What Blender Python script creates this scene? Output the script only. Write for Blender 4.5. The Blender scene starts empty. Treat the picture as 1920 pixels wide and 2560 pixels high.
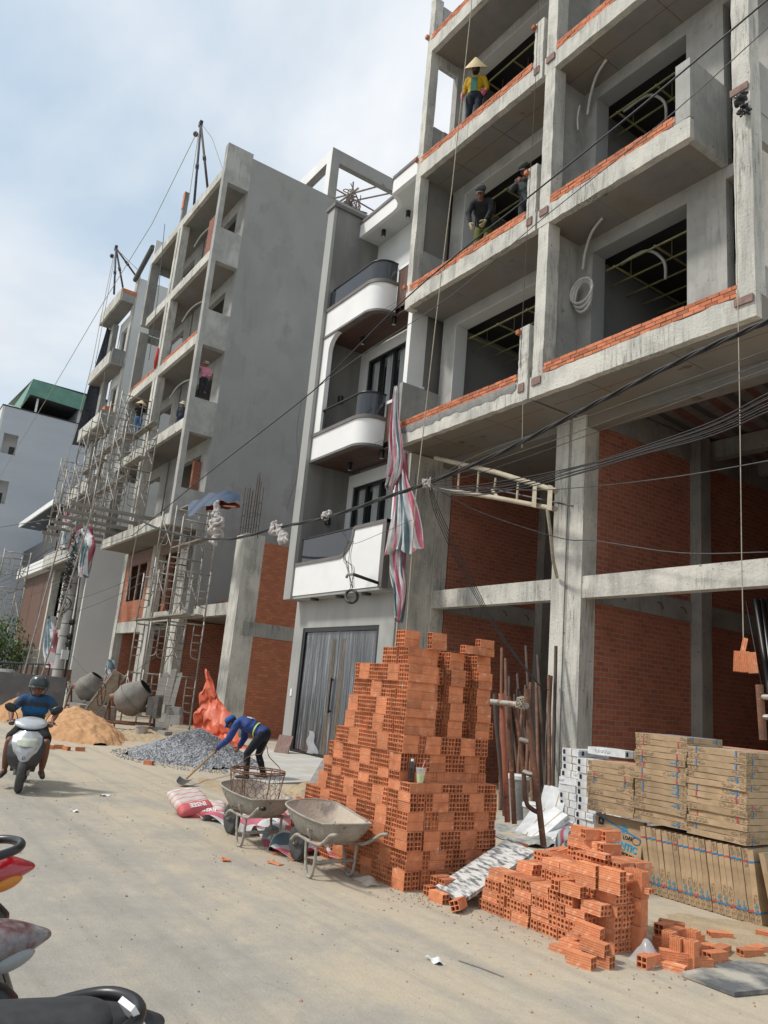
import bpy, bmesh, math, random
from mathutils import Vector, Matrix, Quaternion
random.seed(7)
S = bpy.context.scene
COL = S.collection
# ---------------- camera ----------------
YAW, PIT, ROL, FPX = 0.985887, 0.234062, 0.089759, 1941.63
CAMH = 1.6
cF = Vector((-math.sin(YAW)*math.cos(PIT), math.cos(YAW)*math.cos(PIT), math.sin(PIT)))
cR0 = Vector((math.cos(YAW), math.sin(YAW), 0)); cU0 = cR0.cross(cF)
cR = math.cos(ROL)*cR0 + math.sin(ROL)*cU0
cU = -math.sin(ROL)*cR0 + math.cos(ROL)*cU0
cd = bpy.data.cameras.new('camera'); cam = bpy.data.objects.new('camera', cd); COL.objects.link(cam)
cam.matrix_world = Matrix(((cR.x, cU.x, -cF.x, 0), (cR.y, cU.y, -cF.y, 0), (cR.z, cU.z, -cF.z, CAMH), (0, 0, 0, 1)))
cd.sensor_fit = 'VERTICAL'; cd.sensor_height = 32; cd.lens = 32*FPX/2560
cd.clip_start = 0.05; cd.clip_end = 3000
S.camera = cam
def P(px, py, Y=None, X=None, Z=None):
    """photo pixel -> the world point on the real plane Y=.., X=.. or Z=.. it was measured on"""
    d = (px-960)*cR-(py-1280)*cU+FPX*cF
    t = Y/d.y if Y is not None else X/d.x if X is not None else (Z-CAMH)/d.z
    return Vector((0, 0, CAMH))+t*d
# ---------------- world ----------------
SUN_DIR = Vector((-0.42, -0.80, 1.15)).normalized()
w = bpy.data.worlds.new('World'); S.world = w; w.use_nodes = True
nt = w.node_tree; nt.nodes.clear()
def N(t, ty, **k):
    n = t.nodes.new(ty)
    for a, b in k.items():
        if a.startswith('i_'):
            key = a[2:]; key = int(key) if key.isdigit() else key.replace('_', ' ')
            n.inputs[key].default_value = b
        else: setattr(n, a, b)
    return n
def L(t, a, b): t.links.new(a, b)
sky = N(nt, 'ShaderNodeTexSky', sky_type='NISHITA', sun_disc=False, sun_elevation=math.asin(SUN_DIR.z),
        sun_rotation=math.atan2(SUN_DIR.x, SUN_DIR.y), air_density=1.3, dust_density=2.5, ozone_density=1.2)
tc = N(nt, 'ShaderNodeTexCoord'); sp = N(nt, 'ShaderNodeSeparateXYZ'); L(nt, tc.outputs['Generated'], sp.inputs[0])
zz = N(nt, 'ShaderNodeMath', operation='MAXIMUM', i_1=0.06); L(nt, sp.outputs[2], zz.inputs[0])
za = N(nt, 'ShaderNodeMath', operation='ADD', i_1=0.25); L(nt, zz.outputs[0], za.inputs[0])
dx = N(nt, 'ShaderNodeMath', operation='DIVIDE'); L(nt, sp.outputs[0], dx.inputs[0]); L(nt, za.outputs[0], dx.inputs[1])
dy = N(nt, 'ShaderNodeMath', operation='DIVIDE'); L(nt, sp.outputs[1], dy.inputs[0]); L(nt, za.outputs[0], dy.inputs[1])
cb = N(nt, 'ShaderNodeCombineXYZ'); L(nt, dx.outputs[0], cb.inputs[0]); L(nt, dy.outputs[0], cb.inputs[1])
ad = N(nt, 'ShaderNodeVectorMath', operation='ADD'); ad.inputs[1].default_value = (3.15, 1.4, 0.3); L(nt, cb.outputs[0], ad.inputs[0])
n1 = N(nt, 'ShaderNodeTexNoise', i_Scale=1.25, i_Detail=7.0, i_Roughness=0.52, i_Distortion=0.25); L(nt, ad.outputs[0], n1.inputs[0])
r1 = N(nt, 'ShaderNodeValToRGB'); r1.color_ramp.elements[0].position = 0.33; r1.color_ramp.elements[1].position = 0.55; L(nt, n1.outputs[0], r1.inputs[0])
n2 = N(nt, 'ShaderNodeTexNoise', i_Scale=0.9, i_Detail=5.0, i_Roughness=0.5); L(nt, ad.outputs[0], n2.inputs[0])
r2 = N(nt, 'ShaderNodeValToRGB')
r2.color_ramp.elements[0].position = 0.35; r2.color_ramp.elements[0].color = (5.5, 5.8, 6.1, 1)
r2.color_ramp.elements[1].position = 0.62; r2.color_ramp.elements[1].color = (7.3, 7.4, 7.6, 1); L(nt, n2.outputs[0], r2.inputs[0])
hz = N(nt, 'ShaderNodeMixRGB'); hz.inputs[0].default_value = 0.62; hz.inputs[2].default_value = (4.8, 5.8, 6.5, 1); L(nt, sky.outputs[0], hz.inputs[1])
mx = N(nt, 'ShaderNodeMixRGB'); L(nt, r1.outputs[0], mx.inputs[0]); L(nt, hz.outputs[0], mx.inputs[1]); L(nt, r2.outputs[0], mx.inputs[2])
bg = N(nt, 'ShaderNodeBackground', i_Strength=0.12); L(nt, mx.outputs[0], bg.inputs[0])
wo = N(nt, 'ShaderNodeOutputWorld'); L(nt, bg.outputs[0], wo.inputs[0])
sl = bpy.data.lights.new('sun', 'SUN'); sl.energy = 2.6; sl.angle = math.radians(7); sl.color = (1.0, 0.955, 0.88)
so = bpy.data.objects.new('sun', sl); COL.objects.link(so); so.rotation_euler = SUN_DIR.to_track_quat('Z', 'Y').to_euler()
S.view_settings.view_transform = 'Standard'; S.view_settings.look = 'None'; S.view_settings.exposure = 0.22; S.view_settings.gamma = 1
S.render.engine = 'CYCLES'
# ---------------- materials ----------------
def lin(h):
    h = h.lstrip('#'); o = []
    for i in (0, 2, 4):
        c = int(h[i:i+2], 16)/255; o.append(c/12.92 if c < .04045 else ((c+.055)/1.055)**2.4)
    return tuple(o)
def newmat(name):
    m = bpy.data.materials.new(name); m.use_nodes = True; t = m.node_tree; b = t.nodes['Principled BSDF']; return m, t, b
def rgba(c): return (c[0], c[1], c[2], 1)
def mat(name, c1, c2=None, scale=3, detail=6, rough=.85, bump=0, bscale=None, stretch=None, metal=0, lo=.35, hi=.65,
        spot=None, spots=(30, .62, .7), rnd=0, coat=0, spec=.5, third=None, tscale=.6, tlo=.45, thi=.62, streak=None):
    m, t, b = newmat(name)
    b.inputs['Roughness'].default_value = rough; b.inputs['Metallic'].default_value = metal
    b.inputs['Specular IOR Level'].default_value = spec; b.inputs['Coat Weight'].default_value = coat
    co = N(t, 'ShaderNodeTexCoord'); vec = co.outputs['Object']
    if stretch:
        mp = N(t, 'ShaderNodeMapping'); mp.inputs['Scale'].default_value = stretch; L(t, vec, mp.inputs[0]); sv = mp.outputs[0]
    else: sv = vec
    if c2 is None: c2 = tuple(x*.8 for x in c1)
    no = N(t, 'ShaderNodeTexNoise', i_Scale=scale, i_Detail=detail, i_Roughness=.6); L(t, sv, no.inputs[0])
    ra = N(t, 'ShaderNodeValToRGB'); ra.color_ramp.elements[0].position = lo; ra.color_ramp.elements[1].position = hi
    ra.color_ramp.elements[0].color = rgba(c2); ra.color_ramp.elements[1].color = rgba(c1); L(t, no.outputs[0], ra.inputs[0])
    out = ra.outputs[0]
    if third:
        n3 = N(t, 'ShaderNodeTexNoise', i_Scale=tscale, i_Detail=5.0, i_Roughness=.6); L(t, vec, n3.inputs[0])
        r3 = N(t, 'ShaderNodeValToRGB'); r3.color_ramp.elements[0].position = tlo; r3.color_ramp.elements[1].position = thi; L(t, n3.outputs[0], r3.inputs[0])
        mm = N(t, 'ShaderNodeMixRGB'); mm.inputs[2].default_value = rgba(third); L(t, r3.outputs[0], mm.inputs[0]); L(t, out, mm.inputs[1]); out = mm.outputs[0]
    if spot:
        n4 = N(t, 'ShaderNodeTexNoise', i_Scale=spots[0], i_Detail=3.0); L(t, vec, n4.inputs[0])
        r4 = N(t, 'ShaderNodeValToRGB'); r4.color_ramp.elements[0].position = spots[1]; r4.color_ramp.elements[1].position = spots[2]; L(t, n4.outputs[0], r4.inputs[0])
        m4 = N(t, 'ShaderNodeMixRGB'); m4.inputs[2].default_value = rgba(spot); L(t, r4.outputs[0], m4.inputs[0]); L(t, out, m4.inputs[1]); out = m4.outputs[0]
    if streak:
        col, ss, sl0, sl1, am = streak
        mp5 = N(t, 'ShaderNodeMapping'); mp5.inputs['Scale'].default_value = (1, 1, .09); L(t, vec, mp5.inputs[0])
        n5 = N(t, 'ShaderNodeTexNoise', i_Scale=ss, i_Detail=6.0, i_Roughness=.7); L(t, mp5.outputs[0], n5.inputs[0])
        r5 = N(t, 'ShaderNodeValToRGB'); r5.color_ramp.elements[0].position = sl0; r5.color_ramp.elements[1].position = sl1; L(t, n5.outputs[0], r5.inputs[0])
        n6 = N(t, 'ShaderNodeTexNoise', i_Scale=.9, i_Detail=4.0); L(t, vec, n6.inputs[0]); r6 = N(t, 'ShaderNodeValToRGB'); r6.color_ramp.elements[0].position = .42; r6.color_ramp.elements[1].position = .62; L(t, n6.outputs[0], r6.inputs[0])
        f5 = N(t, 'ShaderNodeMath', operation='MULTIPLY', i_1=am); L(t, r5.outputs[0], f5.inputs[0]); f6 = N(t, 'ShaderNodeMath', operation='MULTIPLY'); L(t, f5.outputs[0], f6.inputs[0]); L(t, r6.outputs[0], f6.inputs[1])
        m5 = N(t, 'ShaderNodeMixRGB'); m5.inputs[2].default_value = rgba(col); L(t, f6.outputs[0], m5.inputs[0]); L(t, out, m5.inputs[1]); out = m5.outputs[0]
    if rnd:
        oi = N(t, 'ShaderNodeObjectInfo'); at = N(t, 'ShaderNodeAttribute', attribute_name='rnd')
        a1 = N(t, 'ShaderNodeMath', operation='ADD'); L(t, oi.outputs['Random'], a1.inputs[0]); L(t, at.outputs['Fac'], a1.inputs[1])
        fr = N(t, 'ShaderNodeMath', operation='FRACT'); L(t, a1.outputs[0], fr.inputs[0])
        mr = N(t, 'ShaderNodeMapRange'); mr.inputs[3].default_value = 1-rnd; mr.inputs[4].default_value = 1+rnd*.7; L(t, fr.outputs[0], mr.inputs[0])
        mu = N(t, 'ShaderNodeVectorMath', operation='SCALE'); L(t, out, mu.inputs[0]); L(t, mr.outputs[0], mu.inputs['Scale']); out = mu.outputs[0]
    L(t, out, b.inputs['Base Color'])
    if bump:
        nb = N(t, 'ShaderNodeTexNoise', i_Scale=bscale or scale*6, i_Detail=6.0); L(t, vec, nb.inputs[0])
        bu = N(t, 'ShaderNodeBump', i_Strength=bump, i_Distance=.02); L(t, nb.outputs[0], bu.inputs['Height']); L(t, bu.outputs[0], b.inputs['Normal'])
    return m
def brickmat(name, cA, cB, mortar, bw=.2, bh=.085, ms=.012, rough=.9, dirt=None, bump=.6):
    m, t, b = newmat(name); b.inputs['Roughness'].default_value = rough
    co = N(t, 'ShaderNodeTexCoord'); s = N(t, 'ShaderNodeSeparateXYZ'); L(t, co.outputs['Object'], s.inputs[0])
    a = N(t, 'ShaderNodeMath', operation='ADD'); L(t, s.outputs[0], a.inputs[0]); L(t, s.outputs[1], a.inputs[1])
    c = N(t, 'ShaderNodeCombineXYZ'); L(t, a.outputs[0], c.inputs[0]); L(t, s.outputs[2], c.inputs[1])
    nz = N(t, 'ShaderNodeTexNoise', i_Scale=2.5, i_Detail=2.0); L(t, co.outputs['Object'], nz.inputs[0])
    sc = N(t, 'ShaderNodeVectorMath', operation='MULTIPLY_ADD'); sc.inputs[1].default_value = (.03, .03, 0); L(t, nz.outputs['Color'], sc.inputs[0]); L(t, c.outputs[0], sc.inputs[2])
    br = N(t, 'ShaderNodeTexBrick', i_Scale=1.0, i_Mortar_Size=ms, i_Brick_Width=bw, i_Row_Height=bh, i_Mortar_Smooth=.2, i_Bias=0.0)
    br.inputs['Color1'].default_value = rgba(cA); br.inputs['Color2'].default_value = rgba(cB); br.inputs['Mortar'].default_value = rgba(mortar); L(t, sc.outputs[0], br.inputs[0])
    n5 = N(t, 'ShaderNodeTexNoise', i_Scale=1.3, i_Detail=6.0, i_Roughness=.65); L(t, co.outputs['Object'], n5.inputs[0])
    r5 = N(t, 'ShaderNodeValToRGB'); r5.color_ramp.elements[0].position = .5; r5.color_ramp.elements[1].position = .72; L(t, n5.outputs[0], r5.inputs[0])
    fm = N(t, 'ShaderNodeMath', operation='MULTIPLY', i_1=.55); L(t, r5.outputs[0], fm.inputs[0])
    m5 = N(t, 'ShaderNodeMixRGB'); m5.inputs[2].default_value = rgba(dirt or mortar); L(t, fm.outputs[0], m5.inputs[0]); L(t, br.outputs[0], m5.inputs[1])
    L(t, m5.outputs[0], b.inputs['Base Color'])
    n6 = N(t, 'ShaderNodeTexNoise', i_Scale=40.0, i_Detail=4.0); L(t, co.outputs['Object'], n6.inputs[0])
    h = N(t, 'ShaderNodeMath', operation='SUBTRACT'); L(t, n6.outputs[0], h.inputs[0]); L(t, br.outputs['Fac'], h.inputs[1])
    bu = N(t, 'ShaderNodeBump', i_Strength=bump, i_Distance=.012); L(t, h.outputs[0], bu.inputs['Height']); L(t, bu.outputs[0], b.inputs['Normal'])
    return m
def stripemat(name, cols, width, axis='u', rough=.6, wob=.02, bump=.3):
    """woven plastic tarp with coloured stripes across the UV u direction"""
    m, t, b = newmat(name); b.inputs['Roughness'].default_value = rough
    co = N(t, 'ShaderNodeTexCoord'); s = N(t, 'ShaderNodeSeparateXYZ'); L(t, co.outputs['UV'], s.inputs[0])
    a = N(t, 'ShaderNodeMath', operation='DIVIDE', i_1=width*len(cols)); L(t, s.outputs[0], a.inputs[0])
    f = N(t, 'ShaderNodeMath', operation='FRACT'); L(t, a.outputs[0], f.inputs[0])
    r = N(t, 'ShaderNodeValToRGB'); r.color_ramp.interpolation = 'CONSTANT'; e = r.color_ramp.elements
    e[0].position = 0; e[0].color = rgba(cols[0]); e[1].position = 1/len(cols); e[1].color = rgba(cols[1])
    for i in range(2, len(cols)):
        q = e.new(i/len(cols)); q.color = rgba(cols[i])
    L(t, f.outputs[0], r.inputs[0])
    n = N(t, 'ShaderNodeTexNoise', i_Scale=6.0, i_Detail=6.0); L(t, co.outputs['Object'], n.inputs[0])
    mr = N(t, 'ShaderNodeMapRange'); mr.inputs[1].default_value = .3; mr.inputs[2].default_value = .7; mr.inputs[3].default_value = .72; mr.inputs[4].default_value = 1.05; L(t, n.outputs[0], mr.inputs[0])
    mu = N(t, 'ShaderNodeVectorMath', operation='SCALE'); L(t, r.outputs[0], mu.inputs[0]); L(t, mr.outputs[0], mu.inputs['Scale']); L(t, mu.outputs[0], b.inputs['Base Color'])
    n2 = N(t, 'ShaderNodeTexNoise', i_Scale=25.0, i_Detail=5.0); L(t, co.outputs['Object'], n2.inputs[0])
    bu = N(t, 'ShaderNodeBump', i_Strength=bump, i_Distance=.02); L(t, n2.outputs[0], bu.inputs['Height']); L(t, bu.outputs[0], b.inputs['Normal'])
    return m
def glassmat(name, c, rough=.05, alpha=.6, spec=.8):
    m, t, b = newmat(name); b.inputs['Base Color'].default_value = rgba(c); b.inputs['Roughness'].default_value = rough; b.inputs['Alpha'].default_value = alpha; b.inputs['Specular IOR Level'].default_value = spec
    return m
M = {}
M['conc'] = mat('concrete_grey', (.30, .30, .285), (.20, .20, .19), 1.3, 8, .92, .35, 18, spot=(.14, .14, .13), spots=(14, .64, .72), third=(.36, .35, .32), tscale=.5, streak=((.12, .115, .105), 14, .5, .65, .7))
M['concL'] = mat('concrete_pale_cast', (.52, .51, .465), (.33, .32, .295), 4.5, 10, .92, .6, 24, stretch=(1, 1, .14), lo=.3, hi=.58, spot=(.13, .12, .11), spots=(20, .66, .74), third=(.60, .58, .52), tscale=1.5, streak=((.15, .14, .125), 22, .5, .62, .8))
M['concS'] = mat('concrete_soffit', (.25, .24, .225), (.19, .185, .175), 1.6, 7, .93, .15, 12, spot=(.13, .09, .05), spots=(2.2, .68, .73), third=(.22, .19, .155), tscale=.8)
M['plaster'] = mat('plaster_grey', (.385, .38, .355), (.28, .28, .265), 1.6, 10, .9, .2, 14, third=(.44, .43, .40), tscale=.9, tlo=.5, thi=.66, streak=((.20, .195, .18), 12, .5, .68, .7), spot=(.23, .225, .21), spots=(9, .64, .74))
M['plasterA'] = mat('plaster_wall_blue_grey', (.315, .315, .30), (.255, .256, .247), .55, 7, .9, .12, 10, third=(.29, .29, .275), tscale=.25, spot=(.27, .268, .255), spots=(.9, .55, .6), streak=((.21, .205, .19), 4, .5, .68, .6), stretch=(1, 1, .6))
M['plasterB'] = mat('plaster_wall_pale', (.66, .68, .67), (.57, .59, .585), .5, 6, .9, .1, 8, third=(.60, .60, .58), tscale=.2)
M['plasterD'] = mat('plaster_wall_far_blue', (.50, .53, .57), (.43, .46, .50), .3, 6, .9, .1, 4, stretch=(1, .4, 1.4))
M['white'] = mat('white_paint', (.80, .80, .79), (.74, .74, .73), 1.5, 4, .6)
M['intwhite'] = mat('interior_putty', (.34, .35, .35), (.29, .30, .30), .8, 4, .8)
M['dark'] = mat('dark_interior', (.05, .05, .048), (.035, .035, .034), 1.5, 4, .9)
M['black'] = mat('black_metal', (.012, .012, .014), (.009, .009, .01), 4, 3, .35)
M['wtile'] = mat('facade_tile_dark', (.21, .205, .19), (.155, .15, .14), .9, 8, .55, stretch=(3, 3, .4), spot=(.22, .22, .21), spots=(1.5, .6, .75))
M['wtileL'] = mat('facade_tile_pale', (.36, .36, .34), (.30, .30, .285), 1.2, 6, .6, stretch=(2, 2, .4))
M['cap'] = mat('stone_cap', (.16, .145, .135), (.125, .115, .11), 3, 4, .5)
M['woodpanel'] = mat('brown_wood_panel', (.14, .075, .055), (.085, .045, .033), 5, 6, .5, stretch=(4, 4, .3))
M['glass'] = glassmat('smoked_glass', (.03, .035, .045), .04, .82)
M['win'] = glassmat('window_glass', (.02, .025, .03), .05, .12)
M['curtain'] = mat('curtain', (.72, .75, .74), (.50, .54, .54), 6, 3, .9, stretch=(3, 3, .1))
M['brickwall'] = brickmat('brick_wall_red', (.45, .14, .07), (.33, .095, .05), (.30, .25, .215), .21, .088, .009, dirt=(.21, .08, .05))
M['brickwallL'] = brickmat('brick_wall_orange', (.54, .175, .08), (.40, .12, .055), (.20, .15, .12), .21, .088, .009, dirt=(.33, .12, .07))
M['brick'] = mat('clay_brick', (.68, .265, .125), (.53, .19, .085), 9, 5, .88, .3, 60, rnd=.19, spot=(.66, .40, .27), spots=(16, .6, .74), third=(.46, .155, .075), tscale=5, tlo=.55, thi=.7)
M['brickfar'] = mat('clay_brick_course', (.56, .20, .10), (.42, .14, .07), 5, 5, .9, .3, 40, rnd=.3)
M['mortar'] = mat('mortar', (.27, .265, .255), (.20, .195, .19), 8, 6, .95, .6, 30)
M['steelpole'] = mat('steel_tube_dull', (.42, .40, .36), (.27, .25, .22), 4, 5, .55, .2, 40, metal=.3, spot=(.22, .12, .07), spots=(9, .62, .7))
M['rust'] = mat('rusty_steel', (.21, .095, .055), (.115, .06, .04), 6, 8, .8, .4, 60, metal=.1, spot=(.35, .20, .12), spots=(30, .62, .7))
M['rustdark'] = mat('rusty_steel_dark', (.10, .065, .05), (.06, .045, .038), 6, 8, .8, .3, 60)
M['orangepaint'] = mat('orange_primer', (.42, .13, .07), (.30, .10, .06), 5, 6, .6, .2, 50, spot=(.15, .08, .06), spots=(22, .6, .68))
M['plank'] = mat('weathered_plank', (.30, .28, .25), (.20, .185, .165), 3, 6, .9, .3, 30, stretch=(1, 1, 6))
M['cable'] = mat('black_cable', (.02, .02, .022), (.012, .012, .013), 8, 2, .5)
M['wire'] = mat('grey_wire', (.09, .09, .09), (.06, .06, .06), 8, 2, .6)
M['rope'] = mat('pale_rope', (.42, .38, .30), (.30, .27, .21), 20, 3, .9)
M['furring'] = mat('brassy_furring', (.38, .35, .16), (.26, .24, .12), 5, 3, .5)
M['conduit'] = mat('white_conduit', (.60, .60, .57), (.5, .5, .48), 6, 2, .6)
M['green_roof'] = mat('green_sheet_roof', (.12, .27, .21), (.09, .22, .17), 2, 3, .5)
M['formbrick'] = mat('painted_form_board', (.28, .17, .145), (.17, .12, .105), 12, 5, .9, .3, 40)
M['net'] = mat('dark_safety_net', (.07, .075, .09), (.035, .04, .05), 6, 6, .9)
def hexm(name, h, rough=.7, k=.75, **kw):
    c = lin(h); return mat(name, c, tuple(x*k for x in c), kw.pop('scale', 4), 4, rough, **kw)
# ---------------- mesh helpers ----------------
class MB:
    def __init__(s): s.v = []; s.f = []; s.mi = []; s.m = 0; s.uv = []
    def add(s, vs, fs):
        o = len(s.v); s.v += [tuple(v) for v in vs]
        for f in fs: s.f.append(tuple(i+o for i in f)); s.mi.append(s.m)
        return s
    def box(s, x0, x1, y0, y1, z0, z1):
        if x0 > x1: x0, x1 = x1, x0
        if y0 > y1: y0, y1 = y1, y0
        if z0 > z1: z0, z1 = z1, z0
        return s.add([(x0, y0, z0), (x1, y0, z0), (x1, y1, z0), (x0, y1, z0), (x0, y0, z1), (x1, y0, z1), (x1, y1, z1), (x0, y1, z1)],
                     [(0, 3, 2, 1), (4, 5, 6, 7), (0, 1, 5, 4), (1, 2, 6, 5), (2, 3, 7, 6), (3, 0, 4, 7)])
    def obox(s, c, sx, sy, sz, R=None):
        R = R or Matrix.Identity(3); c = Vector(c)
        vs = [c+R@Vector((a*sx/2, b*sy/2, d*sz/2)) for d in (-1, 1) for a, b in ((-1, -1), (1, -1), (1, 1), (-1, 1))]
        return s.add(vs, [(0, 3, 2, 1), (4, 5, 6, 7), (0, 1, 5, 4), (1, 2, 6, 5), (2, 3, 7, 6), (3, 0, 4, 7)])
    def beam(s, a, b, wd, h, up=(0, 0, 1)):
        a = Vector(a); b = Vector(b); d = (b-a); ln = d.length; d.normalize(); up = Vector(up)
        if abs(d.dot(up)) > .98: up = Vector((0, 1, 0))
        sd = d.cross(up).normalized(); u2 = sd.cross(d)
        return s.obox((a+b)/2, ln, wd, h, Matrix((d, sd, u2)).transposed())
    def tube(s, pts, r, n=8, caps=True, closed=False):
        pts = [Vector(p) for p in pts]; k = len(pts); rs = r if isinstance(r, (list, tuple)) else [r]*k
        vs = []; pu = None
        for i, p in enumerate(pts):
            if closed: d = pts[(i+1) % k]-pts[i-1]
            else: d = pts[min(i+1, k-1)]-pts[max(i-1, 0)]
            if d.length < 1e-9: d = Vector((0, 0, 1))
            d.normalize()
            if pu is None: pu = d.orthogonal().normalized()
            u = (pu-d*pu.dot(d)); u = u.normalized() if u.length > 1e-6 else d.orthogonal().normalized(); pu = u; v = d.cross(u)
            for j in range(n):
                a = 2*math.pi*j/n; vs.append(p+(u*math.cos(a)+v*math.sin(a))*rs[i])
        fs = []
        for i in range(k if closed else k-1):
            for j in range(n):
                a = i*n+j; b = i*n+(j+1) % n; c = ((i+1) % k)*n+(j+1) % n; d = ((i+1) % k)*n+j; fs.append((a, b, c, d))
        if caps and not closed: fs.append(tuple(range(n-1, -1, -1))); fs.append(tuple(range((k-1)*n, k*n)))
        return s.add(vs, fs)
    def lathe(s, prof, c=(0, 0, 0), R=None, n=24, cap0=True, cap1=True):
        R = R or Matrix.Identity(3); c = Vector(c); vs = []; k = len(prof)
        for r, z in prof:
            for j in range(n):
                a = 2*math.pi*j/n; vs.append(c+R@Vector((r*math.cos(a), r*math.sin(a), z)))
        fs = [(i*n+j, i*n+(j+1) % n, (i+1)*n+(j+1) % n, (i+1)*n+j) for i in range(k-1) for j in range(n)]
        if cap0: fs.append(tuple(range(n-1, -1, -1)))
        if cap1: fs.append(tuple(range((k-1)*n, k*n)))
        return s.add(vs, fs)
    def ball(s, c, r, n=12, sq=(1, 1, 1), R=None):
        R = R or Matrix.Identity(3); c = Vector(c); vs = [c+R@Vector((0, 0, -r*sq[2]))]; m = n//2+1
        for i in range(1, m):
            p = -math.pi/2+math.pi*i/m
            for j in range(n):
                a = 2*math.pi*j/n; vs.append(c+R@Vector((r*sq[0]*math.cos(p)*math.cos(a), r*sq[1]*math.cos(p)*math.sin(a), r*sq[2]*math.sin(p))))
        vs.append(c+R@Vector((0, 0, r*sq[2]))); fs = [(0, 1+(j+1) % n, 1+j) for j in range(n)]
        for i in range(m-2):
            for j in range(n):
                a = 1+i*n+j; b = 1+i*n+(j+1) % n; fs.append((a, b, b+n, a+n))
        t = len(vs)-1; o = 1+(m-2)*n; fs += [(o+j, o+(j+1) % n, t) for j in range(n)]
        return s.add(vs, fs)
    def prism(s, poly, a, b, axis='y'):
        """poly of 2D points extruded along axis from a to b: axis y -> (x,z), axis x -> (y,z), axis z -> (x,y)"""
        def q(p, t): return (p[0], t, p[1]) if axis == 'y' else (t, p[0], p[1]) if axis == 'x' else (p[0], p[1], t)
        n = len(poly); vs = [q(p, a) for p in poly]+[q(p, b) for p in poly]
        fs = [tuple(range(n)), tuple(range(2*n-1, n-1, -1))]+[(i, i+n, (i+1) % n+n, (i+1) % n) for i in range(n)]
        return s.add(vs, fs)
    def sheet(s, f, nu, nv, th=0):
        vs = [Vector(f(i/nu, j/nv)) for j in range(nv+1) for i in range(nu+1)]
        return s.add(vs, [(j*(nu+1)+i, j*(nu+1)+i+1, (j+1)*(nu+1)+i+1, (j+1)*(nu+1)+i) for j in range(nv) for i in range(nu)])
    def mesh(s, name, mats, smooth=False, recalc=True):
        me = bpy.data.meshes.new(name); me.from_pydata(s.v, [], s.f)
        for m in (mats if isinstance(mats, (list, tuple)) else [mats]): me.materials.append(m)
        if any(s.mi): me.polygons.foreach_set('material_index', s.mi)
        if recalc:
            bm = bmesh.new(); bm.from_mesh(me); bmesh.ops.recalc_face_normals(bm, faces=bm.faces); bm.to_mesh(me); bm.free()
        if smooth:
            me.polygons.foreach_set('use_smooth', [True]*len(me.polygons))
            if smooth != 1:
                me.set_sharp_from_angle(angle=math.radians(smooth))
        me.update(); return me
    def build(s, name, mats, parent=None, smooth=False, **k):
        o = bpy.data.objects.new(name, s.mesh(name, mats, smooth)); COL.objects.link(o)
        if parent is not None:
            o.parent = parent; o.matrix_parent_inverse = parent_inv(parent)
        tag(o, **k); return o
def wmat(p):
    return (wmat(p.parent)@p.matrix_parent_inverse if p.parent else Matrix.Identity(4))@p.matrix_basis
def parent_inv(p): return wmat(p).inverted()
def tag(o, label=None, cat=None, group=None, kind=None):
    if label: o['label'] = label
    if cat: o['category'] = cat
    if group: o['group'] = group
    if kind: o['kind'] = kind
    return o
def empty(name, loc=(0, 0, 0), label=None, cat=None, group=None, rot=None):
    o = bpy.data.objects.new(name, None); COL.objects.link(o); o.location = loc; o.empty_display_size = .1
    if rot: o.rotation_euler = rot
    return tag(o, label, cat, group)
def lbuild(mb, name, mats, parent, smooth=False, **k):
    """mesh given in the parent's own coordinates"""
    o = bpy.data.objects.new(name, mb.mesh(name, mats, smooth)); COL.objects.link(o); o.parent = parent; tag(o, **k); return o
def copy_tree(o, parent=None, loc=None, rot=None, label=None):
    c = o.copy(); COL.objects.link(c)
    if parent is not None: c.parent = parent
    if loc is not None: c.location = loc
    if rot is not None: c.rotation_euler = rot
    if label: c['label'] = label
    for ch in o.children: copy_tree(ch, c)
    return c
def arc(cx, cz, r, a0, a1, n=8):
    return [(cx+r*math.cos(math.radians(a0+(a1-a0)*i/n)), cz+r*math.sin(math.radians(a0+(a1-a0)*i/n))) for i in range(n+1)]
def box1(name, m, parent, *b, **k): return MB().box(*b).build(name, m, parent, **k)
def uvset(o, f):
    me = o.data; uv = me.uv_layers.new(name='UVMap')
    for lp in me.loops: uv.data[lp.index].uv = f(me.vertices[lp.vertex_index].co)
def catenary(a, b, sag, n=24):
    a = Vector(a); b = Vector(b)
    return [a.lerp(b, i/n)-Vector((0, 0, sag*4*(i/n)*(1-i/n))) for i in range(n+1)]
def rough_edge(ob, amt=.008, cut=.35):
    """break up the straight arrises of cast concrete"""
    pass
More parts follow.
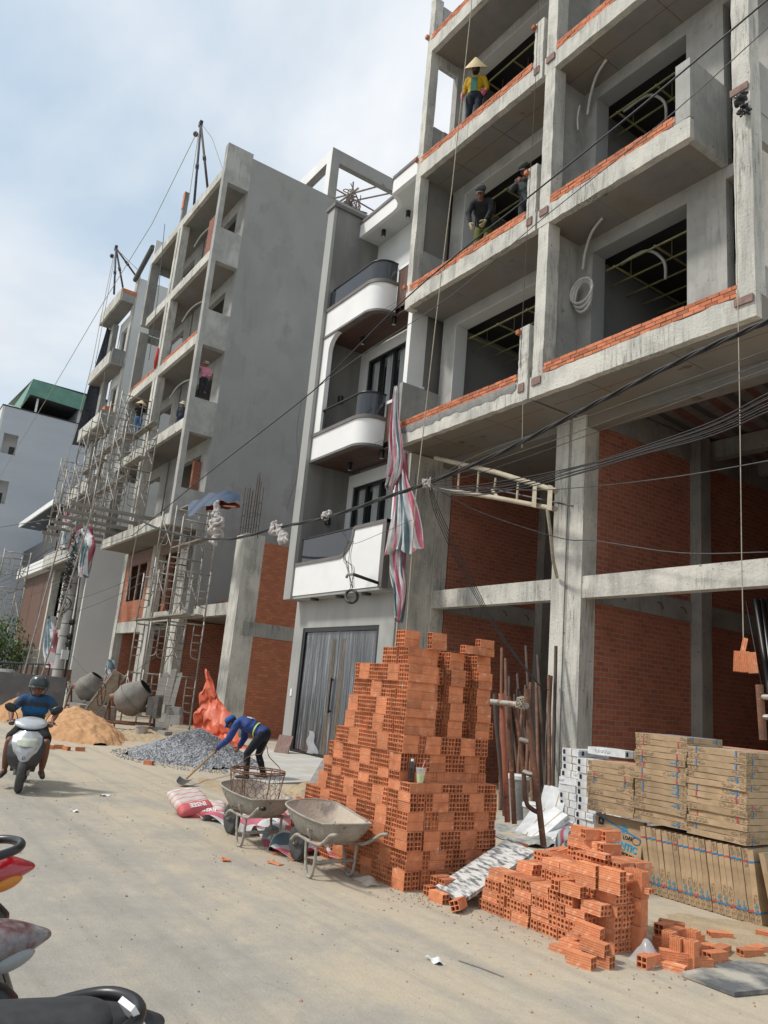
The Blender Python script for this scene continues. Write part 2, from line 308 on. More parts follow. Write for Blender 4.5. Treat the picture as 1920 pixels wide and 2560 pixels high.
# ================= ground =================
def groundmat():
    m, t, b = newmat('dusty_road'); b.inputs['Roughness'].default_value = .93
    co = N(t, 'ShaderNodeTexCoord'); v = co.outputs['Object']
    mp = N(t, 'ShaderNodeMapping'); mp.inputs['Scale'].default_value = (.35, 1.6, 1); L(t, v, mp.inputs[0])
    a = N(t, 'ShaderNodeTexNoise', i_Scale=1.1, i_Detail=10.0, i_Roughness=.65, i_Distortion=.3); L(t, v, a.inputs[0])
    c = N(t, 'ShaderNodeTexNoise', i_Scale=1.4, i_Detail=8.0, i_Roughness=.65); L(t, mp.outputs[0], c.inputs[0])
    s = N(t, 'ShaderNodeSeparateXYZ'); L(t, v, s.inputs[0])
    g = N(t, 'ShaderNodeMapRange'); g.inputs[1].default_value = 1.0; g.inputs[2].default_value = 4.6; g.inputs[3].default_value = -.13; g.inputs[4].default_value = .22; L(t, s.outputs[1], g.inputs[0])
    ad = N(t, 'ShaderNodeMath', operation='ADD'); L(t, a.outputs[0], ad.inputs[0]); L(t, g.outputs[0], ad.inputs[1])
    m2 = N(t, 'ShaderNodeMath', operation='MULTIPLY_ADD', i_1=.7, i_2=-.35); L(t, c.outputs[0], m2.inputs[0])
    a2 = N(t, 'ShaderNodeMath', operation='ADD'); L(t, ad.outputs[0], a2.inputs[0]); L(t, m2.outputs[0], a2.inputs[1])
    r = N(t, 'ShaderNodeValToRGB'); e = r.color_ramp.elements; e[0].position = .22; e[0].color = (.275, .262, .235, 1); e[1].position = .68; e[1].color = (.45, .385, .29, 1)
    q = e.new(.48); q.color = (.35, .32, .27, 1); L(t, a2.outputs[0], r.inputs[0])
    f = N(t, 'ShaderNodeTexNoise', i_Scale=55.0, i_Detail=5.0, i_Roughness=.7); L(t, v, f.inputs[0])
    fr = N(t, 'ShaderNodeMapRange'); fr.inputs[1].default_value = .3; fr.inputs[2].default_value = .7; fr.inputs[3].default_value = .9; fr.inputs[4].default_value = 1.06; L(t, f.outputs[0], fr.inputs[0])
    mu = N(t, 'ShaderNodeVectorMath', operation='SCALE'); L(t, r.outputs[0], mu.inputs[0]); L(t, fr.outputs[0], mu.inputs['Scale'])
    # dark scuffs and stains
    mp2 = N(t, 'ShaderNodeMapping'); mp2.inputs['Scale'].default_value = (.6, 2.4, 1); L(t, v, mp2.inputs[0])
    st = N(t, 'ShaderNodeTexNoise', i_Scale=2.3, i_Detail=6.0, i_Roughness=.6, i_Distortion=.6); L(t, mp2.outputs[0], st.inputs[0])
    sr = N(t, 'ShaderNodeValToRGB'); sr.color_ramp.elements[0].position = .66; sr.color_ramp.elements[1].position = .78; L(t, st.outputs[0], sr.inputs[0])
    sm = N(t, 'ShaderNodeMath', operation='MULTIPLY', i_1=.5); L(t, sr.outputs[0], sm.inputs[0])
    mi = N(t, 'ShaderNodeMixRGB'); mi.inputs[2].default_value = (.14, .12, .10, 1); L(t, sm.outputs[0], mi.inputs[0]); L(t, mu.outputs[0], mi.inputs[1])
    # long tyre streaks of pale dust along the street and hairline cracks in the slab
    mp3 = N(t, 'ShaderNodeMapping'); mp3.inputs['Scale'].default_value = (.09, 3.2, 1); mp3.inputs['Rotation'].default_value = (0, 0, .12); L(t, v, mp3.inputs[0])
    t1 = N(t, 'ShaderNodeTexNoise', i_Scale=1.5, i_Detail=5.0, i_Roughness=.6); L(t, mp3.outputs[0], t1.inputs[0])
    t2 = N(t, 'ShaderNodeValToRGB'); t2.color_ramp.elements[0].position = .50; t2.color_ramp.elements[1].position = .70; L(t, t1.outputs[0], t2.inputs[0]); t3 = N(t, 'ShaderNodeMath', operation='MULTIPLY', i_1=.42); L(t, t2.outputs[0], t3.inputs[0])
    ts = N(t, 'ShaderNodeMixRGB'); ts.inputs[2].default_value = (.235, .215, .18, 1); L(t, t3.outputs[0], ts.inputs[0]); L(t, mi.outputs[0], ts.inputs[1])
    k1 = N(t, 'ShaderNodeTexNoise', i_Scale=9.0, i_Detail=8.0, i_Roughness=.75); L(t, v, k1.inputs[0]); k2 = N(t, 'ShaderNodeMapRange'); k2.inputs[1].default_value = .3; k2.inputs[2].default_value = .7; k2.inputs[3].default_value = .9; k2.inputs[4].default_value = 1.08; L(t, k1.outputs[0], k2.inputs[0])
    k3 = N(t, 'ShaderNodeVectorMath', operation='SCALE'); L(t, ts.outputs[0], k3.inputs[0]); L(t, k2.outputs[0], k3.inputs['Scale'])
    d1 = N(t, 'ShaderNodeTexNoise', i_Scale=38.0, i_Detail=2.0); L(t, v, d1.inputs[0]); d2 = N(t, 'ShaderNodeValToRGB'); d2.color_ramp.elements[0].position = .70; d2.color_ramp.elements[1].position = .74; L(t, d1.outputs[0], d2.inputs[0]); d3 = N(t, 'ShaderNodeMath', operation='MULTIPLY', i_1=.6); L(t, d2.outputs[0], d3.inputs[0])
    mi = N(t, 'ShaderNodeMixRGB'); mi.inputs[2].default_value = (.13, .115, .095, 1); L(t, d3.outputs[0], mi.inputs[0]); L(t, k3.outputs[0], mi.inputs[1])
    L(t, mi.outputs[0], b.inputs['Base Color'])
    hb = N(t, 'ShaderNodeMath', operation='MULTIPLY_ADD', i_1=1.6); L(t, c.outputs[0], hb.inputs[0]); L(t, f.outputs[0], hb.inputs[2])
    bu = N(t, 'ShaderNodeBump', i_Strength=.55, i_Distance=.012); L(t, hb.outputs[0], bu.inputs['Height']); L(t, bu.outputs[0], b.inputs['Normal'])
    return m
MB().add([(-400, -300, 0), (400, -300, 0), (400, 400, 0), (-400, 400, 0)], [(0, 1, 2, 3)]).build('road', groundmat(), kind='structure')
# paved apron in front of the white house (sloping up to the door)
apm = brickmat('pale_paving', (.50, .49, .45), (.44, .43, .40), (.30, .29, .26), .3, .15, .006, bump=.2)
def pavemat():
    m, t, b = newmat('pale_paving_tiles'); b.inputs['Roughness'].default_value = .85
    co = N(t, 'ShaderNodeTexCoord'); br = N(t, 'ShaderNodeTexBrick', i_Scale=1.0, i_Mortar_Size=.005, i_Brick_Width=.3, i_Row_Height=.3); br.offset = 0
    br.inputs['Color1'].default_value = (.50, .49, .46, 1); br.inputs['Color2'].default_value = (.43, .42, .39, 1); br.inputs['Mortar'].default_value = (.28, .26, .23, 1)
    L(t, co.outputs['Object'], br.inputs[0]); n = N(t, 'ShaderNodeTexNoise', i_Scale=2.0, i_Detail=6.0); L(t, co.outputs['Object'], n.inputs[0])
    mi = N(t, 'ShaderNodeMixRGB'); mi.inputs[2].default_value = (.42, .36, .27, 1); r = N(t, 'ShaderNodeValToRGB'); r.color_ramp.elements[0].position = .5; r.color_ramp.elements[1].position = .7
    L(t, n.outputs[0], r.inputs[0]); L(t, r.outputs[0], mi.inputs[0]); L(t, br.outputs[0], mi.inputs[1]); L(t, mi.outputs[0], b.inputs['Base Color'])
    return m
MB().add([(-17.9, 6.4, .004), (-12.6, 6.4, .004), (-12.6, 9.4, .16), (-17.9, 9.4, .16), (-17.9, 9.45, 0), (-12.6, 9.45, 0)], [(0, 1, 2, 3), (3, 2, 5, 4), (0, 3, 4), (1, 5, 2)]).build('pavement', pavemat(), kind='structure')

# ================= near concrete townhouses =================
def brick_courses(x0, x1, y0, z0, n=3, bl=.185, bh=.062, dep=.1, seed=1, skip=0):
    rg = random.Random(seed); mb = MB(); rn = []
    for c in range(n):
        x = x0-(bl*.5 if c % 2 else 0)+rg.uniform(-.02, .02)
        while x < x1-.02:
            a = max(x, x0); e = min(x+bl-.01, x1)
            if e-a > .04 and rg.random() > skip:
                j = rg.uniform(-.006, .006); mb.box(a, e, y0+j, y0+dep+j, z0+c*bh+.006, z0+(c+1)*bh-.004+rg.uniform(-.002, .002)); rn += [rg.random()]*6
            x += bl
    mb.m = 1
    mb.box(x0+.005, x1-.005, y0+.014, y0+dep-.014, z0-.002, z0+n*bh-.012); rn += [0]*6
    return mb, rn
def courses(parent, *a, **k):
    mb, rn = brick_courses(*a, **k); o = mb.build('brick_course', [M['brickfar'], M['mortar']], parent)
    at = o.data.attributes.new('rnd', 'FLOAT', 'FACE'); at.data.foreach_set('value', rn); return o
def furring(parent, x0, x1, y0, y1, z, name='ceiling_frame'):
    mb = MB(); y = y0
    while y < y1: mb.box(x0, x1, y-.015, y+.015, z-.012, z+.012); y += .5
    x = x0+.5
    while x < x1: mb.box(x-.015, x+.015, y0, y1, z+.02, z+.05); mb.box(x-.006, x+.006, y0+.5, y0+.512, z+.05, z+.42); x += .9
    mb.build(name, M['furring'], parent)
def conduit(parent, pts, r=.028):
    MB().tube(smooth_pts(pts, 6), r, 7).build('conduit', M['conduit'], parent, smooth=True)
def smooth_pts(pts, k=5):
    pts = [Vector(p) for p in pts]; o = []
    for i in range(len(pts)-1):
        p0 = pts[max(i-1, 0)]; p1 = pts[i]; p2 = pts[i+1]; p3 = pts[min(i+2, len(pts)-1)]
        for j in range(k):
            t = j/k; o.append(.5*((2*p1)+(-p0+p2)*t+(2*p0-5*p1+4*p2-p3)*t*t+(-p0+3*p1-3*p2+p3)*t*t*t))
    o.append(pts[-1]); return o
ZL = [6.92, 10.28, 13.68, 17.25]
def near_house(right):
    if right:
        t = empty('concrete_townhouse', (-7.2, 10.3, 0), 'unfinished bare concrete townhouse rising highest above the stacked tile cartons at the right', 'building')
        x0, x1 = -9.32, -5.15; op0, op1 = -8.86, -6.87
    else:
        t = empty('concrete_townhouse', (-11.4, 10.3, 0), 'unfinished bare concrete townhouse with three workers on its balconies, next to the white house', 'building')
        x0, x1 = -13.4, -9.38; op0, op1 = -12.83, -9.75
    for i, z in enumerate(ZL):
        xe = x1
        if right and i == 1: xe = -6.12
        if right and i == 2: xe = -5.44
        sl = MB(); sl.m = 0; sl.box(x0, xe-.004, 9.13, 9.99, z, z+.36); sl.box(x0, xe-.004, 9.99, 16.0 if i else 10.5, z, z+.16); sl.m = 0
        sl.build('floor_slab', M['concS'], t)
        sm_ = MB(); rq = random.Random(i+5)
        for xx_ in (x0+1.1+rq.uniform(-.3, .3), x0+2.6+rq.uniform(-.3, .3)): sm_.box(xx_-.006, xx_+.006, 9.14, 9.98, z-.003, z-.0005)
        sm_.box(x0+.1, xe-.1, 9.52, 9.53, z-.003, z-.0006); sm_.build('formwork_seam', M['concS'] if i % 2 else M['rust'], t)
        # edge beam cast rougher and paler, slightly uneven lower arris
        eb = MB(); rg = random.Random(40+i+right*9); n = 26
        prev = None; zs = [z+rg.uniform(-.012, .006) for _ in range(n+1)]; zt = [z+.37+rg.uniform(-.02, .015) for _ in range(n+1)]
        vs = []; fs = []
        for k in range(n+1):
            x = x0+(xe-x0)*k/n; vs += [(x, 9.0+rg.uniform(-.004, .004), zs[k]), (x, 9.0+rg.uniform(-.008, .004), zt[k]), (x, 9.13, zt[k]), (x, 9.13, zs[k])]
        for k in range(n): o = k*4; fs += [(o, o+4, o+5, o+1), (o+1, o+5, o+6, o+2), (o+2, o+6, o+7, o+3), (o+3, o+7, o+4, o)]
        fs += [(0, 1, 2, 3), (4*n, 4*n+3, 4*n+2, 4*n+1)]
        eb.add(vs, fs); eb.build('edge_beam', M['concL'], t)
        cx1 = (xe-.27) if (right and i in (0, 1)) else (xe-.28 if not right else xe); cx0 = x0+.3 if right else x0+.02
        courses(t, cx0, cx1, 9.0, z+.375, 3, seed=3+i*2+right)
        if not right and i == 0:
            mm = MB(); rg = random.Random(5); vs = []; fs = []; n = 34
            for k in range(n+1):
                x = x0+(cx1-x0)*k/n; vs += [(x, 8.985, z+.385), (x, 8.975, z+.32+rg.uniform(-.02, .02)), (x, 8.992, z+.235+rg.uniform(-.03, .03))]
            for k in range(n): o = k*3; fs += [(o, o+1, o+4, o+3), (o+1, o+2, o+5, o+4)]
            mm.add(vs, fs); mm.build('mortar_smear', M['mortar'], t, smooth=True)
    # front columns
    def colm(a, b, c, d, z0, z1, m='concL'):
        rg = random.Random(int(abs(a*100+z0*7))); n = 14; vs = []; fs = []
        for k in range(n+1):
            z = z0+(z1-z0)*k/n; j = lambda: rg.uniform(-.006, .006)
            vs += [(a+j(), c+j(), z), (b+j(), c+j(), z), (b+j(), d, z), (a+j(), d, z)]
        for k in range(n):
            o = 4*k; fs += [(o+q, o+(q+1) % 4, o+4+(q+1) % 4, o+4+q) for q in range(4)]
        fs += [(3, 2, 1, 0), (4*n, 4*n+1, 4*n+2, 4*n+3)]
        return MB().add(vs, fs).build('column', M[m], t)
    for i in range(4):
        z0 = ZL[i]+.37; z1 = ZL[i+1] if i < 3 else 20.6
        if right:
            colm(-9.285, -9.03, 9.004, 9.30, z0, z1)
            colm(-5.43, -5.155, 9.004, 9.26, z0-(.38 if i else 0), z1)
            # boards clamped to the column foot
            MB().box(-9.26, -9.05, 8.97, 8.995, z0-.17, z0-.03).build('form_board', M['formbrick'], t)
            if i in (0, 1): MB().box(-5.45, -5.18, 8.97, 8.995, z0-.15, z0-.04).build('form_board', M['formbrick'], t)
            # niche behind the shared column
            MB().box(-9.25, -9.15, 9.31, 10.0, z0-.2, ZL[i]+1.55).build('parapet_wall', M['plaster'], t)
            MB().box(-9.22, -9.18, 9.32, 10.0, ZL[i]+1.56, z1).build('side_wall', M['plaster'], t)
            if i in (1,):
                MB().box(-6.38, -6.12, 9.004, 9.1, ZL[i]+.38, ZL[i]+1.45).box(-6.22, -6.114, 9.1, 9.98, ZL[i]-.004, ZL[i]+1.45).build('parapet_wall', M['plaster'], t)
        else:
            if i > 0: colm(-13.5, -13.31, 9.004, 9.25, z0-.4, z1 if i < 3 else 18.9)
            if i < 3: colm(-9.64, -9.40, 9.004, 9.12, z0, ZL[i]+1.46)
            MB().box(-9.60, -9.46, 8.975, 8.996, z0-.2, z0-.04).build('form_board', M['formbrick'], t)
            MB().box(-9.68, -9.6, 8.93, 9.04, ZL[i]+1.32, ZL[i]+1.40).build('brick_stub', M['brickfar'], t)
            MB().box(-13.56, -13.47, 8.93, 9.05, ZL[i]+.5, ZL[i]+.58).build('brick_stub', M['brickfar'], t)
            MB().box(-13.42, -13.3, 9.26 if i else 9.0, 10.0, ZL[i]+.17, ZL[i]+1.5).build('parapet_wall', M['plaster'], t)
            if i == 1: MB().box(-13.44, -13.38, 9.26, 9.995, ZL[i]+1.5, z1).build('side_wall', M['concS'], t)
            if i == 2:
                MB().box(-13.42, -13.3, 9.26, 9.85, 16.97, z1).build('side_beam', M['concL'], t)
                MB().box(-13.46, -13.27, 9.84, 10.0, ZL[2]+1.5, z1).build('rear_post', M['plaster'], t)
    # recessed front wall with the big openings
    for i in range(3):
        z0 = ZL[i]+.16; z1 = ZL[i+1]; lt = z1-.28
        wl = MB()
        xl = x0+.06 if right else x0+.1
        wl.box(xl, op0, 10.0, 10.2, z0, z1); wl.box(op0, op1, 10.0, 10.2, lt, z1)
        if right:
            wl.box(op1, -6.17, 10.0, 10.2, z0, z1); wl.box(-6.17, -5.95, 10.0, 10.2, z1-.22, z1); wl.box(-5.95, -5.16, 10.0, 10.2, z0, z1)
        else: wl.box(op1, x1, 10.0, 10.2, z0, z1)
        wl.build('front_wall', M['plaster'], t)
        rv = MB(); rv.box(op0-.001, op0+.012, 9.996, 10.34, z0, lt); rv.box(op0, op1, 9.996, 10.34, lt-.012, lt-.001); rv.build('opening_reveal', M['intwhite'] if right else M['plasterB'], t)
        rm = MB(); rm.box(x0+.03, x0+.1, 10.21, 15.9, z0, z1-.01); rm.box(x1-.1, x1-.04, 10.21, 15.9, z0, z1-.01); rm.box(x0, x1, 15.8, 15.95, z0, z1-.01)
        rm.build('room_wall', M['intwhite'], t)
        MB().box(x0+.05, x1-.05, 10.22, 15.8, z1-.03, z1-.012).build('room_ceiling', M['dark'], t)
        furring(t, x0+.12, x1-.12, 10.4, 15.6, z1-.5)
        if right:
            conduit(t, [(-9.0, 9.9, z1-.62), (-8.9, 9.85, z1-.3), (-8.62, 9.7, z1-.1), (-8.3, 9.6, z1-.02)])
            conduit(t, [(-8.7, 10.6, z1-.35), (-8.2, 10.7, z1-.25), (-7.9, 10.8, z1-.55), (-8.0, 11, z1-.8)], .03)
            if i == 0:
                for q in range(3):
                    MB().tube([Vector((-8.92+.2*math.cos(a)*(1+.15*q), 9.85-.03*q, 9.05+.3*math.sin(a)*(1-.1*q)+.05*q)) for a in [k*math.pi/9 for k in range(19)]], .026, 7).build('conduit', M['conduit'], t, smooth=True)
            else: conduit(t, [(-9.02, 9.7, z1-.5), (-9.07, 9.7, z1-.75), (-9.05, 9.7, z1-1.05)], .02)
    if right:
        # plastered flank wall with a slot and openings
        fw = MB()
        for i, z in enumerate([0]+ZL):
            pass
        fw.box(-5.3, -5.2, 9.27, 9.31, 7.0, 17.3)
        for i in range(3):
            z0 = ZL[i]; z1 = ZL[i+1]
            fw.box(-5.3, -5.2, 9.9, 10.0, z0+.02, z1); fw.box(-5.3, -5.2, 9.31, 9.9, z0+.02, z0+.9); fw.box(-5.3, -5.2, 9.31, 9.9, z1-.45, z1)
        fw.box(-5.3, -5.2, 10.0, 16, 6.9, 17.3)
        fw.build('flank_wall', M['plaster'], t)
    # ground storey
    if right:
        for a, b in ((-9.44, -9.13),):
            MB().box(a, b, 10.252, 10.62, 0, 6.92).build('column', M['concL'], t)
        MB().box(-5.6, -5.16, 10.252, 10.62, 0, 6.92).build('column', M['concL'], t)
        bxn, gx = -9.12, -5.6
    else:
        MB().box(-9.83, -9.52, 10.252, 10.62, 0, 6.92).build('column', M['concL'], t)
        MB().box(-9.52, -9.445, 10.275, 10.55, 0, 6.92).build('column_joint', M['conc'], t)
        MB().box(-13.76, -13.32, 10.252, 10.6, 0, 6.92).build('column', M['concL'], t)
        MB().box(-13.5, -13.37, 9.44, 10.24, 0, 6.9).build('end_wall', M['concL'], t)
        bxn, gx = -13.32, -9.83
    MB().box(bxn-.01, gx+.01, 10.27, 10.5, 3.565, 3.945).build('street_beam', M['concL'], t)
    X = -9.12 if right else -13.3
    MB().box(X-.12, X, 10.63, 22, 0, 3.53).build('brick_wall', M['brickwall'], t)
    MB().box(X-.12, X, 10.63, 22, 3.92, 6.8).build('brick_wall', M['brickwall'], t)
    MB().box(X-.14, X+.03, 10.63, 22, 3.53, 3.92).build('wall_beam', M['conc'], t)
    MB().box(X-.14, X+.03, 10.63, 22, 6.8, 7.3).build('wall_beam', M['conc'], t)
    for yy in (13.35, 18.2): MB().box(X-.13, X+.24, yy, yy+.33, 0, 7.3).build('column', M['conc'], t)
    MB().box(X, X+4.0, 21.9, 22.0, 0, 7.3).build('rear_wall', M['brickwall'], t)
    if right:
        MB().box(X+.03, -5.2, 13.9, 14.15, 6.97, 7.33).build('cross_beam', M['conc'], t)
        MB().box(-9.3, -5.16, 10.3, 10.6, 6.70, 6.915).build('street_beam', M['concS'], t)
        tm = stripemat('striped_tarp_dark', [(.19, .175, .165), (.17, .08, .075), (.19, .175, .165), (.075, .08, .085)], .16)
        tp = MB().sheet(lambda u, v: (-9.08+3.9*u, 10.6+9*v, 7.36+.02*math.sin(u*40)-.03*math.sin(v*9)), 40, 12).build('tarp_ceiling', tm, t)
        uvset(tp, lambda c: (c.x*.9+.12*c.y, c.y))
        MB().box(-9.1, -5.2, 10.5, 22, 7.45, 7.5).build('deck', M['dark'], t)
        MB().box(-5.34, -5.18, 10.65, 22, 0, 7.3).build('unseen_shade_wall', M['brickwall'], t)  # unseen wall, added to block side light and darken the bay
    else:
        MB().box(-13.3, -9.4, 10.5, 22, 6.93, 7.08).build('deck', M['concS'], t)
        MB().box(-13.3, -9.5, 10.3, 10.6, 6.74, 6.915).build('street_beam', M['concS'], t)
    for yy in (11.2, 12.3, 13.0):
        MB().tube([(X+.02, yy, 3.78), (X+.1, yy, 3.76), (X+.12, yy+.06, 3.66)], .012, 5).build('rebar_hook', M['rustdark'], t)
    return t
HL = near_house(False); HR = near_house(True)
# ================= white townhouse =================
def curve_path(pts_line, r=.5, n=9):
    """balcony outline in plan: along the front then round the corner back to the wall"""
    (x0, y0), (x1, y1), (x2, y2) = pts_line
    o = [(x0, y0), (x1-r, y0)]
    o += [(x1-r+r*math.sin(a), y0+r-r*math.cos(a)) for a in [math.pi/2*k/n for k in range(1, n+1)]]
    o.append((x2, y2)); return o
def wall_strip(path, z0, z1, th):
    mb = MB(); vs = []; n = len(path)
    for i, (x, y) in enumerate(path):
        a = Vector(path[max(i-1, 0)]); b = Vector(path[min(i+1, n-1)]); d = (b-a).normalized(); nx, ny = -d.y, d.x
        vs += [(x, y, z0), (x, y, z1), (x+nx*th, y+ny*th, z1), (x+nx*th, y+ny*th, z0)]
    fs = []
    for i in range(n-1):
        o = 4*i; fs += [(o+q, o+(q+1) % 4, o+4+(q+1) % 4, o+4+q) for q in range(4)]
    fs += [(0, 1, 2, 3), (4*n-1, 4*n-2, 4*n-3, 4*n-4)]
    return mb.add(vs, fs)
def off(path, d):
    o = []; n = len(path)
    for i, (x, y) in enumerate(path):
        a = Vector(path[max(i-1, 0)]); b = Vector(path[min(i+1, n-1)]); e = (b-a).normalized(); o.append((x-(-e.y)*d, y-e.x*d))
    return o
def window(parent, x0, x1, z0, z1, y, n, curt=True, name='window'):
    fr = MB(); wd = (x1-x0)/n
    fr.box(x0, x1, y-.03, y+.06, z1-.08, z1); fr.box(x0, x1, y-.03, y+.06, z0, z0+.08)
    for i in range(n+1): xx = min(max(x0+i*wd, x0+.05), x1-.05); fr.box(xx-.05, xx+.05, y-.03, y+.06, z0+.08, z1-.08)
    f = fr.build(name, M['black'], parent)
    MB().box(x0+.04, x1-.04, y+.02, y+.03, z0+.05, z1-.05).build('pane', M['win'], f)
    if curt:
        cm = MB()
        for i in range(n):
            a = x0+i*wd+.06; b = a+wd*.62
            cm.sheet(lambda u, v: (a+(b-a)*u, y+.12+.03*math.sin(u*22+i), z0+.05+(z1-z0-.1)*v), 24, 1)
        cm.build('curtain', M['curtain'], f, smooth=True)
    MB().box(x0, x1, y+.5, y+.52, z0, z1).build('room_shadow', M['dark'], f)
    return f
def spot(parent, x, y, z, wall=False):
    o = MB().lathe([(.065, 0), (.065, -.2)], (x, y, z), n=16).build('spot_lamp', M['black'], parent, smooth=40)
    MB().lathe([(.05, -.202), (.04, -.205)], (x, y, z), n=14, cap0=False).build('lamp_lens', M['conduit'], o)
def white_house():
    t = empty('white_townhouse', (-15.4, 9.5, 0), 'finished narrow townhouse with white curved balconies and smoked glass rails', 'building')
    B = lambda nm, m, *b: MB().box(*b).build(nm, M[m], t)
    B('pilaster', 'wtileL', -17.78, -17.42, 8.95, 9.05, 3.8, 14.98)
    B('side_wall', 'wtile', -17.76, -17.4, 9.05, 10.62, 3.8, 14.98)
    B('coping', 'cap', -17.84, -17.34, 8.90, 10.62, 14.98, 15.09)
    # ground storey
    wl = MB(); wl.box(-17.85, -17.38, 9.4, 9.7, .1, 3.95); wl.box(-13.98, -13.42, 9.4, 9.7, .1, 3.95); wl.box(-17.38, -13.98, 9.4, 9.7, 3.12, 3.95)
    wl.build('front_wall', M['wtileL'], t)
    fr = MB(); fr.box(-17.38, -17.28, 9.42, 9.52, .15, 3.12); fr.box(-14.08, -13.98, 9.42, 9.52, .15, 3.12); fr.box(-17.28, -14.08, 9.42, 9.52, 3.02, 3.12); fr.box(-17.28, -14.08, 9.42, 9.52, .15, .22)
    d = fr.build('door', M['black'], t)
    pm, tt, b = newmat('plastic_wrapped_door'); b.inputs['Roughness'].default_value = .22; b.inputs['Coat Weight'].default_value = .6; b.inputs['Coat Roughness'].default_value = .12
    co = N(tt, 'ShaderNodeTexCoord'); mp = N(tt, 'ShaderNodeMapping'); mp.inputs['Scale'].default_value = (9, 1, .35); L(tt, co.outputs['Object'], mp.inputs[0])
    n = N(tt, 'ShaderNodeTexNoise', i_Scale=1.6, i_Detail=8.0, i_Roughness=.7, i_Distortion=.6); L(tt, mp.outputs[0], n.inputs[0])
    r = N(tt, 'ShaderNodeValToRGB'); e = r.color_ramp.elements; e[0].position = .42; e[0].color = (.035, .038, .042, 1); e[1].position = .74; e[1].color = (.50, .53, .56, 1); q = e.new(.56); q.color = (.12, .13, .14, 1)
    L(tt, n.outputs[0], r.inputs[0]); L(tt, r.outputs[0], b.inputs['Base Color'])
    bu = N(tt, 'ShaderNodeBump', i_Strength=.7, i_Distance=.03); L(tt, n.outputs[0], bu.inputs['Height']); L(tt, bu.outputs[0], b.inputs['Normal'])
    for a, c in ((-17.27, -15.70), (-15.68, -14.09)): MB().box(a, c, 9.47, 9.5, .23, 3.01).build('door_leaf', pm, d)
    gm = hexm('gold_strip', '#a98d62', .4)
    g = MB()
    for x in (-15.95, -15.9, -15.85, -15.53, -15.48, -15.43): g.box(x-.0045, x+.0045, 9.462, 9.4695, .24, 2.85)
    g.build('gold_trim', gm, d)
    MB().box(-15.80, -15.77, 9.40, 9.43, 1.15, 1.95).box(-15.80, -15.77, 9.43, 9.47, 1.18, 1.22).box(-15.80, -15.77, 9.43, 9.47, 1.88, 1.92).build('door_handle', M['black'], d)
    MB().box(-17.66, -17.58, 9.38, 9.4, 1.45, 1.62).build('doorbell', M['white'], t)
    # torn plastic flap
    plm, t3, b3 = newmat('clear_plastic_sheet'); b3.inputs['Base Color'].default_value = (.62, .64, .66, 1); b3.inputs['Roughness'].default_value = .2; b3.inputs['Alpha'].default_value = .45
    M['plastic'] = plm
    MB().sheet(lambda u, v: (-16.6+.5*u*(1-v*.6)+.06*math.sin(v*9), 9.42-.03*math.sin(u*5)*(1-v), .2+.5*v), 8, 8).build('plastic_flap', plm, d, smooth=True)
    # soffit over the door with flush lamps
    MB().box(-17.42, -13.45, 9.02, 9.4, 3.8, 3.86).build('soffit', M['wtileL'], t)
    for x in (-16.6, -15.4, -14.3):
        MB().lathe([(.11, 0), (.11, -.05), (.09, -.055)], (x, 9.2, 3.8), n=18).build('round_lamp', M['black'], t, smooth=40)
    # balcony 1: low left part sweeping up to a tall right panel
    lowz, hi = 4.62, 5.24
    arcp = [(-15.33+.62*math.sin(a), lowz+.62*(1-math.cos(a))) for a in [math.pi/2*k/10 for k in range(11)]]
    poly = [(-17.4, 3.87), (-13.47, 3.87), (-13.47, hi), (-14.7, hi)]+arcp[::-1]+[(-17.4, lowz)]
    MB().prism(poly, 9.0, 9.12).build('balcony_front', M['white'], t)
    MB().box(-13.6, -13.49, 9.13, 9.43, 3.87, hi).build('balcony_side', M['wtileL'], t)
    capm = MB(); line = [(-17.4, lowz)]+arcp+[(-14.71, hi), (-13.42, hi)]; vs = []; n = len(line)
    for i, (x, z) in enumerate(line):
        a = Vector(line[max(i-1, 0)]); b2 = Vector(line[min(i+1, n-1)]); e2 = (b2-a).normalized(); nx, nz = -e2.y, e2.x
        vs += [(x, 8.975, z), (x+nx*.08, 8.975, z+nz*.08), (x+nx*.08, 9.15, z+nz*.08), (x, 9.15, z)]
    fs = []
    for i in range(n-1): o = 4*i; fs += [(o+q, o+(q+1) % 4, o+4+(q+1) % 4, o+4+q) for q in range(4)]
    fs += [(0, 1, 2, 3), (4*n-1, 4*n-2, 4*n-3, 4*n-4)]
    capm.add(vs, fs); capm.build('balcony_cap', M['cap'], t)
    MB().box(-13.56, -13.42, 8.98, 9.14, 3.84, hi+.075).build('balcony_cap', M['cap'], t)
    gl = MB().prism([(-17.2, lowz+.08), (-15.32, lowz+.08)]+[(x, z+.09) for x, z in arcp[2:9]]+[(-14.83, 5.3), (-17.2, 5.3)], 9.05, 9.065); gl.build('glass_rail', M['glass'], t)
    MB().tube([(-17.3, 9.057, 5.31), (-14.8, 9.057, 5.31)], .025, 8).build('handrail', M['black'], t)
    MB().box(-17.25, -16.95, 9.07, 9.09, lowz+.05, 5.28).build('rail_panel', M['black'], t)
    # back walls and windows of the three loggias
    bw = MB()
    for z0, z1, w0, w1, wz0, wz1 in ((3.9, 7.3, -17.15, -13.95, 4.2, 6.95), (7.5, 10.85, -17.0, -13.95, 7.7, 10.55)):
        bw.box(-17.4, w0, 10.3, 10.5, z0, z1); bw.box(w1, -13.5, 10.3, 10.5, z0, z1); bw.box(w0, w1, 10.3, 10.5, wz1, z1); bw.box(w0, w1, 10.3, 10.5, z0, wz0)
        window(t, w0, w1, wz0, wz1, 10.36, 5)
    bw.build('loggia_wall', M['plasterB'], t)
    MB().box(-17.4, -13.62, 9.13, 10.3, 3.88, 4.0).build('loggia_floor', M['conc'], t)
